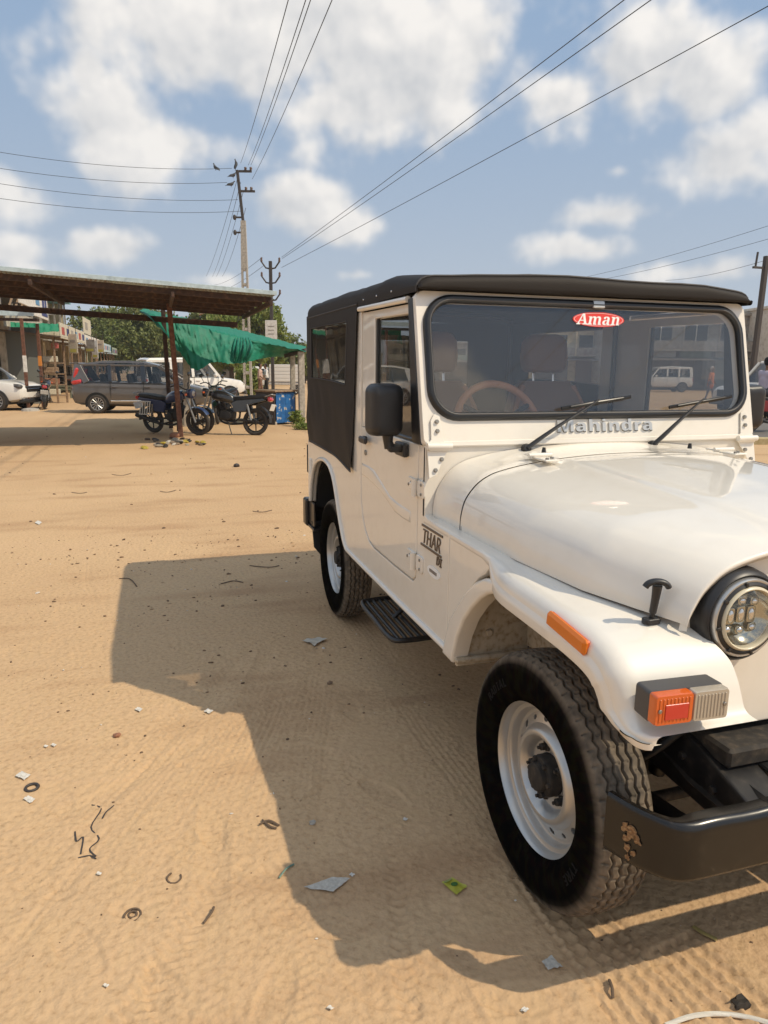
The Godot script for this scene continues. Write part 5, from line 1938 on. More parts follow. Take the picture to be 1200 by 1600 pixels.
func shed_left():
	var o := V(-6.1, gh(0, -26.2), -26.2)
	var s := thing("small_shed", "lean-to shed with pale blue roof edge and green cloth lining", "shed", o)
	var f0 := zp(62, 492, -26.6)
	var y1 := f0.y
	var k := 0
	var x := f0.x
	while x > -17.0:
		var p := put("roof_sheet", corrugated(0.99, 4.6), M.roof_blue, s)
		p.position = V(x - 0.99, y1 + (0.006 if k % 2 else 0.0), -26.3) - o
		p.rotation.x = 0.06
		x -= 0.95
		k += 1
	t0()
	s_box(V((f0.x - 17.0) * 0.5, y1 + 0.01, -26.28) - o, V(f0.x + 17.0, 0.16, 0.03), 0.004)
	obj("fascia", M.pale_blue, s)
	t0()
	s_box(V((f0.x - 17.0) * 0.5, y1 - 0.19, -26.4) - o, V(f0.x + 17.0, 0.10, 0.08), 0.004)
	obj("beam", M.rust_dark, s)
	var tops := []
	for q in [[45, 641, 33, 497, 0.105], [68, 636, 58, 506, 0.11], [101, 612, 98, 530, 0.11]]:
		var a := gp(q[0], q[1])
		var dep := depth_of(a)
		var b := vp(q[2], q[3], dep)
		post(s, "post", V(a.x, a.y - 0.05, a.z) - o, b - o, q[4], M.rust_steel if q[0] < 90 else M.wood)
		# painted bands on the posts
		if q[0] < 90:
			t0()
			var u0: float = 0.42 if q[0] < 50 else 0.50
			var u1: float = 0.60 if q[0] < 50 else 0.62
			var bs := frame_of(b - a, V(0, 0, 1))
			s_box(a.lerp(b, (u0 + u1) * 0.5) - o, V(q[4] + 0.006, q[4] + 0.006, a.distance_to(b) * (u1 - u0)), 0.004, bs)
			obj("painted_band", M.white_dull if q[0] < 50 else M.orange_paint, s)
	for xx in [-8.6, -11.5, -14.5]:
		post(s, "post", V(xx, gh(0, -26.5), -26.5) - o, V(xx, y1 - 0.15, -26.5) - o, 0.11, M.rust_steel)
	t0()
	s_lathe([Vector2(0.0, 0.0), Vector2(0.30, 0.0), Vector2(0.27, 0.07), Vector2(0.1, 0.10), Vector2(0, 0.10)], Transform3D(frame_of(V(0, 1, 0)), gp(48, 642) - o), 9)
	obj("footing", M.concrete, s)
	# green cloth lining that hangs in swags below the roof
	var up := []
	var low := []
	for i in 9:
		var px := -140.0 + i * 30.0
		up.append(vp(px, 497 + i * 1.2, 28.0 + i * 0.45))
		low.append(vp(px, (517.0 if i % 2 else 524.0) + (2.0 if i > 5 else 0.0) - (0.0 if i < 8 else 8.0), 27.8 + i * 0.45))
	cloth("cloth_lining", [up, low], M.green_cloth, 0.12, s, o)
	# plain grey back wall without an opening
	t0()
	s_box(V(-11.0, 1.2, -30.9) - o, V(9.4, 3.2, 0.08), 0.0)
	obj("back_wall", M.back_wall_grey, s)
	# stall beyond the frame's edge, same shed: red price board and white tables
	for q in [[-13.2, -27.2, 1.0], [-15.2, -27.4, 0.9]]:
		t0()
		s_box(V(q[0], 1.35, q[1]) - o, V(q[2], 1.25, 0.04), 0.006)
		obj("red_board", M.red_board, s)
	t0()
	s_box(V(-12.4, 0.35, -26.9) - o, V(2.6, 0.06, 0.7), 0.01)
	for xx in [-13.6, -11.2]: s_box(V(xx, 0.05, -26.9) - o, V(0.06, 0.6, 0.6), 0.01)
	obj("counter", M.white_dull, s)

func board(parent: Node, called: String, c: Vector3, size: Vector3, m: Material, lines: Array):
	t0()
	s_box(c, size, 0.008)
	var b := obj(called, m, parent)
	for l in lines:   # [offset, size, material]
		t0()
		s_box(c + l[0], l[1], 0.0)
		obj("print", l[2], b)
	return b

func shop_row():
	# a row of two-storey shops that runs back along the left of the lot
	var spec := [
		{"z0": -30.5, "z1": -41.0, "h": 4.75, "up": true, "wall": M.wall_cream, "label": "nearest two-storey shop with open timber terrace and white and blue sign"},
		{"z0": -41.2, "z1": -52.5, "h": 5.7, "up": true, "wall": M.wall_cream2, "label": "two-storey shop with teal-roofed balcony and yellowed parapet"},
		{"z0": -52.8, "z1": -64.0, "h": 3.6, "up": false, "wall": M.wall_grey, "label": "low shop with pale blue awning and water tank beyond the balcony"},
		{"z0": -66.0, "z1": -74.0, "h": 2.9, "up": false, "wall": M.wall_green, "label": "low pale green hut at the far end of shops"}]
	var ai := 0
	for b in spec:
		var zc: float = (b.z0 + b.z1) * 0.5
		var L: float = b.z0 - b.z1
		var gy := gh(0, zc)
		var o := V(-7.6, gy, zc)
		var s := thing("shop_building", b.label, "building", o)
		var h: float = b.h - gy * 0.0
		# ground floor: piers with dark openings between
		var bays := 3
		t0()
		s_box(V(-3.2, 1.5, 0), V(0.2, 3.0, L), 0.0)
		s_box(V(-1.6, 1.5, -L * 0.5 + 0.1), V(3.2, 3.0, 0.2), 0.01)
		s_box(V(-1.6, 1.5, L * 0.5 - 0.1), V(3.2, 3.0, 0.2), 0.01)
		obj("shell", b.wall, s)
		for i in bays + 1:
			t0()
			s_box(V(0, 1.45, -L * 0.5 + 0.2 + (L - 0.4) * i / bays), V(0.35, 2.9, 0.4), 0.01)
			obj("pier", b.wall, s)
		for i in bays:
			t0()
			var bz := -L * 0.5 + 0.2 + (L - 0.4) * (i + 0.5) / bays
			s_box(V(-1.2, 1.3, bz), V(0.06, 2.6, L / bays - 0.6), 0.0)
			obj("back_wall", M.wall_grey, s)
			t0()
			s_box(V(-0.05, 2.72, bz), V(0.12, 0.45, L / bays - 0.5), 0.01)
			obj("shutter_box", M.wall_grey, s)
			t0()
			s_box(V(-0.5, 0.45, bz + 0.4), V(0.6, 0.9, 1.4), 0.02)
			obj("counter", M.wood, s)
		# floor slab and awning over the pavement
		t0()
		s_box(V(-1.4, 3.02, 0), V(3.6, 0.16, L), 0.01)
		obj("slab", M.concrete, s)
		t0()
		s_box(V(1.1, 2.86, 0), V(2.3, 0.05, L + 0.1), 0.008, Basis(V(0, 0, 1), -0.10))
		obj("awning", M.awning_dull if b.h > 4.0 else M.pale_blue, s)
		t0()
		s_box(V(2.22, 3.0, 0), V(0.05, 0.62, L - 0.3), 0.01)
		obj("fascia_sign", [M.sign_cream, M.white_dull, M.pale_blue, M.wall_green][ai], s)
		for i in 6:
			t0()
			s_box(V(2.25, 3.0, -L * 0.5 + 1.0 + (L - 2.0) * i / 5.0), V(0.012, 0.30, 0.9), 0.0)
			obj("sign_print", [M.sign_navy, M.sign_red, M.sign_blue, M.wall_grey][(i + ai) % 4], s)
		for i in 4:
			post(s, "awning_post", V(1.9, -0.05, -L * 0.5 + 0.5 + (L - 1.0) * i / 3.0), V(1.9, 2.76, -L * 0.5 + 0.5 + (L - 1.0) * i / 3.0), 0.08, M.wood)
		if b.up:
			t0()
			s_box(V(-1.9, (3.1 + h) * 0.5, 0), V(0.2, h - 3.1, L), 0.0)
			s_box(V(-1.0, (3.1 + h) * 0.5, -L * 0.5 + 0.1), V(2.0, h - 3.1, 0.2), 0.0)
			s_box(V(-1.0, (3.1 + h) * 0.5, L * 0.5 - 0.1), V(2.0, h - 3.1, 0.2), 0.0)
			obj("upper_wall", b.wall, s)
			t0()
			s_box(V(0.15, 3.45, 0), V(0.12, 0.72, L), 0.01)
			obj("parapet", b.wall, s)
			for i in 4:
				t0()
				s_box(V(-1.78, (3.3 + h) * 0.5, -L * 0.5 + L * (i + 0.5) / 4.0), V(0.06, h - 3.9, L / 4.0 - 1.0), 0.0)
				var w := obj("window", M.dark_glass, s)
				t0()
				s_box(V(-1.74, (3.3 + h) * 0.5, -L * 0.5 + L * (i + 0.5) / 4.0), V(0.05, h - 3.9, 0.06), 0.0)
				s_box(V(-1.74, 3.35, -L * 0.5 + L * (i + 0.5) / 4.0), V(0.12, 0.08, L / 4.0 - 0.9), 0.0)
				obj("window_frame", M.white_dull, w)
			for i in 5:
				post(s, "balcony_post", V(0.1, 3.1, -L * 0.5 + 0.2 + (L - 0.4) * i / 4.0), V(0.1, h - 0.1, -L * 0.5 + 0.2 + (L - 0.4) * i / 4.0), 0.10, M.wall_grey)
			t0()
			s_box(V(-0.8, h, 0), V(2.6, 0.12, L + 0.2), 0.01)
			obj("roof", M.teal if ai == 1 else M.concrete, s)
		if ai == 0:
			for i in 3:
				post(s, "timber", V(0.4, 3.6 + i * 0.1, L * 0.5 + 0.2 - i * 1.4), V(0.4, 4.7, L * 0.5 - 2.0 - i * 1.4), 0.07, M.wood)
		if ai == 2:
			t0()
			s_lathe([Vector2(0, 0), Vector2(0.45, 0), Vector2(0.45, 0.9), Vector2(0.62, 1.0), Vector2(0.5, 1.1), Vector2(0, 1.12)], Transform3D(frame_of(V(0, 1, 0)), V(-0.8, 3.1, 1.0)), 16)
			obj("water_tank", M.teal, s)
			post(s, "chimney", V(-0.6, 3.1, 3.0), V(-0.6, 5.4, 3.0), 0.35, M.white_dull)
		ai += 1
	# sign boards along the awnings
	var sgs := [[-5.55, 3.45, -27.2, 0.06, 0.95, 3.0, M.white_dull, [[V(0.036, 0.1, 0.9), V(0.012, 0.36, 0.8), M.sign_blue], [V(0.036, 0.1, -0.4), V(0.012, 0.40, 0.45), M.sign_navy], [V(0.036, 0.1, -1.0), V(0.012, 0.40, 0.40), M.sign_navy], [V(0.036, -0.32, -0.6), V(0.012, 0.12, 1.4), M.sign_navy]], "white and blue shop sign on the nearest awning edge"],
		[-5.5, 3.6, -23.9, 0.06, 0.85, 2.6, M.white_dull, [[V(0.036, 0.05, -0.7), V(0.012, 0.40, 0.4), M.sign_red], [V(0.036, 0.05, -0.15), V(0.012, 0.40, 0.4), M.sign_red], [V(0.036, 0.3, 0.5), V(0.012, 0.14, 1.0), M.sign_blue]], "white sign with red print next to blue shop sign"],
		[-5.5, 3.45, -44.5, 0.06, 0.9, 4.5, M.sign_cream, [[V(0.036, 0.0, 0.8), V(0.012, 0.4, 1.6), M.wall_grey]], "yellowed sign board on the balcony shop"]]
	for g in sgs:
		var t := thing("shop_sign", g[8], "sign", V(g[0], g[1], g[2]))
		board(t, "board", Vector3.ZERO, V(g[3], g[4], g[5]), g[6], g[7])
		post(t, "bracket", V(-0.05, -0.4, g[5] * 0.3), V(-0.3, -0.4, g[5] * 0.3), 0.04, M.dark_steel)
	var hang := [[114, 537, 31.0, 0.42, 0.80, "cream hanging price sign with yellow corner", M.sign_cream], [140, 540, 40.0, 0.65, 0.65, "grey hanging sign next to the narrow one", M.wall_grey], [148, 546, 41.0, 0.40, 1.0, "narrow white hanging sign below the awning", M.white_dull], [156, 541, 43.0, 0.55, 0.7, "beige hanging sign farthest along the awning", M.sign_cream]]
	for g in hang:
		var p := vp(g[0], g[1], g[2])
		var t := thing("hanging_sign", g[5], "sign", p, deg_to_rad(-30))
		board(t, "board", Vector3.ZERO, V(g[3], g[4], 0.03), g[6], [[V(0, 0.1, 0.018), V(g[3] * 0.6, 0.10, 0.006), M.wall_grey], [V(0, -g[4] * 0.36, 0.018), V(g[3] * 0.7, 0.14, 0.006), M.sign_yellow]])
		t0()
		for x in [-0.4, 0.4]: s_tube([V(x * g[3], g[4] * 0.5, 0), V(x * g[3], g[4] * 0.5 + 0.35, 0)], 0.012, 5)
		obj("hanger", M.dark_steel, t)
	# red lantern sign, cage of goods
	var p := vp(86, 540, 30.0)
	var t := thing("red_box_sign", "small red box hanging in the dark shop front", "sign", p)
	t0()
	s_box(Vector3.ZERO, V(0.26, 0.22, 0.16), 0.02)
	obj("box", M.red_board, t)
	t0()
	s_tube([V(0, 0.1, 0), V(0, 0.5, 0)], 0.01, 5)
	obj("hanger", M.dark_steel, t)
	p = vp(82, 562, 30.5)
	t = thing("goods_rack", "wooden rack of goods standing in front of the shops", "rack", V(p.x, gh(0, p.z), p.z), 0.2)
	t0()
	for x in [-0.45, 0.45]:
		for z in [-0.2, 0.2]: s_box(V(x, 0.9, z), V(0.05, 1.8, 0.05), 0.004)
	obj("frame", M.wood, t)
	for i in 4:
		t0()
		s_box(V(0, 0.3 + i * 0.45, 0), V(0.95, 0.04, 0.45), 0.004)
		obj("shelf", M.wood, t)
		t0()
		s_box(V(-0.1, 0.46 + i * 0.45, 0.02), V(0.6, 0.24, 0.3), 0.02)
		obj("parcel", [M.sign_cream, M.brick, M.wood, M.sign_cream][i], t)
	# bench rail
	p = gp(92, 622)
	t = thing("road_rail", "low grey-green guard rail between parked cars under the lean-to", "rail", V(p.x, p.y, p.z), deg_to_rad(-17))
	for y in [0.42, 0.56]:
		t0()
		s_box(V(0, y, 0), V(1.5, 0.09, 0.05), 0.01)
		obj("rail", M.rail_green, t)
	for x in [-0.6, 0.6]:
		t0()
		s_box(V(x, 0.28, -0.04), V(0.08, 0.6, 0.08), 0.01)
		obj("post", M.rail_green, t)

# ---------------------------------------------------------------- poles and wires
func poles():
	var g := gp(388, 622)
	var dep := depth_of(g)
	var o := V(g.x, g.y, g.z)
	var H := 10.9
	var s := thing("utility_pole", "tall tapered concrete utility pole with perching pigeons", "utility pole", o, deg_to_rad(-17))
	# two legs joined by webs, open windows between, solid above
	for x in [-1, 1]:
		t0()
		var r := []
		for q in [[-0.1, 0.17, 0.055, 0.09], [6.4, 0.115, 0.045, 0.08]]:
			var ring := PackedVector3Array()
			for c in [[-1, -1], [1, -1], [1, 1], [-1, 1]]: ring.append(V(x * q[1] + c[0] * q[2], q[0], c[1] * q[3]))
			r.append(ring)
		s_loft(r)
		obj("leg", M.concrete, s)
	for i in 9:
		t0()
		s_box(V(0, 0.55 + i * 0.72, 0), V(0.26 - i * 0.012, 0.16, 0.15), 0.03)
		obj("web", M.concrete, s)
	t0()
	var r := []
	for q in [[6.35, 0.16, 0.085], [8.6, 0.12, 0.075]]:
		var ring := PackedVector3Array()
		for c in [[-1, -1], [1, -1], [1, 1], [-1, 1]]: ring.append(V(c[0] * q[1], q[0], c[1] * q[2]))
		r.append(ring)
	s_loft(r)
	obj("shaft", M.concrete, s)
	post(s, "extension", V(0, 8.5, 0), V(-0.22, H, 0), 0.13, M.dark_steel)
	for q in [[10.85, 0.62, -0.05], [9.95, 0.75, 0.02]]:
		t0()
		s_box(V(0.22 + q[2], q[0], 0), V(q[1], 0.10, 0.09), 0.01)
		obj("cross_arm", M.dark_steel, s)
		for x in [0.18, 0.44]:
			t0()
			s_lathe([Vector2(0.03, 0), Vector2(0.07, 0.02), Vector2(0.05, 0.06), Vector2(0.075, 0.09), Vector2(0.05, 0.14), Vector2(0, 0.15)], Transform3D(frame_of(V(0, 1, 0)), V(x, q[0] + 0.05, 0)), 10)
			obj("insulator", M.ceramic, s)
	for y in [8.75, 8.05]:
		t0()
		s_box(V(-0.25, y, 0), V(0.34, 0.08, 0.07), 0.01)
		obj("bracket", M.dark_steel, s)
		t0()
		s_ball(V(-0.42, y, 0), V(0.09, 0.13, 0.09), 9, 6)
		obj("insulator", M.dark_steel, s)
	t0()   # leaning stay timber
	s_tube([V(-0.1, 5.1, 0), V(-2.3, 4.1, 0.2)], 0.05, 6)
	obj("stay_arm", M.wood, s)
	t0()
	s_tube(curve([V(-0.5, 4.9, 0.1), V(-0.35, 4.0, 0.15), V(-0.7, 3.4, 0.1), V(-0.2, 3.3, 0.05)], 4), 0.014, 5)
	s_tube(curve([V(-0.15, 4.6, 0.1), V(-0.4, 4.2, 0.15), V(-0.15, 3.6, 0.1)], 4), 0.012, 5)
	obj("loose_wire", M.wire, s)
	# steel pole behind
	var g2 := gp(427, 619)
	var d2 := depth_of(g2)
	var s2 := thing("steel_pole", "dark steel power pole with three pairs of upturned arms", "utility pole", g2, deg_to_rad(-17))
	post(s2, "mast", V(0, -0.1, 0), V(0, 7.15, 0), 0.17, M.dark_steel)
	for y in [6.9, 6.15, 5.25]:
		for sx in [-1, 1]:
			t0()
			s_tube([V(0, y - 0.15, 0), V(sx * 0.25, y - 0.10, 0), V(sx * 0.48, y + 0.22, 0)], 0.045, 6)
			obj("arm", M.dark_steel, s2)
			t0()
			s_lathe([Vector2(0.03, 0), Vector2(0.07, 0.05), Vector2(0.05, 0.12), Vector2(0.06, 0.2), Vector2(0, 0.26)], Transform3D(frame_of(V(0, 1, 0)), V(sx * 0.48, y + 0.2, 0)), 8)
			obj("insulator", M.ceramic, s2)
	t0()
	s_box(V(-0.02, 3.45, 0.14), V(0.64, 1.25, 0.03), 0.01)
	var bd := obj("notice_board", M.white_dull, s2)
	for i in 3:
		t0()
		s_box(V(-0.02, 3.75 - i * 0.20, 0.158), V(0.34, 0.05, 0.006), 0.0)
		obj("print", M.wall_grey, bd)
	# leaning dark pole on the right, beyond the road
	var a := vp(1179, 548, 36.0)
	var s3 := thing("leaning_pole", "dark tarred pole standing before the long white wall", "utility pole", V(a.x, gh(0, a.z), a.z))
	var top := vp(1198, 400, 36.0)
	post(s3, "mast", V(0, -0.1, 0), top - s3.position, 0.22, M.dark_steel)
	t0()
	s_box(top - s3.position + V(-0.1, -0.55, 0), V(1.3, 0.10, 0.10), 0.01)
	s_tube([top - s3.position + V(-0.6, -0.5, 0), top - s3.position + V(-0.55, 0.15, 0)], 0.05, 6)
	obj("cross_arm", M.dark_steel, s3)
	# wires
	var W := func(a: Vector3, b: Vector3, sag: float, r: float, label: String):
		t0()
		var pts := []
		for i in 25:
			var f := i / 24.0
			pts.append(a.lerp(b, f) - V(0, sag * 4.0 * f * (1.0 - f), 0) - a)
		s_tube(pts, r * 0.72, 5)
		var w := obj("power_line", M.wire, null, 80)
		w.position = a
		tag(w, label, "power line", "overhead power lines")
	var wk := 0
	var rank := ["first", "second", "third", "fourth"]
	var high := ["topmost", "second highest", "third highest", "lowest"]
	for q in [[376, 255, 437, 0], [388, 258, 462, 0], [392, 258, 469, 0], [394, 280, 499, 0]]:
		var p0 := vp(q[0], q[1], dep)
		var p1 := vp(q[2], q[3], 15.0)
		W.call(p0, p0 + (p1 - p0) * 2.1, 0.5, 0.012, "%s wire, counted from the shops, running overhead from tall pole" % rank[wk])
		wk += 1
	wk = 0
	for q in [[0, 214, 362, 263], [0, 241, 355, 285], [0, 265, 372, 312], [0, 292, 376, 330]]:
		var p0 := vp(q[2], q[3], dep)
		var p1 := vp(q[0] - 250.0, q[1] - 28.0, dep - 9.0)
		W.call(p0, p1, 0.55, 0.014, "%s of four wires running from tall pole over the shops" % high[wk])
		wk += 1
	wk = 0
	for q in [[372, 275, 322, 432], [376, 285, 332, 432], [380, 300, 338, 432], [384, 325, 347, 432]]:
		W.call(vp(q[0], q[1], dep), vp(q[2], q[3], 75.0), 0.4, 0.016, "%s of four wires running down from tall pole behind shed roof" % high[wk])
		wk += 1
	wk = 0
	for q in [[440, 402, 948, 0], [441, 404, 988, 0], [440, 418, 1180, 0]]:
		var p0 := vp(q[0], q[1], d2)
		var p1 := vp(q[2], q[3], 16.0)
		W.call(p0, p0 + (p1 - p0) * 2.2, 0.25, 0.014, "%s of three wires rising from steel pole over the jeep" % ["topmost", "middle", "lowest"][wk])
		wk += 1
	wk = 0
	for q in [[410, 402, 395, 445], [412, 415, 398, 455]]:
		W.call(vp(q[0], q[1], d2), vp(q[2] - 60, q[3], 90.0), 0.3, 0.016, "%s thin wire running behind steel pole to the trees" % ["upper", "lower"][wk])
		wk += 1
	wk = 0
	for q in [[900, 436, 1240, 340], [920, 440, 1240, 362], [1040, 438, 1192, 408]]:
		W.call(vp(q[0], q[1], 62.0), vp(q[2], q[3], 38.0), 0.2, 0.016, "%s of three wires between leaning pole and canvas roof" % ["topmost", "middle", "lowest"][wk])
		wk += 1
	# pigeons
	var bird := func(px: float, py: float, turn: float, tilt: float, label: String):
		var p := vp(px, py, dep - 0.1)
		var b := thing("pigeon", label, "pigeon", p, turn, "pigeons on the utility pole")
		t0()
		var bt := Basis(V(0, 0, 1), tilt)
		var rings := []
		for q in [[-0.30, 0.012, 0.010, -0.03], [-0.22, 0.03, 0.014, -0.02], [-0.13, 0.05, 0.045, 0.0], [0.0, 0.075, 0.075, 0.0], [0.08, 0.068, 0.075, 0.02], [0.13, 0.045, 0.05, 0.055], [0.155, 0.036, 0.038, 0.085], [0.18, 0.034, 0.036, 0.11], [0.205, 0.02, 0.022, 0.115], [0.235, 0.004, 0.005, 0.105]]:
			var ring := PackedVector3Array()
			for k in 8: ring.append(bt * V(q[0], q[3] + sin(TAU * k / 8.0) * q[2], cos(TAU * k / 8.0) * q[1]))
			rings.append(ring)
		s_loft(rings)
		obj("body", M.pigeon, b, 70)
		for z in [-0.07, 0.07]:
			t0()
			s_ball(bt * V(-0.06, 0.01, z), V(0.15, 0.05, 0.014), 8, 6, bt)
			obj("wing", M.pigeon2, b, 70)
		t0()
		for z in [-0.025, 0.025]: s_tube([V(0.0, -0.05, z), V(0.01, -0.13, z)], 0.007, 5)
		obj("leg", M.ceramic, b)
	bird.call(337, 262, 2.4, 0.5, "pigeon on the wire left of the pole")
	bird.call(369, 257, 0.3, 1.25, "pigeon sitting upright on the pole's top arm")
	bird.call(364, 274, 0.2, 0.25, "upper pigeon on wire next to the pole")
	bird.call(361, 288, 0.1, 0.2, "lower pigeon on wire next to the pole")

# ---------------------------------------------------------------- trees
func leaf_mesh(seed_: int) -> ArrayMesh:      # a spray of small leaves
	var r := RandomNumberGenerator.new()
	r.seed = seed_
	t0()
	for i in 11:
		var c := V(r.randf_range(-1, 1), r.randf_range(-0.7, 0.7), r.randf_range(-1, 1)) * 0.20
		var a := V(r.randf_range(-1, 1), r.randf_range(-0.6, 0.6), r.randf_range(-1, 1)).normalized()
		var b := a.cross(V(r.randf_range(-1, 1), r.randf_range(-1, 1), r.randf_range(-1, 1))).normalized()
		var l := r.randf_range(0.09, 0.15)
		var w := l * 0.42
		tri(c - a * l, c + b * w, c + a * l)
		tri(c - a * l, c + a * l, c - b * w)
	return fin(20)
# many copies of a spray of leaves joined into one mesh
func sprays(src: ArrayMesh, places: Array, tints: Array) -> ArrayMesh:
	var a := src.surface_get_arrays(0)
	var bv: PackedVector3Array = a[Mesh.ARRAY_VERTEX]
	var bn: PackedVector3Array = a[Mesh.ARRAY_NORMAL]
	var vs := PackedVector3Array()
	var ns := PackedVector3Array()
	var cs := PackedColorArray()
	var one := PackedColorArray()
	one.resize(bv.size())
	for i in places.size():
		var x: Transform3D = places[i]
		vs.append_array(x * bv)
		ns.append_array(Transform3D(x.basis.orthonormalized(), Vector3.ZERO) * bn)
		one.fill(tints[i])
		cs.append_array(one)
	var arr := []
	arr.resize(Mesh.ARRAY_MAX)
	arr[Mesh.ARRAY_VERTEX] = vs
	arr[Mesh.ARRAY_NORMAL] = ns
	arr[Mesh.ARRAY_COLOR] = cs
	var m := ArrayMesh.new()
	m.add_surface_from_arrays(Mesh.PRIMITIVE_TRIANGLES, arr)
	return m
func tree(base: Vector3, H: float, R: float, label: String, seed_: int, n: int, size: float, m: Material, squash := 0.75):
	var r := RandomNumberGenerator.new()
	r.seed = seed_
	var t := thing("tree", label, "tree", base, r.randf() * TAU, "trees behind the market")
	t0()
	var th := H * 0.42
	s_tube(curve([V(0, -0.1, 0), V(r.randf_range(-0.1, 0.1), th * 0.5, 0), V(r.randf_range(-0.2, 0.2), th, 0.1), V(0.1, H * 0.75, 0)], 3), [H * 0.035, H * 0.032, H * 0.03, H * 0.028, H * 0.026, H * 0.024, H * 0.02, H * 0.017, H * 0.014, H * 0.01], 8)
	obj("trunk", M.bark, t, 60)
	var lobes := []
	for i in 9:
		var a := TAU * i / 9.0 + r.randf_range(-0.3, 0.3)
		var rr := R * r.randf_range(0.25, 0.72)
		var y := H * r.randf_range(0.28, 0.86)
		lobes.append([V(cos(a) * rr, y, sin(a) * rr), R * r.randf_range(0.30, 0.52)])
		t0()
		s_tube(curve([V(0, th * r.randf_range(0.75, 1.1), 0), V(cos(a) * rr * 0.5, y * 0.8, sin(a) * rr * 0.5), V(cos(a) * rr, y, sin(a) * rr)], 3), [H * 0.014, H * 0.012, H * 0.010, H * 0.008, H * 0.006, H * 0.005, H * 0.003], 5)
		obj("limb", M.bark, t, 60)
	lobes.append([V(0, H * 0.86, 0), R * 0.42])
	var places := []
	var tints := []
	for i in n:
		var l = lobes[r.randi() % lobes.size()]
		var d := V(r.randfn(), r.randfn() * squash, r.randfn()).normalized()
		var p: Vector3 = l[0] + d * l[1] * pow(r.randf(), 0.38) * r.randf_range(0.8, 1.12)
		var b := Basis.from_euler(V(r.randf() * TAU, r.randf() * TAU, r.randf() * TAU)).scaled(Vector3.ONE * size * r.randf_range(0.7, 1.3))
		places.append(Transform3D(b, p))
		var v := r.randf_range(0.65, 1.25)
		tints.append(Color(v * r.randf_range(0.85, 1.2), v, v * r.randf_range(0.7, 1.0)))
	put("crown", sprays(leaf_mesh(seed_ + 7), places, tints), m, t)

func trees():
	var spots := [[170, 78, 7.6, 3.6, "bushy green tree behind the water tank"], [214, 74, 8.2, 4.0, "tall bushy green tree behind the grey family car"], [252, 82, 7.4, 3.8, "bushy green tree with an open side beside the shed post"],
		[318, 70, 7.0, 3.2, "bushy tree showing over the left of green net"], [362, 64, 7.2, 3.4, "bright green tree left of the concrete utility pole"], [408, 66, 7.6, 3.2, "bright green tree between the two power poles"], [455, 72, 4.6, 2.4, "small dark tree right of the notice board"], [476, 80, 4.2, 2.2, "small dark tree next to the canvas top"],
		[1174, 75, 7.9, 1.5, "small tree peeping over the long white wall"]]
	var k := 0
	for s in spots:
		var p := vp(s[0], 600, s[1])
		tree(V(p.x, gh(0, p.z) - 0.1, p.z), s[2], s[3], s[4], 100 + k, 1500 if k < 6 else 800, 1.55, M.leaf_bright if k in [4, 5] else M.leaf, 0.8)
		k += 1
	# shrub beside the pole, small weed by the stall box
	for q in [[388, 598, 39.5, 1.6, 0.75, 260, 0.9, "shrub growing between the utility poles and white car"], [463, 661, 18.6, 0.36, 0.18, 90, 0.30, "small green weed at the foot of blue box"], [476, 668, 17.5, 0.16, 0.30, 120, 0.24, "low patch of weeds beside the stone post"]]:
		var p := vp(q[0], q[1], q[2])
		p.y = gh(0, p.z)
		var r := RandomNumberGenerator.new()
		r.seed = int(q[0])
		var t := thing("shrub", q[7], "shrub", p)
		t0()
		for i in 5:
			var a := TAU * i / 5.0
			s_tube([Vector3.ZERO, V(cos(a) * q[4] * 0.6, q[3] * 0.7, sin(a) * q[4] * 0.6)], q[3] * 0.012, 5)
		obj("stem", M.bark, t)
		var places := []
		var tints := []
		for i in q[5]:
			var d := V(r.randfn(), r.randfn(), r.randfn()).normalized() * pow(r.randf(), 0.5)
			places.append(Transform3D(Basis.from_euler(V(r.randf() * 6.0, r.randf() * 6.0, 0)).scaled(Vector3.ONE * q[6] * r.randf_range(0.6, 1.2)), V(d.x * q[4], q[3] * 0.55 + d.y * q[3] * 0.5, d.z * q[4])))
			tints.append(Color.WHITE * r.randf_range(0.7, 1.2))
		put("foliage", sprays(leaf_mesh(int(q[0])), places, tints), M.leaf_bright, t)

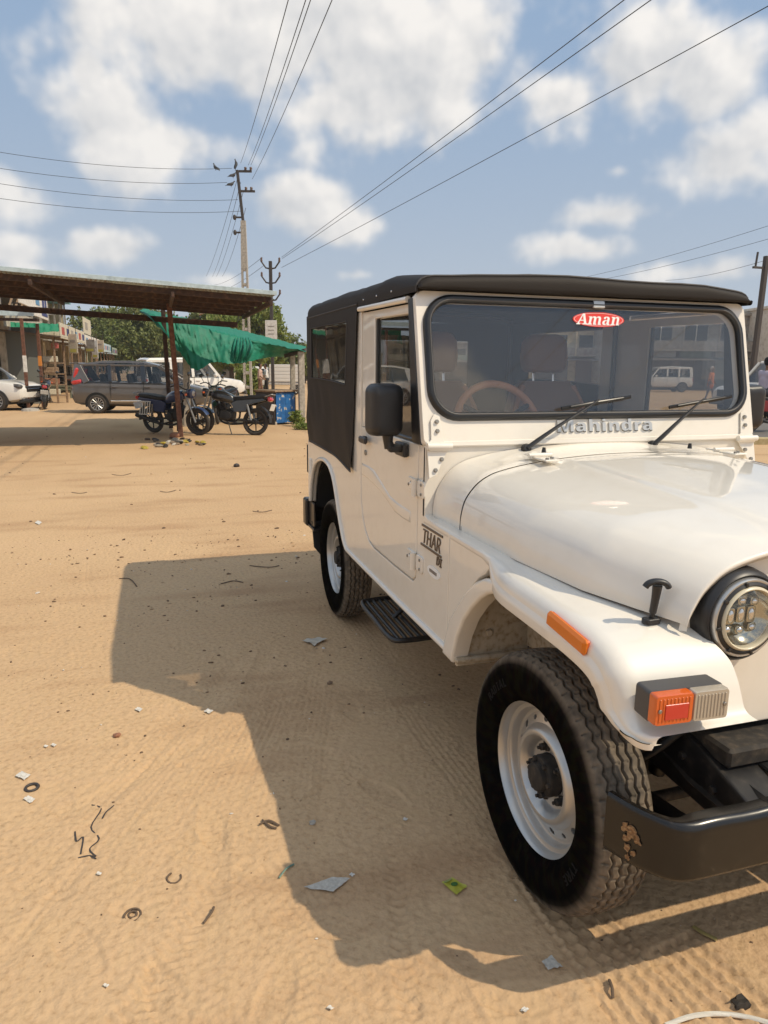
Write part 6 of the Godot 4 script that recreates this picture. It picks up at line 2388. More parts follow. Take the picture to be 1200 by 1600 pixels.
# ---------------------------------------------------------------- buildings across the road and far away
func house(o: Vector3, turn: float, w: float, d: float, h: float, wall: Material, label: String, style: int):
	var s := thing("building", label, "building", o, turn)
	t0()
	s_box(V(0, h * 0.5 - 0.2, -d * 0.5), V(w, h + 0.4, d), 0.02)
	obj("wall", wall, s)
	t0()
	s_box(V(0, h + 0.10, -d * 0.5 + 0.1), V(w + 0.3, 0.22, d + 0.3), 0.02)
	obj("cornice", wall, s)
	if style == 0: return s
	var nb := int(w / 3.0)
	for i in nb:
		var x := -w * 0.5 + (i + 0.5) * w / nb
		if style >= 1:
			t0()
			s_box(V(x, h * 0.74, 0.01), V(w / nb - 1.1, h * 0.26, 0.06), 0.0)
			var win := obj("window", M.dark_glass, s)
			t0()
			s_box(V(x, h * 0.74, 0.05), V(0.07, h * 0.26, 0.06), 0.0)
			s_box(V(x, h * 0.605, 0.06), V(w / nb - 0.9, 0.08, 0.16), 0.0)
			obj("window_frame", M.white_dull, win)
		t0()
		s_box(V(x, 1.25, 0.012), V(w / nb - 0.7, 2.5, 0.05), 0.0)
		obj("shutter", M.shutter if i % 3 else M.pale_blue, s)
		t0()
		s_box(V(x, 2.98, 0.30), V(w / nb - 0.35, 0.62, 0.06), 0.01)
		obj("sign_board", [M.sign_cream, M.white_dull, M.wall_green, M.sign_cream][i % 4], s)
	if style == 1:
		t0()
		s_box(V(0, h * 0.53, 0.55), V(w, 0.12, 1.2), 0.01)
		obj("balcony_slab", M.concrete, s)
		t0()
		s_box(V(0, h * 0.60, 1.1), V(w, 0.7, 0.08), 0.01)
		obj("balcony_wall", M.wall_grey, s)
		for i in nb + 1:
			post(s, "balcony_post", V(-w * 0.5 + i * w / nb, h * 0.53, 1.1), V(-w * 0.5 + i * w / nb, h, 1.1), 0.14, wall)
	t0()
	s_box(V(0, 2.6, 1.0), V(w, 0.05, 2.0), 0.01, Basis(V(1, 0, 0), 0.14))
	obj("awning", M.awning_dull, s)
	return s

func far_side():
	var turn := deg_to_rad(-17.43)
	# across the road on the right, behind the jeep as seen through its windows
	var a := vp(1080, 600, 62.0)
	house(V(a.x, gh(0, a.z), a.z), turn, 15.0, 8.0, 6.2, M.wall_grey, "grey two-storey shop house with balcony across the road", 1)
	a = vp(1350, 600, 58.0)
	house(V(a.x, gh(0, a.z), a.z), turn, 15.5, 9.0, 6.5, M.wall_white, "long white building with brown awning across the road", 2)
	a = vp(860, 600, 66.0)
	house(V(a.x, gh(0, a.z), a.z), turn, 11.0, 8.0, 5.4, M.wall_cream2, "cream two-storey shop house across the road", 1)
	a = vp(690, 600, 85.0)
	house(V(a.x, gh(0, a.z), a.z), turn, 13.0, 8.0, 4.6, M.wall_cream, "low cream building far behind the jeep", 2)
	# far end of the lot
	var k := 0
	for q in [[300, 96, 11.0, 3.6], [372, 104, 9.0, 3.2], [452, 98, 8.0, 3.4], [540, 100, 10.0, 3.6], [250, 110, 7.0, 3.0]]:
		var p := vp(q[0], 600, q[1])
		house(V(p.x, gh(0, p.z), p.z), turn, q[2], 6.0, q[3], [M.wall_cream, M.wall_white, M.wall_grey, M.wall_cream2, M.wall_green][k],
			["low cream house far behind the white car", "low white house far behind the utility pole", "low grey house far behind the notice board", "low yellowish house far behind the canvas top", "low pale green house far behind the trees"][k], 2)
		k += 1
	# the road on the right with its kerb
	var dirv := V(cos(deg_to_rad(17.43)), 0, sin(deg_to_rad(17.43)))
	t0()
	var n := fwd()
	var c := EYE + n * 18.6
	c.y = 0
	var p0 := c + dirv * 5.0
	var p1 := c + dirv * 60.0
	var w := 3.8
	for i in 40:
		var u := p0.lerp(p1, i / 40.0)
		var v := p0.lerp(p1, (i + 1) / 40.0)
		var q := [u - n * w, v - n * w, v + n * w, u + n * w]
		for j in 4: q[j].y = gh(q[j].x, q[j].z) + 0.035
		quad(q[0], q[1], q[2], q[3])
	struct(obj("road", M.asphalt))
	for side in [-1.0, 1.0]:
		t0()
		for i in 14:
			var u: Vector3 = p0.lerp(p1, i / 14.0) + n * (w + 0.12) * side
			var v: Vector3 = p0.lerp(p1, (i + 1) / 14.0) + n * (w + 0.12) * side
			var m := (u + v) * 0.5
			s_box(V(m.x, gh(m.x, m.z) + 0.06, m.z), V(0.18, 0.16, u.distance_to(v) - 0.02), 0.02, frame_of(v - u))
		var kb := obj("kerb", M.kerb)
		struct(kb)

func bg_materials():
	M.roof_blue = worn(61, 0.01, 0.5, [[0.0, Color(0.20, 0.13, 0.09)], [0.42, Color(0.24, 0.16, 0.11)], [0.5, Color(0.30, 0.34, 0.34)], [0.62, Color(0.42, 0.52, 0.55)], [1.0, Color(0.50, 0.60, 0.63)]], 0.55, 0.0, 512, true)
	M.roof_blue2 = worn(62, 0.01, 0.5, [[0.0, Color(0.3, 0.34, 0.34)], [0.5, Color(0.48, 0.58, 0.6)], [1.0, Color(0.6, 0.68, 0.7)]], 0.5)
	M.rust_dark = worn(63, 0.02, 0.8, [[0.0, Color(0.030, 0.016, 0.011)], [0.6, Color(0.055, 0.03, 0.02)], [1.0, Color(0.12, 0.06, 0.035)]], 0.8)
	M.brick = worn(64, 0.03, 2.0, [[0.0, Color(0.20, 0.09, 0.05)], [1.0, Color(0.36, 0.17, 0.10)]], 0.95, 0.2)
	M.green_net = worn(65, 0.02, 0.6, [[0.0, Color(0.0, 0.13, 0.075)], [0.6, Color(0.004, 0.20, 0.12)], [1.0, Color(0.02, 0.27, 0.17)]], 0.6)
	M.green_net.backlight_enabled = true
	M.green_net.backlight = Color(0.05, 0.62, 0.42)
	M.green_cloth = mat(0.004, 0.21, 0.11, 0.7)
	M.green_cloth.backlight_enabled = true
	M.green_cloth.backlight = Color(0.05, 0.5, 0.3)
	M.blue_peel = worn(66, 0.010, 0.8, [[0.0, Color(0.008, 0.07, 0.21)], [0.64, Color(0.012, 0.12, 0.34)], [0.72, Color(0.02, 0.15, 0.38)], [0.74, Color(0.42, 0.38, 0.32)], [0.85, Color(0.5, 0.46, 0.4)], [1.0, Color(0.2, 0.09, 0.05)]], 0.55)
	M.pale_blue = worn(67, 0.02, 0.6, [[0.0, Color(0.34, 0.42, 0.44)], [1.0, Color(0.52, 0.63, 0.67)]], 0.6)
	M.white_dull = worn(68, 0.02, 0.6, [[0.0, Color(0.50, 0.47, 0.41)], [0.5, Color(0.66, 0.63, 0.57)], [1.0, Color(0.74, 0.71, 0.66)]], 0.7)
	M.orange_paint = mat(0.60, 0.21, 0.03, 0.6)
	M.back_wall_grey = mat(0.17, 0.18, 0.165, 0.95)
	M.red_board = worn(69, 0.05, 1.5, [[0.0, Color(0.40, 0.04, 0.03)], [0.55, Color(0.48, 0.05, 0.04)], [0.6, Color(0.55, 0.35, 0.3)], [1.0, Color(0.6, 0.5, 0.45)]], 0.6)
	M.wall_cream = worn(70, 0.012, 0.35, [[0.0, Color(0.28, 0.24, 0.18)], [0.4, Color(0.44, 0.39, 0.30)], [1.0, Color(0.55, 0.49, 0.39)]], 0.9)
	M.wall_cream2 = worn(71, 0.012, 0.35, [[0.0, Color(0.30, 0.25, 0.15)], [0.4, Color(0.48, 0.41, 0.27)], [1.0, Color(0.58, 0.51, 0.36)]], 0.9)
	M.wall_grey = worn(72, 0.012, 0.35, [[0.0, Color(0.19, 0.17, 0.145)], [0.5, Color(0.30, 0.275, 0.24)], [1.0, Color(0.40, 0.37, 0.33)]], 0.9)
	M.wall_white = worn(73, 0.012, 0.30, [[0.0, Color(0.44, 0.38, 0.30)], [0.4, Color(0.62, 0.56, 0.47)], [1.0, Color(0.70, 0.65, 0.56)]], 0.9)
	M.wall_green = worn(74, 0.012, 0.35, [[0.0, Color(0.24, 0.29, 0.21)], [1.0, Color(0.40, 0.46, 0.36)]], 0.9)
	M.shutter = worn(79, 0.03, 0.5, [[0.0, Color(0.10, 0.085, 0.07)], [1.0, Color(0.19, 0.17, 0.15)]], 0.6)
	M.teal = mat(0.13, 0.33, 0.35, 0.6)
	M.dark_glass = mat(0.03, 0.035, 0.04, 0.12)
	M.awning_dull = worn(75, 0.02, 0.5, [[0.0, Color(0.07, 0.05, 0.035)], [1.0, Color(0.22, 0.18, 0.14)]], 0.85)
	M.sign_blue = mat(0.10, 0.25, 0.42, 0.5)
	M.sign_navy = mat(0.03, 0.04, 0.16, 0.5)
	M.sign_red = mat(0.42, 0.08, 0.06, 0.5)
	M.sign_cream = worn(76, 0.03, 0.8, [[0.0, Color(0.46, 0.41, 0.30)], [1.0, Color(0.64, 0.59, 0.47)]], 0.7)
	M.sign_yellow = mat(0.55, 0.50, 0.12, 0.6)
	M.rail_green = mat(0.20, 0.22, 0.16, 0.7)
	M.pigeon = mat(0.07, 0.075, 0.085, 0.7)
	M.pigeon2 = mat(0.045, 0.048, 0.055, 0.7)
	M.bark = mat(0.10, 0.075, 0.05, 0.95)
	M.leaf = mat(0.17, 0.19, 0.055, 0.7)
	M.leaf.vertex_color_use_as_albedo = true
	M.leaf.backlight_enabled = true
	M.leaf.backlight = Color(0.5, 0.55, 0.14)
	M.leaf_bright = mat(0.22, 0.26, 0.06, 0.7)
	M.leaf_bright.vertex_color_use_as_albedo = true
	M.leaf_bright.backlight_enabled = true
	M.leaf_bright.backlight = Color(0.6, 0.68, 0.16)
	M.asphalt = worn(77, 0.05, 0.5, [[0.0, Color(0.10, 0.09, 0.08)], [1.0, Color(0.17, 0.155, 0.135)]], 0.9, 0.1, 512, true)
	M.kerb = worn(78, 0.03, 0.8, [[0.0, Color(0.34, 0.26, 0.12)], [1.0, Color(0.5, 0.42, 0.24)]], 0.9)

# ================================================================ vehicles
func veh_materials():
	M.car_glass = glass(0.02, 0.024, 0.024, 0.42)
	M.grey_car = paint(0.115, 0.10, 0.088, 1.0, 0.35)
	M.grey_car.metallic = 0.35
	M.white_car = paint(0.74, 0.71, 0.65)
	M.silver_car = paint(0.36, 0.35, 0.33, 1.0, 0.35)
	M.tail_red = paint(0.55, 0.02, 0.025, 1.0, 0.2)
	M.hubcap = mat(0.45, 0.44, 0.42, 0.35, 0.6)
	M.bike_black = paint(0.012, 0.012, 0.012, 1.0, 0.35)
	M.bike_blue = paint(0.012, 0.03, 0.10, 1.0, 0.35)
	M.bike_red = paint(0.22, 0.012, 0.015, 1.0, 0.35)
	M.bike_metal = mat(0.30, 0.29, 0.27, 0.4, 0.8)
	M.bike_dark = mat(0.03, 0.028, 0.026, 0.55, 0.3)
	M.seat_black = mat(0.014, 0.013, 0.013, 0.55)
	M.seat_brown = mat(0.14, 0.045, 0.03, 0.55)
	M.plate_white = mat(0.68, 0.67, 0.62, 0.5)
	M.dusty_tyre = mat(0.05, 0.042, 0.034, 0.9)
	M.person = StandardMaterial3D.new()
	M.person.vertex_color_use_as_albedo = true
	M.person.roughness = 0.85

func road_wheel(parent: Node3D, x: float, z: float, r: float, w: float, cap: Material, spokes: int):
	var n := Node3D.new()
	n.name = "wheel"
	parent.add_child(n, true)
	n.position = V(x, r, z)
	var o := signf(z)
	var AX := Transform3D(Basis(V(1, 0, 0), V(0, 1, 0) if o > 0 else V(0, -1, 0), V(0, 0, o)), Vector3.ZERO)
	t0()
	s_lathe([Vector2(r * 0.62, w * 0.40), Vector2(r * 0.70, w * 0.50), Vector2(r * 0.88, w * 0.50), Vector2(r * 0.97, w * 0.38), Vector2(r, w * 0.15), Vector2(r, -w * 0.3), Vector2(r * 0.9, -w * 0.5), Vector2(r * 0.6, -w * 0.5)], AX, 28)
	obj("tyre", M.dusty_tyre, n, 50)
	t0()
	s_lathe([Vector2(r * 0.66, w * 0.44), Vector2(r * 0.62, w * 0.46), Vector2(r * 0.58, w * 0.36), Vector2(r * 0.2, w * 0.30), Vector2(0, w * 0.32)], AX, 28)
	obj("rim", M.bike_dark, n, 50)
	t0()
	for k in spokes:
		var t := TAU * k / spokes
		var p0 := V(cos(t) * r * 0.14, sin(t) * r * 0.14, w * 0.40)
		var p1 := V(cos(t + 0.25) * r * 0.62, sin(t + 0.25) * r * 0.62, w * 0.43)
		s_tube([AX * p0, AX * p1], r * 0.055, 4)
	s_lathe([Vector2(r * 0.67, w * 0.42), Vector2(r * 0.66, w * 0.47), Vector2(r * 0.61, w * 0.46), Vector2(r * 0.60, w * 0.40)], AX, 28)
	s_lathe([Vector2(r * 0.17, w * 0.36), Vector2(r * 0.16, w * 0.44), Vector2(0, w * 0.45)], AX, 12)
	obj("hubcap", cap, n, 50)

# s: length stations of the lower body [x, bottom, top, half width], roof line [x, y] from tail to windscreen foot, wheels, materials
func car(called: String, label: String, cat: String, pos: Vector3, turn: float, s: Dictionary) -> Node3D:
	var c := thing(called, label, cat, pos, turn, "cars parked in the market lot")
	var rings := []
	for q in s.body:
		var r := PackedVector3Array()
		var hw: float = q[3]
		for p in [[-0.80, 0.0], [-0.96, 0.10], [-1.0, 0.30], [-1.0, 0.55], [-0.985, 0.78], [-0.95, 0.93], [-0.80, 1.0], [-0.4, 1.02], [0.4, 1.02], [0.80, 1.0], [0.95, 0.93], [0.985, 0.78], [1.0, 0.55], [1.0, 0.30], [0.96, 0.10], [0.80, 0.0]]:
			r.append(V(q[0], lerpf(q[1], q[2], p[1]), p[0] * hw))
		rings.append(r)
	t0()
	s_loft(rings)
	obj("body", s.paint, c, 40)
	var hwf := func(y: float) -> float: return lerpf(s.hw0, s.hw1, clampf((y - s.belt) / (s.top - s.belt), 0, 1))
	t0()
	var side := []
	for z in [-1.0, 1.0]:
		var r := PackedVector3Array()
		for p in s.roof: r.append(V(p[0], p[1], z * hwf.call(p[1])))
		side.append(r)
	s_loft(side, true, true)
	obj("glasshouse", M.car_glass, c, 20)
	t0()   # roof skin
	rings = []
	var n: int = s.roof.size()
	for i in range(1, n - 1):
		var p = s.roof[i]
		if p[1] < s.top - 0.17: continue
		var r := PackedVector3Array()
		var h: float = hwf.call(p[1]) + 0.015
		for z in [-1.0, -0.96, -0.5, 0.0, 0.5, 0.96, 1.0]:
			r.append(V(p[0], p[1] + (0.035 if absf(z) < 0.97 else -0.03) + 0.02 * (1.0 - z * z), z * h))
		for z in [0.9, 0.0, -0.9]: r.append(V(p[0], p[1] - 0.01, z * h))
		rings.append(r)
	s_loft(rings)
	obj("roof", s.paint, c, 40)
	for z in [-1.0, 1.0]:
		for p in s.pillars:    # [x0, y0, x1, y1, half width, painted]
			t0()
			var a := V(p[0], p[1], z * (hwf.call(p[1]) + 0.004))
			var b := V(p[2], p[3], z * (hwf.call(p[3]) + 0.004))
			s_box((a + b) * 0.5, V(p[4] * 2.0, 0.03, a.distance_to(b)), 0.008, frame_of(b - a, V(0, 0, z)))
			obj("pillar", s.paint if p[5] else M.bike_black, c)
		for x in s.seams:
			t0()
			s_box(V(x, (s.belt + 0.32) * 0.5 + 0.12, z * (s.hwb + 0.001)), V(0.012, s.belt - 0.42, 0.008), 0.0)
			obj("door_seam", M.dark, c)
		for x in s.handles:
			t0()
			s_box(V(x, s.belt - 0.13, z * (s.hwb + 0.012)), V(0.18, 0.035, 0.035), 0.012)
			obj("door_handle", s.paint, c)
		t0()
		s_box(V(s.mirror[0], s.mirror[1], z * (s.hwb + 0.12)), V(0.12, 0.15, 0.22), 0.04)
		obj("mirror", s.paint, c)
		if s.has("strip"):
			t0()
			s_box(V(0.0, s.strip, z * (s.hwb + 0.006)), V(1.9, 0.055, 0.03), 0.012)
			obj("chrome_strip", M.chrome, c)
		if s.has("clad"):
			t0()
			s_box(V(0.0, 0.32, z * (s.hwb - 0.01)), V(1.9, 0.20, 0.05), 0.02)
			obj("cladding", M.plastic, c)
	for x in [s.wr, s.wf]:
		for z in [-1.0, 1.0]:
			t0()
			var rr: float = s.wheel + 0.055
			var arc := []
			for k in 19:
				var t := -0.12 + (PI + 0.24) * k / 18.0
				arc.append(Vector2(x + cos(t) * rr, s.wheel + sin(t) * rr))
			arc.append(Vector2(x - rr * 0.95, 0.22))
			arc.append(Vector2(x + rr * 0.95, 0.22))
			s_plate(PackedVector2Array(arc), 0.10, s.hwb + 0.004, Transform3D(V(1, 0, 0), V(0, 1, 0), V(0, 0, 1), Vector3.ZERO) if z > 0 else Transform3D(V(-1, 0, 0), V(0, 1, 0), V(0, 0, -1), V(2.0 * x, 0, 0)))
			obj("wheel_arch", M.plastic if s.has("clad") else M.dark, c)
			road_wheel(c, x, z * (s.hwb - 0.085), s.wheel, 0.20, s.get("cap", M.hubcap), s.get("spokes", 12))
	for l in s.lamps:          # [centre, size, material, name]; both sides
		for z in [-1.0, 1.0]:
			t0()
			s_box(V(l[0].x, l[0].y, l[0].z * z), l[1], minf(l[1].x, minf(l[1].y, l[1].z)) * 0.35, Basis(V(0, 1, 0), l[4] * z) * Basis(V(0, 0, 1), l[5]))
			obj(l[3], l[2], c)
	for b in s.bits:
		t0()
		s_box(b[0], b[1], b[3])
		obj(b[4], b[2], c)
	t0()
	for x in s.seats:
		for z in [-0.38, 0.38]: s_box(V(x, s.belt - 0.02, z), V(0.14, 0.62, 0.46), 0.05, Basis(V(0, 0, 1), 0.2))
	if s.seats.size() > 0: obj("seats", M.seat_black, c)
	return c

func cars():
	var mpv := {"paint": M.grey_car, "hw0": 0.83, "hw1": 0.62, "hwb": 0.866, "belt": 0.99, "top": 1.66, "wheel": 0.315, "wr": -1.37, "wf": 1.37, "strip": 0.40,
		"body": [[-2.17, 0.46, 0.92, 0.70], [-2.10, 0.34, 1.00, 0.80], [-1.9, 0.28, 1.03, 0.845], [-1.3, 0.24, 1.03, 0.866], [-0.3, 0.22, 1.00, 0.868], [0.9, 0.22, 0.98, 0.866], [1.25, 0.22, 0.98, 0.862], [1.6, 0.24, 0.93, 0.845], [1.95, 0.28, 0.85, 0.80], [2.15, 0.34, 0.76, 0.72], [2.24, 0.42, 0.66, 0.60]],
		"roof": [[-2.08, 0.98], [-1.98, 1.46], [-1.88, 1.55], [-1.2, 1.645], [-0.4, 1.66], [0.20, 1.62], [0.60, 1.52], [1.52, 0.97]],
		"pillars": [[-2.0, 1.0, -1.90, 1.56, 0.13, true], [-0.93, 1.0, -0.98, 1.62, 0.055, false], [-1.66, 1.0, -1.93, 1.5, 0.10, true], [0.12, 1.0, 0.06, 1.62, 0.075, false], [1.48, 0.98, 0.58, 1.52, 0.05, true], [-1.9, 1.555, 0.55, 1.54, 0.03, true]],
		"seams": [-0.93, 0.10, 1.18], "handles": [-0.80, 0.22], "mirror": [1.02, 1.04], "seats": [-1.2, -0.35, 0.45],
		"lamps": [[V(-1.97, 1.02, 0.765), V(0.34, 0.17, 0.16), M.tail_red, "tail_lamp", 0.0, 0.1], [V(-2.01, 1.24, 0.735), V(0.12, 0.46, 0.13), M.tail_red, "tail_lamp", 0.0, -0.35], [V(2.02, 0.78, 0.66), V(0.34, 0.16, 0.26), M.clear_lens, "headlamp", -0.5, -0.12]],
		"bits": [[V(-2.19, 0.74, 0), V(0.02, 0.12, 0.5), M.plate_white, 0.004, "number_plate"], [V(-2.06, 1.60, 0), V(0.30, 0.04, 1.1), M.grey_car, 0.015, "spoiler"], [V(2.24, 0.58, 0), V(0.05, 0.16, 0.9), M.dark, 0.01, "grille"]]}
	var a := gp(153, 646)
	# the car stands side on; its rear wheel is on that pixel
	var turn := deg_to_rad(-17.43) + deg_to_rad(10.0)
	var d := V(cos(turn), 0, -sin(turn))
	var right := V(sin(turn), 0, cos(turn))
	var pos := a + d * 1.37 - right * 0.86
	car("parked_car", "dark grey family car with red tail lamp and chrome door strip", "car", V(pos.x, gh(0, pos.z), pos.z), turn, mpv)
	var suv := {"paint": M.white_car, "hw0": 0.84, "hw1": 0.66, "hwb": 0.88, "belt": 1.02, "top": 1.60, "wheel": 0.34, "wr": -1.30, "wf": 1.29, "clad": true, "spokes": 10,
		"body": [[-2.08, 0.46, 0.92, 0.72], [-1.98, 0.36, 1.04, 0.82], [-1.3, 0.26, 1.06, 0.88], [0.0, 0.25, 1.03, 0.88], [0.85, 0.25, 1.03, 0.88], [1.3, 0.26, 1.02, 0.87], [1.75, 0.30, 0.96, 0.83], [2.05, 0.36, 0.86, 0.76], [2.14, 0.46, 0.74, 0.64]],
		"roof": [[-2.0, 1.02], [-1.75, 1.50], [-1.0, 1.60], [-0.2, 1.62], [0.35, 1.56], [1.05, 1.02]],
		"pillars": [[-1.75, 1.0, -1.65, 1.50, 0.14, true], [-0.75, 1.0, -0.80, 1.58, 0.05, false], [0.15, 1.0, 0.10, 1.57, 0.06, false], [1.02, 1.02, 0.34, 1.55, 0.05, true]],
		"seams": [-0.75, 0.15, 0.98], "handles": [-0.6, 0.3], "mirror": [0.80, 1.08], "seats": [-0.5, 0.4],
		"lamps": [[V(1.95, 0.84, 0.68), V(0.36, 0.13, 0.22), M.grey_plastic, "headlamp", -0.35, -0.1], [V(2.04, 0.52, 0.66), V(0.10, 0.20, 0.13), M.grey_plastic, "fog_lamp", -0.3, 0.0], [V(-1.98, 1.0, 0.76), V(0.16, 0.14, 0.16), M.tail_red, "tail_lamp", 0.0, 0.0]],
		"bits": [[V(2.12, 0.74, 0), V(0.08, 0.20, 0.92), M.plastic, 0.02, "grille"], [V(2.165, 0.74, 0), V(0.02, 0.03, 0.8), M.chrome, 0.005, "grille_bar"], [V(2.07, 0.34, 0), V(0.20, 0.14, 1.4), M.plastic, 0.03, "bumper_guard"]]}
	a = gp(-4, 642)
	var t2 := turn - deg_to_rad(14.0)
	d = V(cos(t2), 0, -sin(t2))
	right = V(sin(t2), 0, cos(t2))
	pos = a - d * 1.29 - right * 0.88
	car("parked_car", "white sport utility car with dark grille parked below the lean-to", "car", V(pos.x, gh(0, pos.z), pos.z), t2, suv)
	var sed := suv.duplicate()
	sed.paint = M.silver_car
	sed.erase("clad")
	sed.lamps = suv.lamps
	a = gp(96, 612)
	pos = V(a.x, gh(0, a.z), a.z) - fwd() * 1.0
	car("parked_car", "silver car standing in the dark behind wooden post", "car", V(pos.x, gh(0, pos.z), pos.z), turn + PI, sed)
	# boxy white vehicle behind the grey car
	var box := {"paint": M.white_car, "hw0": 0.80, "hw1": 0.70, "hwb": 0.86, "belt": 1.12, "top": 1.86, "wheel": 0.36, "wr": -1.32, "wf": 1.36, "spokes": 5,
		"body": [[-2.12, 0.50, 1.06, 0.80], [-2.05, 0.42, 1.14, 0.84], [-1.0, 0.36, 1.14, 0.86], [0.7, 0.36, 1.13, 0.86], [0.98, 0.36, 1.12, 0.85], [1.5, 0.40, 1.06, 0.82], [1.95, 0.44, 0.98, 0.78], [2.1, 0.50, 0.86, 0.70]],
		"roof": [[-2.06, 1.12], [-2.0, 1.76], [-1.9, 1.83], [-0.5, 1.87], [0.15, 1.84], [0.42, 1.76], [0.95, 1.12]],
		"pillars": [[-1.97, 1.12, -1.93, 1.80, 0.11, true], [-1.05, 1.12, -1.05, 1.84, 0.07, true], [-0.18, 1.12, -0.20, 1.84, 0.06, true], [0.95, 1.13, 0.45, 1.77, 0.05, true], [-1.95, 1.76, 0.4, 1.77, 0.05, true]],
		"seams": [-1.05, -0.16, 0.86], "handles": [-0.9, 0.0], "mirror": [0.70, 1.20], "seats": [-0.9, 0.0],
		"lamps": [[V(2.02, 0.80, 0.62), V(0.12, 0.18, 0.24), M.clear_lens, "headlamp", -0.2, 0.0], [V(-2.08, 0.92, 0.78), V(0.06, 0.26, 0.12), M.tail_red, "tail_lamp", 0.0, 0.0]],
		"bits": [[V(2.10, 0.78, 0), V(0.05, 0.22, 0.9), M.dark, 0.01, "grille"], [V(2.12, 0.48, 0), V(0.10, 0.16, 1.6), M.grey_plastic, 0.03, "bumper"]]}
	pos = vp(300, 617, 30.5)
	car("parked_car", "boxy white car standing behind the grey one near green net", "car", V(pos.x, gh(0, pos.z), pos.z), turn + deg_to_rad(24.0), box)
	pos = vp(1032, 600, 55.0)
	car("parked_car", "small white jeep parked before shop house across the road", "car", V(pos.x, gh(0, pos.z), pos.z), turn + PI - 0.2, box)
	pos = vp(1225, 600, 24.0)
	car("parked_car", "white van on the road in front of long white building", "car", V(pos.x, gh(0, pos.z), pos.z), turn + PI, box)
	# slatted white truck body
	pos = vp(448, 607, 43.0)
	var tr := thing("cargo_truck", "white slatted cargo truck body beyond the blue box", "truck", V(pos.x, gh(0, pos.z), pos.z), deg_to_rad(-17.43 + 4.0))
	for i in 5:
		t0()
		s_box(V(0, 0.86 + i * 0.20, 0.72), V(1.9, 0.185, 0.04), 0.015)
		obj("side_slat", M.white_car, tr)
	t0()
	s_box(V(0, 1.25, -0.1), V(1.88, 1.0, 1.5), 0.02)
	s_box(V(0, 0.66, 0), V(2.0, 0.14, 1.4), 0.02)
	obj("bed", M.white_dull, tr)
	t0()
	s_box(V(-1.55, 1.05, 0), V(1.0, 1.15, 1.4), 0.12)
	obj("cab", M.white_car, tr)
	t0()
	s_box(V(-1.62, 1.36, 0), V(0.9, 0.42, 1.42), 0.08)
	obj("cab_window", M.dark_glass, tr)
	for x in [-1.5, 0.5]:
		for z in [-0.65, 0.65]: road_wheel(tr, x, z, 0.30, 0.18, M.hubcap, 5)

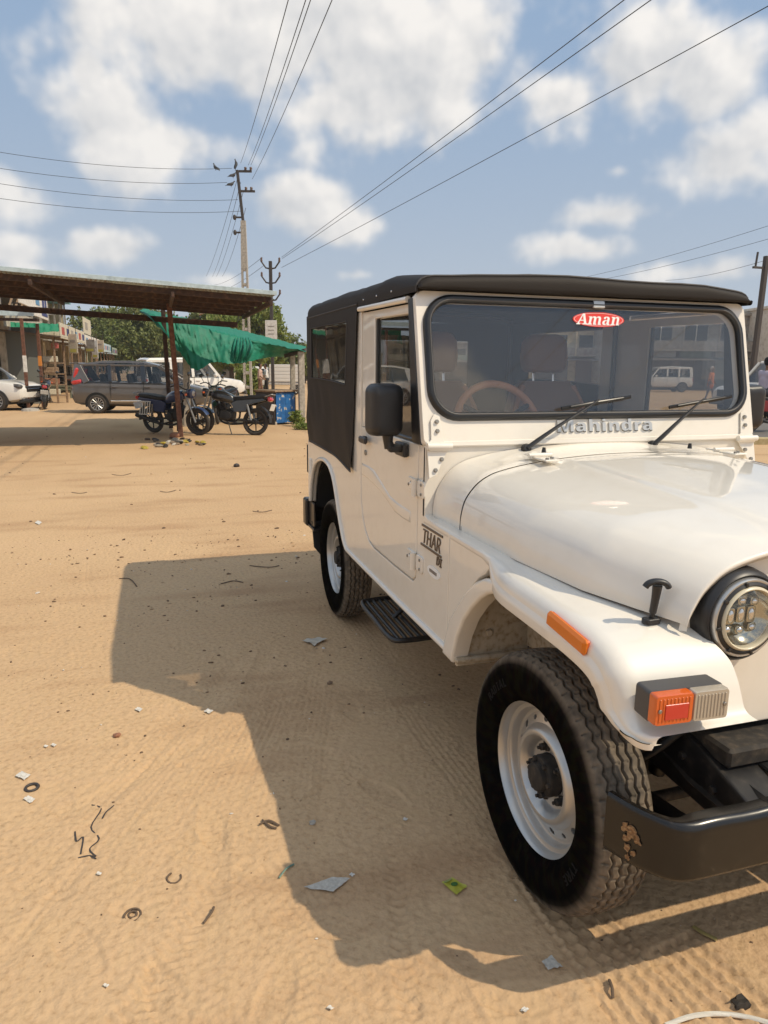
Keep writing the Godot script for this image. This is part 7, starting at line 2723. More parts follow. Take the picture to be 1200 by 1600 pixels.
# ---------------------------------------------------------------- motorcycles: x forward
func motorcycle(label: String, pos: Vector3, turn: float, pm: Material, seatm: Material, guard: bool, steer := 0.0) -> Node3D:
	var b := thing("motorcycle", label, "motorcycle", pos, turn, "motorcycles parked in the lot")
	b.rotation.x = 0.10
	var wheel := func(parent: Node3D, x: float, r: float):
		var n := Node3D.new()
		n.name = "wheel"
		parent.add_child(n, true)
		n.position = V(x, 0.30, 0)
		t0()
		var pts := []
		for k in 36: pts.append(V(cos(TAU * k / 36.0) * r, sin(TAU * k / 36.0) * r, 0))
		s_tube(pts, 0.042, 8, false, true, 1.0)
		obj("tyre", M.dusty_tyre, n, 70)
		t0()
		pts = []
		for k in 32: pts.append(V(cos(TAU * k / 32.0) * (r - 0.045), sin(TAU * k / 32.0) * (r - 0.045), 0))
		s_tube(pts, 0.018, 6, false, true)
		for k in 6:
			var t := TAU * k / 6.0 + 0.3
			s_tube([V(cos(t) * 0.03, sin(t) * 0.03, 0.0), V(cos(t + 0.15) * (r - 0.05), sin(t + 0.15) * (r - 0.05), 0)], 0.014, 5)
		s_lathe([Vector2(0.0, -0.06), Vector2(0.055, -0.055), Vector2(0.065, 0.0), Vector2(0.055, 0.055), Vector2(0.0, 0.06)], Transform3D.IDENTITY, 14)
		obj("alloy", M.bike_dark, n, 60)
	wheel.call(b, -0.62, 0.262)
	t0()
	s_tube(curve([V(0.50, 0.93, 0), V(0.30, 0.72, 0), V(0.28, 0.42, 0), V(0.0, 0.30, 0), V(-0.22, 0.36, 0), V(-0.30, 0.62, 0), V(-0.72, 0.78, 0)], 4), 0.022, 7)
	s_tube([V(0.48, 0.88, 0), V(0.1, 0.80, 0), V(-0.3, 0.66, 0)], 0.024, 7)
	for z in [-0.10, 0.10]:
		s_tube([V(-0.22, 0.34, z), V(-0.62, 0.30, z)], 0.024, 6)
	obj("frame", M.bike_dark, b, 60)
	t0()
	for z in [-0.11, 0.11]:
		s_tube([V(-0.56, 0.33, z), V(-0.46, 0.68, z)], 0.028, 8)
	obj("rear_shock", M.bike_metal, b, 60)
	t0()
	s_box(V(0.06, 0.44, 0), V(0.34, 0.24, 0.22), 0.05)
	s_tube([V(0.14, 0.50, 0), V(0.24, 0.68, 0)], 0.075, 10)
	for i in 5: s_box(V(0.165 + i * 0.017, 0.545 + i * 0.028, 0), V(0.19, 0.010, 0.20), 0.003, Basis(V(0, 0, 1), -0.5))
	s_lathe([Vector2(0, 0), Vector2(0.09, 0), Vector2(0.085, 0.05), Vector2(0, 0.06)], Transform3D(Basis.IDENTITY, V(0.0, 0.42, 0.10)), 14)
	s_lathe([Vector2(0, 0), Vector2(0.09, 0), Vector2(0.085, 0.05), Vector2(0, 0.06)], Transform3D(Basis(V(0, 1, 0), PI), V(0.0, 0.42, -0.10)), 14)
	obj("engine", M.bike_dark, b, 40)
	t0()   # tank
	var rings := []
	for q in [[-0.14, 0.74, 0.05, 0.06], [-0.06, 0.79, 0.11, 0.10], [0.10, 0.84, 0.145, 0.125], [0.28, 0.87, 0.15, 0.12], [0.38, 0.87, 0.12, 0.09], [0.43, 0.86, 0.06, 0.05]]:
		var r := PackedVector3Array()
		for p in rrect(0, 0, q[2], q[3], q[3] * 0.75, 4): r.append(V(q[0], q[1] + p.y, p.x))
		rings.append(r)
	s_loft(rings)
	obj("fuel_tank", pm, b, 60)
	t0()   # seat
	rings = []
	for q in [[-0.90, 0.86, 0.08, 0.03], [-0.84, 0.855, 0.115, 0.045], [-0.55, 0.835, 0.125, 0.05], [-0.30, 0.80, 0.12, 0.05], [-0.14, 0.80, 0.085, 0.045], [-0.08, 0.815, 0.05, 0.025]]:
		var r := PackedVector3Array()
		for p in rrect(0, 0, q[2], q[3], q[3] * 0.8, 4): r.append(V(q[0], q[1] + p.y, p.x))
		rings.append(r)
	s_loft(rings)
	obj("seat", seatm, b, 60)
	t0()
	for z in [-1, 1]: s_plate(P2([[-0.44, 0.52], [-0.16, 0.50], [-0.08, 0.70], [-0.20, 0.76], [-0.84, 0.82], [-0.90, 0.77], [-0.5, 0.66]]), 0.09, 0.125, Transform3D(V(1, 0, 0), V(0, 1, 0), V(0, 0, 1), Vector3.ZERO) if z > 0 else Transform3D(V(-1, 0, 0), V(0, 1, 0), V(0, 0, -1), Vector3.ZERO).scaled_local(V(-1, 1, 1)), 0.012)
	obj("side_panel", pm, b)
	t0()
	s_tube(curve([V(-0.88, 0.85, -0.12), V(-1.02, 0.90, -0.10), V(-1.06, 0.90, 0), V(-1.02, 0.90, 0.10), V(-0.88, 0.85, 0.12)], 4), 0.013, 6)
	obj("grab_rail", M.bike_metal, b, 60)
	t0()
	s_box(V(-0.965, 0.80, 0), V(0.10, 0.10, 0.16), 0.025, Basis(V(0, 0, 1), -0.3))
	obj("tail_lamp", M.tail_red, b)
	t0()   # rear fender
	var arc := []
	for k in 9:
		var t := deg_to_rad(80.0 + k * 13.0)
		arc.append(PackedVector3Array([V(-0.62 + cos(t) * 0.36, 0.31 + sin(t) * 0.36, -0.07), V(-0.62 + cos(t) * 0.375, 0.31 + sin(t) * 0.375, 0), V(-0.62 + cos(t) * 0.36, 0.31 + sin(t) * 0.36, 0.07), V(-0.62 + cos(t) * 0.35, 0.31 + sin(t) * 0.35, 0)]))
	s_loft(arc)
	obj("rear_fender", M.bike_dark, b, 60)
	t0()
	s_box(V(-1.02, 0.62, 0), V(0.015, 0.15, 0.24), 0.004, Basis(V(0, 0, 1), 0.35))
	obj("number_plate", M.plate_white, b)
	t0()
	s_tube(curve([V(0.26, 0.56, 0.10), V(0.30, 0.34, 0.13), V(0.10, 0.24, 0.15), V(-0.3, 0.26, 0.16)], 4), 0.022, 8)
	s_tube([V(-0.28, 0.26, 0.165), V(-0.45, 0.31, 0.17), V(-0.92, 0.42, 0.175), V(-0.95, 0.425, 0.175)], [0.03, 0.05, 0.05, 0.035], 10)
	obj("exhaust", M.bike_dark, b, 50)
	t0()
	s_tube([V(-0.05, 0.28, -0.24), V(-0.05, 0.28, 0.24)], 0.018, 6)
	s_tube([V(-0.02, 0.28, -0.12), V(-0.16, 0.02, -0.24)], 0.013, 6)
	obj("foot_pegs", M.bike_dark, b)
	if guard:
		for i in 5:
			t0()
			s_tube([V(-0.52 - i * 0.07, 0.45, 0.20), V(-0.46 - i * 0.07, 0.74, 0.19)], 0.011, 5)
			obj("guard_bar", M.plate_white, b)
		t0()
		s_tube([V(-0.50, 0.45, 0.20), V(-0.82, 0.45, 0.20)], 0.012, 5)
		s_tube([V(-0.44, 0.74, 0.19), V(-0.76, 0.74, 0.19)], 0.012, 5)
		obj("guard_rail", M.plate_white, b)
	# steering group
	var f := Node3D.new()
	f.name = "fork"
	b.add_child(f)
	f.position = V(0.50, 0.90, 0)
	f.rotation.y = steer
	wheel.call(f, 0.17, 0.262)
	(f.get_child(0) as Node3D).position.y = -0.60
	t0()
	for z in [-0.085, 0.085]: s_tube([V(-0.06, 0.10, z), V(0.05, -0.22, z), V(0.17, -0.60, z)], [0.02, 0.024, 0.028], 8)
	s_box(V(-0.03, 0.06, 0), V(0.10, 0.03, 0.22), 0.01)
	obj("fork_legs", M.bike_metal, f, 50)
	t0()
	arc = []
	for k in 9:
		var t := deg_to_rad(30.0 + k * 15.0)
		arc.append(PackedVector3Array([V(0.17 + cos(t) * 0.325, -0.60 + sin(t) * 0.325, -0.065), V(0.17 + cos(t) * 0.345, -0.60 + sin(t) * 0.345, 0), V(0.17 + cos(t) * 0.325, -0.60 + sin(t) * 0.325, 0.065), V(0.17 + cos(t) * 0.318, -0.60 + sin(t) * 0.318, 0)]))
	s_loft(arc)
	obj("front_fender", pm, f, 60)
	t0()
	s_tube(curve([V(-0.20, 0.20, -0.36), V(-0.12, 0.22, -0.20), V(-0.03, 0.12, -0.06), V(-0.03, 0.12, 0.06), V(-0.12, 0.22, 0.20), V(-0.20, 0.20, 0.36)], 4), 0.014, 7)
	obj("handlebar", M.bike_dark, f, 60)
	t0()
	rings = []
	for q in [[-0.02, 0.07, 0.07], [0.05, 0.105, 0.10], [0.11, 0.11, 0.105], [0.14, 0.085, 0.08]]:
		var r := PackedVector3Array()
		for p in rrect(0, 0.02, q[1], q[2], q[2] * 0.6, 4): r.append(V(q[0], p.y, p.x))
		rings.append(r)
	s_loft(rings)
	obj("headlamp_cowl", pm, f, 60)
	t0()
	s_ball(V(0.125, 0.02, 0), V(0.035, 0.07, 0.075), 10, 8)
	obj("headlamp", M.clear_lens, f, 60)
	for z in [-1.0, 1.0]:
		t0()
		s_tube([V(-0.13, 0.21, 0.24 * z), V(-0.14, 0.36, 0.30 * z)], 0.008, 5)
		s_ball(V(-0.14, 0.41, 0.31 * z), V(0.02, 0.05, 0.06), 10, 8)
		obj("mirror", M.bike_black if z > 0 else M.bike_black, f, 60)
		t0()
		s_ball(V(0.05, 0.02, 0.16 * z), V(0.03, 0.03, 0.045), 8, 6)
		obj("indicator", M.orange_lens, f, 60)
	return b

func bikes():
	var T17 := deg_to_rad(-17.43)
	var at := func(px0: float, py0: float, px1: float, py1: float) -> Array:   # ground under rear and front wheel
		var a := gp(px0, py0)
		var b := gp(px1, py1)
		var d := b - a
		var m := (a + b) * 0.5
		return [V(m.x, gh(0, m.z), m.z), atan2(-d.z, d.x)]
	var q: Array = at.call(241, 676, 309, 680)
	motorcycle("black and blue motorcycle with white side guard facing rusty shed post", q[0], q[1], M.bike_blue, M.seat_black, true, 0.12)
	q = at.call(394, 680, 324, 678)
	motorcycle("black motorcycle with long seat whose tail lamp faces the blue box", q[0], q[1], M.bike_black, M.seat_black, false, -0.1)
	q = at.call(372, 656, 330, 664)
	motorcycle("dark motorcycle parked beyond the other two below green net", q[0], q[1], M.bike_black, M.seat_black, false, 0.3)
	var a := gp(64, 640)
	motorcycle("red-tailed motorcycle between white car and painted posts", V(a.x, a.y, a.z) - fwd() * -0.7 - V(0.15, 0, 0), deg_to_rad(-17.43 + 112.0), M.bike_black, M.seat_black, false, 0.2)
	a = gp(92, 618)
	motorcycle("motorcycle with brown seat behind the guard rail", V(a.x, a.y, a.z) + fwd() * 0.8, deg_to_rad(-17.43 + 180.0), M.bike_black, M.seat_brown, false, 0.2)
	a = vp(1205, 640, 17.5)
	var p := V(a.x, gh(0, a.z) + 0.035, a.z)
	motorcycle("motorcycle with a rider in lavender shirt on the road", p, deg_to_rad(-17.43 + 20.0), M.bike_red, M.seat_black, false, 0.0)
	return p

# ---------------------------------------------------------------- people: tapered bones joined into one skin
func person(label: String, pos: Vector3, turn: float, bones: Array, cell := 0.024) -> Node3D:
	# bone: [a, b, ra, rb, colour]
	var lo := Vector3(9, 9, 9)
	var hi := -lo
	for q in bones:
		for e in 2:
			var r: float = q[2 + e] + 0.06
			lo = lo.min(q[e] - Vector3(r, r, r))
			hi = hi.max(q[e] + Vector3(r, r, r))
	var n := Vector3i(((hi - lo) / cell).ceil()) + Vector3i(2, 2, 2)
	var f := PackedFloat32Array()
	f.resize(n.x * n.y * n.z)
	f.fill(1.0)
	var k := 0.028
	for q in bones:
		var a: Vector3 = q[0]
		var b: Vector3 = q[1]
		var ab := b - a
		var ll := maxf(ab.length_squared(), 1e-6)
		var rm: float = maxf(q[2], q[3]) + 0.06
		var i0 := Vector3i(((a.min(b) - Vector3(rm, rm, rm) - lo) / cell).floor()).max(Vector3i.ZERO)
		var i1 := Vector3i(((a.max(b) + Vector3(rm, rm, rm) - lo) / cell).ceil()).min(n - Vector3i.ONE)
		for z in range(i0.z, i1.z + 1):
			for y in range(i0.y, i1.y + 1):
				for x in range(i0.x, i1.x + 1):
					var p := lo + Vector3(x, y, z) * cell
					var t := clampf((p - a).dot(ab) / ll, 0, 1)
					var dd: float = p.distance_to(a + ab * t) - lerpf(q[2], q[3], t)
					var id := (z * n.y + y) * n.x + x
					var o := f[id]
					var h := clampf(0.5 + 0.5 * (o - dd) / k, 0, 1)
					f[id] = lerpf(o, dd, h) - k * h * (1.0 - h)
	var vi := {}
	var vs := PackedVector3Array()
	var cs := PackedColorArray()
	for z in n.z - 1:
		for y in n.y - 1:
			for x in n.x - 1:
				var id := (z * n.y + y) * n.x + x
				var s0 := f[id] < 0.0
				var mixed := false
				for c in range(1, 8):
					if (f[id + (c & 1) + ((c >> 1) & 1) * n.x + ((c >> 2) & 1) * n.x * n.y] < 0.0) != s0:
						mixed = true
						break
				if not mixed: continue
				var sum := Vector3.ZERO
				var cnt := 0
				for e in [[0, 1], [2, 3], [4, 5], [6, 7], [0, 2], [1, 3], [4, 6], [5, 7], [0, 4], [1, 5], [2, 6], [3, 7]]:
					var ca := V(e[0] & 1, (e[0] >> 1) & 1, (e[0] >> 2) & 1)
					var cb := V(e[1] & 1, (e[1] >> 1) & 1, (e[1] >> 2) & 1)
					var fa := f[id + int(ca.x) + int(ca.y) * n.x + int(ca.z) * n.x * n.y]
					var fb := f[id + int(cb.x) + int(cb.y) * n.x + int(cb.z) * n.x * n.y]
					if (fa < 0.0) != (fb < 0.0):
						sum += ca.lerp(cb, fa / (fa - fb))
						cnt += 1
				var p := lo + (Vector3(x, y, z) + sum / cnt) * cell
				vi[Vector3i(x, y, z)] = vs.size()
				vs.append(p)
				var best := 9.0
				var col := Color.WHITE
				for q in bones:
					var ab: Vector3 = q[1] - q[0]
					var t := clampf((p - q[0]).dot(ab) / maxf(ab.length_squared(), 1e-6), 0, 1)
					var dd: float = p.distance_to(q[0] + ab * t) - lerpf(q[2], q[3], t)
					if dd < best:
						best = dd
						col = q[4]
				cs.append(col)
	var ix := PackedInt32Array()
	var ns := PackedVector3Array()
	ns.resize(vs.size())
	for key in vi:
		for ax in 3:
			var d := Vector3i.ZERO
			d[ax] = 1
			var u := Vector3i.ZERO
			u[(ax + 1) % 3] = 1
			var v := Vector3i.ZERO
			v[(ax + 2) % 3] = 1
			var k1: Vector3i = key - u
			var k2: Vector3i = key - v
			var k3: Vector3i = key - u - v
			if not (vi.has(k1) and vi.has(k2) and vi.has(k3)): continue
			var ia: int = (key.z * n.y + key.y) * n.x + key.x
			var ib: int = ((key.z + d.z) * n.y + key.y + d.y) * n.x + key.x + d.x
			var fa := f[ia] < 0.0
			if fa == (f[ib] < 0.0): continue
			var A: int = vi[key]
			var B: int = vi[k1]
			var C: int = vi[k3]
			var D: int = vi[k2]
			var quadv := [A, B, C, D] if fa else [A, D, C, B]
			var nn := (vs[quadv[1]] - vs[quadv[0]]).cross(vs[quadv[2]] - vs[quadv[0]])
			for w in quadv: ns[w] += nn
			ix.append_array(PackedInt32Array([quadv[0], quadv[2], quadv[1], quadv[0], quadv[3], quadv[2]]))
	for i in ns.size(): ns[i] = ns[i].normalized()
	var arr := []
	arr.resize(Mesh.ARRAY_MAX)
	arr[Mesh.ARRAY_VERTEX] = vs
	arr[Mesh.ARRAY_NORMAL] = ns
	arr[Mesh.ARRAY_COLOR] = cs
	arr[Mesh.ARRAY_INDEX] = ix
	var m := ArrayMesh.new()
	m.add_surface_from_arrays(Mesh.PRIMITIVE_TRIANGLES, arr)
	var o := thing("person", label, "person", pos, turn)
	put("body", m, M.person, o)
	return o

# faces +z; pose offsets for hands, elbows, knees, feet
func stander(shirt: Color, trousers: Color, hair: Color, skin: Color, lean: float, step: float, arms: float, long_top := false) -> Array:
	var L := []
	var hip := 0.92
	for s in [-1, 1]:
		var fz: float = step * s
		L.append([V(s * 0.09, hip, 0), V(s * 0.10, 0.50, fz * 0.5 + 0.02), 0.085, 0.060, trousers])
		L.append([V(s * 0.10, 0.50, fz * 0.5 + 0.02), V(s * 0.10, 0.10, fz), 0.058, 0.045, trousers])
		L.append([V(s * 0.10, 0.05, fz - 0.02), V(s * 0.12, 0.04, fz + 0.14), 0.042, 0.036, Color(0.05, 0.035, 0.03)])
		var sh := V(s * 0.185, 1.42, lean * 0.5)
		var el := V(s * (0.24 + arms * 0.02), 1.14, lean * 0.5 - 0.03 + arms * 0.06)
		var wr := V(s * 0.23, 0.92 + arms * 0.14, lean * 0.5 + 0.04 + arms * 0.20)
		L.append([sh, el, 0.058, 0.046, shirt])
		L.append([el, wr, 0.040, 0.030, skin])
		var hd := (wr - el).normalized()
		L.append([wr, wr + hd * 0.08, 0.030, 0.032, skin])
		for k in 4: L.append([wr + hd * 0.07 + V((k - 1.5) * 0.016, 0, 0.01), wr + hd * (0.155 - absf(k - 1.4) * 0.012) + V((k - 1.5) * 0.018, 0, 0.02), 0.010, 0.008, skin])
		L.append([wr + hd * 0.03 + V(-s * 0.02, 0, 0.015), wr + hd * 0.08 + V(-s * 0.035, 0, 0.04), 0.012, 0.009, skin])
	L.append([V(-0.07, hip + 0.02, 0), V(0.07, hip + 0.02, 0), 0.105, 0.105, trousers])
	L.append([V(0, 1.02, lean * 0.1), V(0, 1.20, lean * 0.3), 0.135, 0.135, shirt])
	L.append([V(-0.08, 1.34, lean * 0.45), V(0.08, 1.34, lean * 0.45), 0.118, 0.118, shirt])
	if long_top: L.append([V(0, 0.80, 0), V(0, 1.05, 0), 0.165, 0.14, shirt])
	L.append([V(0, 1.44, lean * 0.5), V(0, 1.53, lean * 0.6 + 0.01), 0.055, 0.050, skin])
	L.append([V(0, 1.58, lean * 0.6 + 0.03), V(0, 1.66, lean * 0.6 + 0.02), 0.075, 0.090, skin])
	L.append([V(0, 1.665, lean * 0.6 - 0.012), V(0, 1.69, lean * 0.6 - 0.01), 0.096, 0.092, hair])
	L.append([V(0, 1.60, lean * 0.6 + 0.10), V(0, 1.625, lean * 0.6 + 0.112), 0.014, 0.010, skin])
	return L

func people(rider_at: Vector3):
	var skin := Color(0.20, 0.11, 0.065)
	var hair := Color(0.012, 0.011, 0.010)
	var p := gp(407, 621)
	person("person in pink shirt and brown trousers talking by the utility pole", p, 1.3, stander(Color(0.52, 0.36, 0.29), Color(0.20, 0.11, 0.07), hair, skin, 0.02, 0.10, 0.6))
	p = gp(417, 619)
	person("person in white shirt and dark trousers talking by the utility pole", p, -1.5, stander(Color(0.66, 0.64, 0.60), Color(0.035, 0.028, 0.026), hair, skin, 0.05, -0.08, 1.2))
	p = vp(1108, 622, 38.0)
	p.y = gh(0, p.z)
	person("person in orange top and white head scarf walking across the road", p, 0.5, stander(Color(0.55, 0.16, 0.05), Color(0.16, 0.13, 0.15), Color(0.62, 0.52, 0.44), skin, 0.03, 0.16, 0.3, true))
	# rider sitting on the motorcycle: thighs forward, hands to the bar; faces +z of its own axes
	var lav := Color(0.40, 0.36, 0.42)
	var tro := Color(0.06, 0.06, 0.07)
	var L := []
	for s in [-1, 1]:
		L.append([V(s * 0.10, 0.94, 0), V(s * 0.20, 0.78, 0.38), 0.088, 0.062, tro])
		L.append([V(s * 0.20, 0.78, 0.38), V(s * 0.20, 0.36, 0.22), 0.060, 0.045, tro])
		L.append([V(s * 0.20, 0.31, 0.18), V(s * 0.21, 0.30, 0.34), 0.042, 0.036, Color(0.03, 0.025, 0.02)])
		L.append([V(s * 0.185, 1.42, 0.05), V(s * 0.29, 1.20, 0.20), 0.058, 0.046, lav])
		L.append([V(s * 0.29, 1.20, 0.20), V(s * 0.33, 1.10, 0.46), 0.042, 0.030, skin])
		for k in 4: L.append([V(s * (0.31 + k * 0.018), 1.11, 0.48), V(s * (0.31 + k * 0.018), 1.07, 0.50), 0.012, 0.009, skin])
		L.append([V(s * 0.30, 1.10, 0.46), V(s * 0.28, 1.06, 0.48), 0.012, 0.009, skin])
	L.append([V(-0.07, 0.96, 0), V(0.07, 0.96, 0), 0.115, 0.115, tro])
	L.append([V(0, 1.06, 0.01), V(0, 1.22, 0.03), 0.135, 0.14, lav])
	L.append([V(-0.08, 1.35, 0.05), V(0.08, 1.35, 0.05), 0.118, 0.118, lav])
	L.append([V(0, 1.45, 0.06), V(0, 1.54, 0.07), 0.055, 0.05, skin])
	L.append([V(0, 1.59, 0.09), V(0, 1.67, 0.08), 0.075, 0.09, skin])
	L.append([V(0, 1.675, 0.05), V(0, 1.70, 0.05), 0.096, 0.092, hair])
	L.append([V(0, 1.61, 0.16), V(0, 1.635, 0.172), 0.014, 0.010, skin])
	var tn := deg_to_rad(-17.43 + 20.0)
	person("person in lavender shirt riding the motorcycle on the road", rider_at + V(cos(tn), 0, -sin(tn)) * -0.32, tn + PI * 0.5, L)

# ================================================================ litter on the sand
func ground_y(x: float, z: float) -> float:
	var c := find(xs, x)
	var r := find(zs, z)
	return HT[r * xs.size() + c]
func on_ground(px: float, py: float) -> Vector3:
	var p := gp(px, py)
	return V(p.x, ground_y(p.x, p.z), p.z)
func scrap(called: String, label: String, cat: String, outline: Array, m: Material, lift: float, seed_: int, group := "") -> MeshInstance3D:
	# a crumpled sheet whose corners lie on four pixels
	var nz := FastNoiseLite.new()
	nz.seed = seed_
	nz.frequency = 0.22
	var q := []
	for o in outline: q.append(on_ground(o[0], o[1]))
	var c: Vector3 = (q[0] + q[1] + q[2] + q[3]) * 0.25
	var g := []
	var under := []
	for i in 9:
		var row := []
		var row2 := []
		for k in 9:
			var u := i / 8.0
			var v := k / 8.0
			var p: Vector3 = q[0].lerp(q[1], u).lerp(q[3].lerp(q[2], u), v)
			var h: float = (nz.get_noise_2d(i * 1.3, k * 1.3) * 0.5 + 0.45) * lift
			p.y = ground_y(p.x, p.z) + 0.0025 + maxf(0.0, h)
			row.append(p - c)
			row2.append(p - c - V(0, 0.0006, 0))
		g.append(row)
		under.append(row2)
	var all := g
	var o := put(called, grid_mesh(all, false, false, [], true), m)
	o.position = c
	tag(o, label, cat, group)
	return o
func ring_thing(called: String, label: String, cat: String, px: float, py: float, r: float, t: float, m: Material, tilt: float, part := TAU):
	var p := on_ground(px, py)
	t0()
	var pts := []
	var n := 20
	for k in n: pts.append(V(cos(part * k / n) * r, 0, sin(part * k / n) * r))
	s_tube(pts, t, 7, true, part > 6.2)
	var o := obj(called, m, null, 70)
	o.position = p + V(0, t * 0.7, 0)
	o.rotation = V(tilt, 0.4, 0.03)
	tag(o, label, cat)
func strip(called: String, label: String, cat: String, pix: Array, r: float, m: Material, flat := 0.3, group := "", lift := 0.004):
	var pts := []
	for q in pix: pts.append(on_ground(q[0], q[1]))
	var c: Vector3 = pts[0]
	var l := []
	for i in pts.size(): l.append(pts[i] - c + V(0, r * flat + lift * (1.0 if i % 2 else 0.3), 0))
	t0()
	s_tube(curve(l, 4), r, 6, true, false, flat)
	var o := obj(called, m, null, 60)
	o.position = c
	tag(o, label, cat, group)

func litter():
	var paper := worn(90, 0.03, 9.0, [[0.0, Color(0.42, 0.38, 0.31)], [0.5, Color(0.60, 0.56, 0.49)], [1.0, Color(0.72, 0.69, 0.63)]], 0.8, 0.0, 256)
	var grey_paper := worn(91, 0.03, 9.0, [[0.0, Color(0.38, 0.34, 0.28)], [1.0, Color(0.56, 0.52, 0.45)]], 0.8, 0.0, 256)
	var film := mat(0.045, 0.036, 0.030, 0.6)
	var twig := mat(0.12, 0.08, 0.05, 0.9)
	var pale := mat(0.52, 0.47, 0.38, 0.8)
	scrap("paper_sheet", "pale torn paper sheet at the edge of jeep's shadow", "paper", [[474, 1388], [520, 1374], [547, 1376], [521, 1395]], grey_paper, 0.010, 1)
	# printed sachet: yellow foil with green print
	var s := scrap("sachet", "yellow and green foil sachet in jeep's shadow", "sachet", [[690, 1382], [706, 1374], [730, 1388], [713, 1402]], mat(0.42, 0.40, 0.05, 0.35), 0.008, 2)
	var c := s.position
	var e1 := (on_ground(706, 1374) - on_ground(690, 1382)).normalized()
	var e2 := (on_ground(730, 1388) - on_ground(706, 1374)).normalized()
	t0()
	s_plate(circle2(0, 0, 0.010, 0.008, 14), 0.009, 0.0105, Transform3D(e1, e2, V(0, 1, 0), Vector3.ZERO))
	obj("green_print", mat(0.05, 0.14, 0.03, 0.5), s)
	t0()
	s_plate(P2([[-0.014, -0.026], [0.014, -0.026], [0.014, -0.020], [-0.014, -0.020]]), 0.008, 0.0095, Transform3D(e1, e2, V(0, 1, 0), Vector3.ZERO))
	obj("band_print", mat(0.30, 0.32, 0.10, 0.5), s)
	var k := 10
	for q in [[217, 1110, 8, "small white card scrap lit by sun near the shadow"], [326, 1112, 9, "crumpled white scrap beside the notched shadow edge"], [72, 1168, 5, "duller one of two white scraps lying side by side"], [84, 1166, 6, "larger one of two white scraps lying side by side"], [36, 1214, 15, "crumpled white paper next to black rubber ring"], [46, 1251, 12, "white scrap below the black rubber ring"], [166, 1541, 7, "small white scrap on ridged sand"], [516, 1578, 8, "small white scrap lying among shoe prints"], [820, 1579, 9, "white scrap below the fender's shadow"], [155, 1367, 6, "white chip near tangled black film"], [60, 818, 7, "white scrap out on the open lot"], [633, 1282, 6, "small pale scrap in jeep's shadow"], [550, 1370, 6, "small pale scrap beside paper sheet"]]:
		var w: float = q[2] * 0.8
		scrap("paper_scrap", q[3], "paper", [[q[0] - w, q[1]], [q[0] - w * 0.2, q[1] - w * 0.6], [q[0] + w, q[1] - w * 0.1], [q[0] + w * 0.2, q[1] + w * 0.6]], paper, 0.008, k, "paper scraps on the sand")
		k += 1
	scrap("plastic_leaf", "pale curled plastic strip in shade beside step", "plastic", [[470, 1003], [495, 999], [513, 1000], [492, 1010]], pale, 0.02, 31)
	scrap("plastic_film", "pale torn plastic film beside the fender's shadow", "plastic", [[846, 1506], [862, 1497], [880, 1514], [856, 1519]], grey_paper, 0.012, 32)
	ring_thing("rubber_ring", "small black rubber ring lying on sunlit sand", "ring", 50, 1232, 0.021, 0.0055, film, 0.05)
	ring_thing("wire_loop", "half-buried brown wire loop on the sand", "wire", 272, 1372, 0.020, 0.003, twig, 0.15, 5.0)
	ring_thing("wire_coil", "small brown wire coil next to a long track", "wire", 207, 1428, 0.022, 0.003, twig, 0.1)
	ring_thing("wire_coil", "inner turn of wire inside the small brown coil", "wire", 207, 1427, 0.011, 0.003, twig, 0.1)
	for q in [[[[143, 1255], [158, 1262], [142, 1290], [155, 1310], [140, 1325], [150, 1338]], "long tangled strip of black film on the sand"], [[[117, 1298], [120, 1315], [130, 1308], [126, 1335]], "short tangled strip of black film beside the long one"], [[[122, 1340], [140, 1336], [150, 1342]], "black film end lying below the tangled strips"], [[[160, 1278], [166, 1268], [178, 1258]], "black film end lying above the tangled strips"]]:
		strip("black_film", q[1], "plastic", q[0], 0.0026, film, 0.35, "", 0.0015)
	for q in [[[[405, 1290], [420, 1285], [436, 1292]], "dry twig in a small heap by shadow edge"], [[[410, 1283], [422, 1294], [432, 1296]], "dry twig crossing another one by shadow edge"], [[[318, 1440], [330, 1428], [334, 1418]], "pale twig on sunlit sand between shoe prints"], [[[186, 905], [203, 906], [214, 917]], "dark twig crossing the corner of jeep's shadow"], [[[390, 883], [420, 887], [436, 884]], "dark twig in shade behind rear wheel"], [[[345, 912], [365, 908], [380, 911]], "dark twig heap in jeep's shadow"], [[[952, 1532], [956, 1545], [958, 1556]], "dark twig at the edge of the fender's shadow"], [[[175, 742], [190, 744], [205, 740]], "dark twig out on the open lot near litter"], [[[250, 768], [262, 770], [275, 766]], "dark twig out on the open lot near a track"], [[[112, 770], [125, 772], [136, 770]], "dark twig out on the open lot far from litter"], [[[395, 800], [410, 802], [425, 798]], "dark twig out on the open lot near jeep"]]:
		strip("twig", q[1], "twig", q[0], 0.004, twig, 0.8, "twigs on the sand")
	strip("yellow_stick", "yellowish split stick in shade in front of the bumper", "stick", [[1083, 1450], [1100, 1462], [1120, 1470]], 0.007, mat(0.34, 0.25, 0.08, 0.7), 0.5)
	strip("green_straw", "thin green drinking straw at the edge of shade", "straw", [[436, 1372], [447, 1361], [459, 1352]], 0.003, mat(0.12, 0.2, 0.15, 0.6), 0.9)
	strip("white_pipe", "thin white hose lying in front of the jeep", "hose", [[1040, 1600], [1085, 1588], [1140, 1583], [1200, 1597], [1260, 1620]], 0.006, mat(0.62, 0.58, 0.50, 0.5), 1.0)
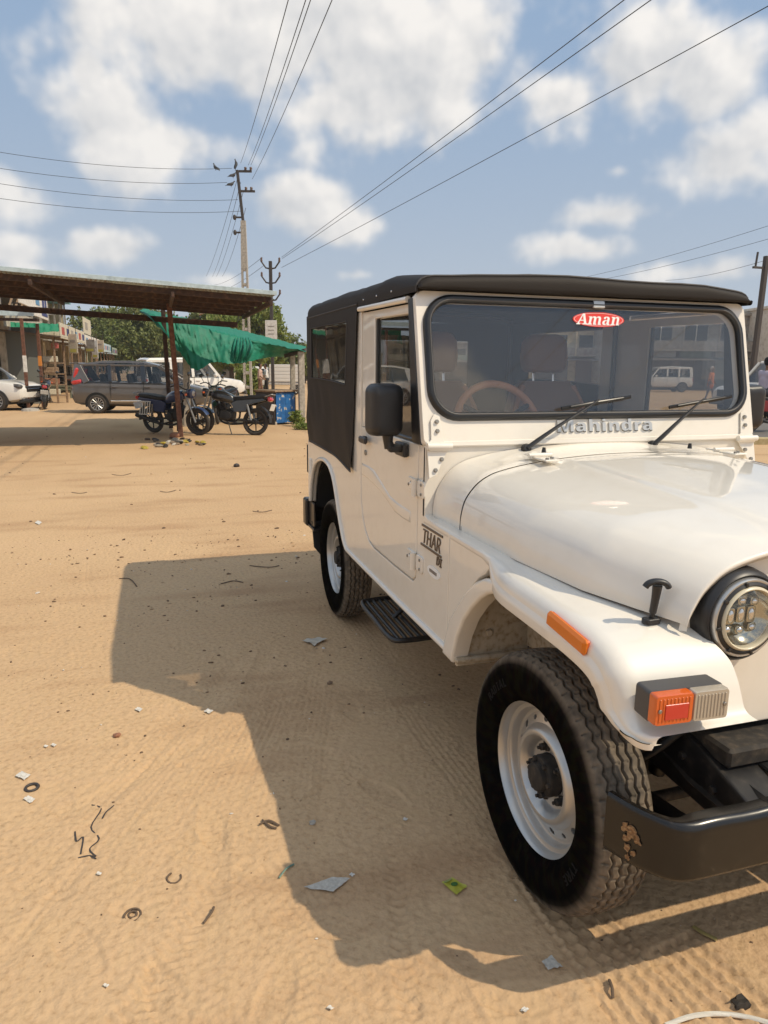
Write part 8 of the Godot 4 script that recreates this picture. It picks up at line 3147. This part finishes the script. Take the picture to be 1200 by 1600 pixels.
	for q in [[183, 1151, 0.013, M.brick, "small red brick chip on sunlit sand"], [1158, 1566, 0.020, M.under, "dark stone next to the white hose"], [488, 1286, 0.010, M.concrete, "grey pebble in jeep's shadow"], [515, 1068, 0.012, M.wood, "brown pebble in shade by the step"], [370, 730, 0.045, M.dark_steel, "dark clod out on the open lot"]]:
		var p := on_ground(q[0], q[1])
		t0()
		s_ball(V(0, q[2] * 0.45, 0), V(q[2] * 1.2, q[2] * 0.7, q[2]), 7, 5)
		var nz := RandomNumberGenerator.new()
		nz.seed = int(q[0])
		var jog := {}
		for i in T.size():
			var key := Vector3i((T[i] * 10000.0).round())
			if not jog.has(key): jog[key] = nz.randf_range(0.8, 1.2)
			T[i] = T[i] * jog[key]
		var o := obj("stone", q[3], null, 25)
		o.position = p
		tag(o, q[4], "stone")
	# rubbish heap at the foot of the shed post
	rng.seed = 71
	var heap_m := [film, grey_paper, mat(0.38, 0.29, 0.04, 0.6), M.under, mat(0.14, 0.10, 0.07, 0.9), mat(0.22, 0.16, 0.11, 0.9), mat(0.30, 0.26, 0.20, 0.8)]
	var heap := thing("rubbish_heap", "heap of black and yellow rubbish before the shed post", "rubbish", on_ground(275, 694))
	for i in 46:
		var px := 275.0 + rng.randfn() * 22.0
		var py := 693.0 + rng.randfn() * 3.0
		var p := on_ground(px, py) - heap.position
		t0()
		var sz := rng.randf_range(0.03, 0.10)
		s_ball(p + V(0, sz * 0.25, 0), V(sz, sz * rng.randf_range(0.25, 0.5), sz * rng.randf_range(0.5, 1.0)), 6, 4, Basis.from_euler(V(rng.randf_range(-0.3, 0.3), rng.randf() * 6.0, rng.randf_range(-0.3, 0.3))))
		obj("scrap", heap_m[i % heap_m.size()], heap, 20)
	# crumbs, chips and pebbles that nobody would count
	t0()
	s_ball(V(0, 0.3, 0), V(1.1, 0.55, 0.8), 6, 4)
	var pm := fin(15)
	var mm := MultiMesh.new()
	mm.transform_format = MultiMesh.TRANSFORM_3D
	mm.use_colors = true
	mm.mesh = pm
	var N := 2600
	mm.instance_count = N
	var dn := FastNoiseLite.new()
	dn.seed = 8
	dn.frequency = 0.6
	for i in N:
		var x := 0.0
		var z := 0.0
		for tries in 6:
			if i < 2000:
				x = rng.randf_range(-3.4, 0.6)
				z = rng.randf_range(-5.0, 1.3)
			else:
				x = rng.randf_range(-9.0, 3.0)
				z = rng.randf_range(-17.0, -3.0)
			if dn.get_noise_2d(x * 2.0, z * 2.0) > rng.randf_range(-0.35, 0.5): break
		var d := sqrt((x - EYE.x) * (x - EYE.x) + (z - EYE.z) * (z - EYE.z))
		var sz := (0.0008 + 0.0012 * pow(rng.randf(), 4.0) * 2.6) * clampf(d * 0.60, 0.8, 5.0)
		var b := Basis.from_euler(V(rng.randf_range(-0.5, 0.5), rng.randf() * TAU, rng.randf_range(-0.5, 0.5))).scaled(V(sz * rng.randf_range(0.7, 1.8), sz, sz))
		mm.set_instance_transform(i, Transform3D(b, V(x, ground_y(x, z), z)))
		var w := rng.randf()
		var col := Color(0.20, 0.125, 0.07).lerp(Color(0.10, 0.065, 0.04), rng.randf())
		if w > 0.93: col = Color(0.60, 0.55, 0.47)
		elif w > 0.72: col = Color(0.42, 0.29, 0.17)
		mm.set_instance_color(i, col)
	var mi := MultiMeshInstance3D.new()
	mi.multimesh = mm
	var cm := mat(1, 1, 1, 0.95)
	cm.vertex_color_use_as_albedo = true
	mi.material_override = cm
	mi.name = "loose_chips"
	add_child(mi)
	tag(mi, "tiny stones, chips and crumbs strewn over the sand", "chips", "", "stuff")

# ================================================================ the scene
func _ready():
	rng.seed = 1
	set_camera()
	make_materials()
	more_materials()
	bg_materials()
	veh_materials()
	build_ground()
	make_jeep()
	shed_main()
	tarp_stall()
	shed_left()
	shop_row()
	far_side()
	cars()
	var rider_at: Vector3 = bikes()
	people(rider_at)
	poles()
	trees()
	litter()
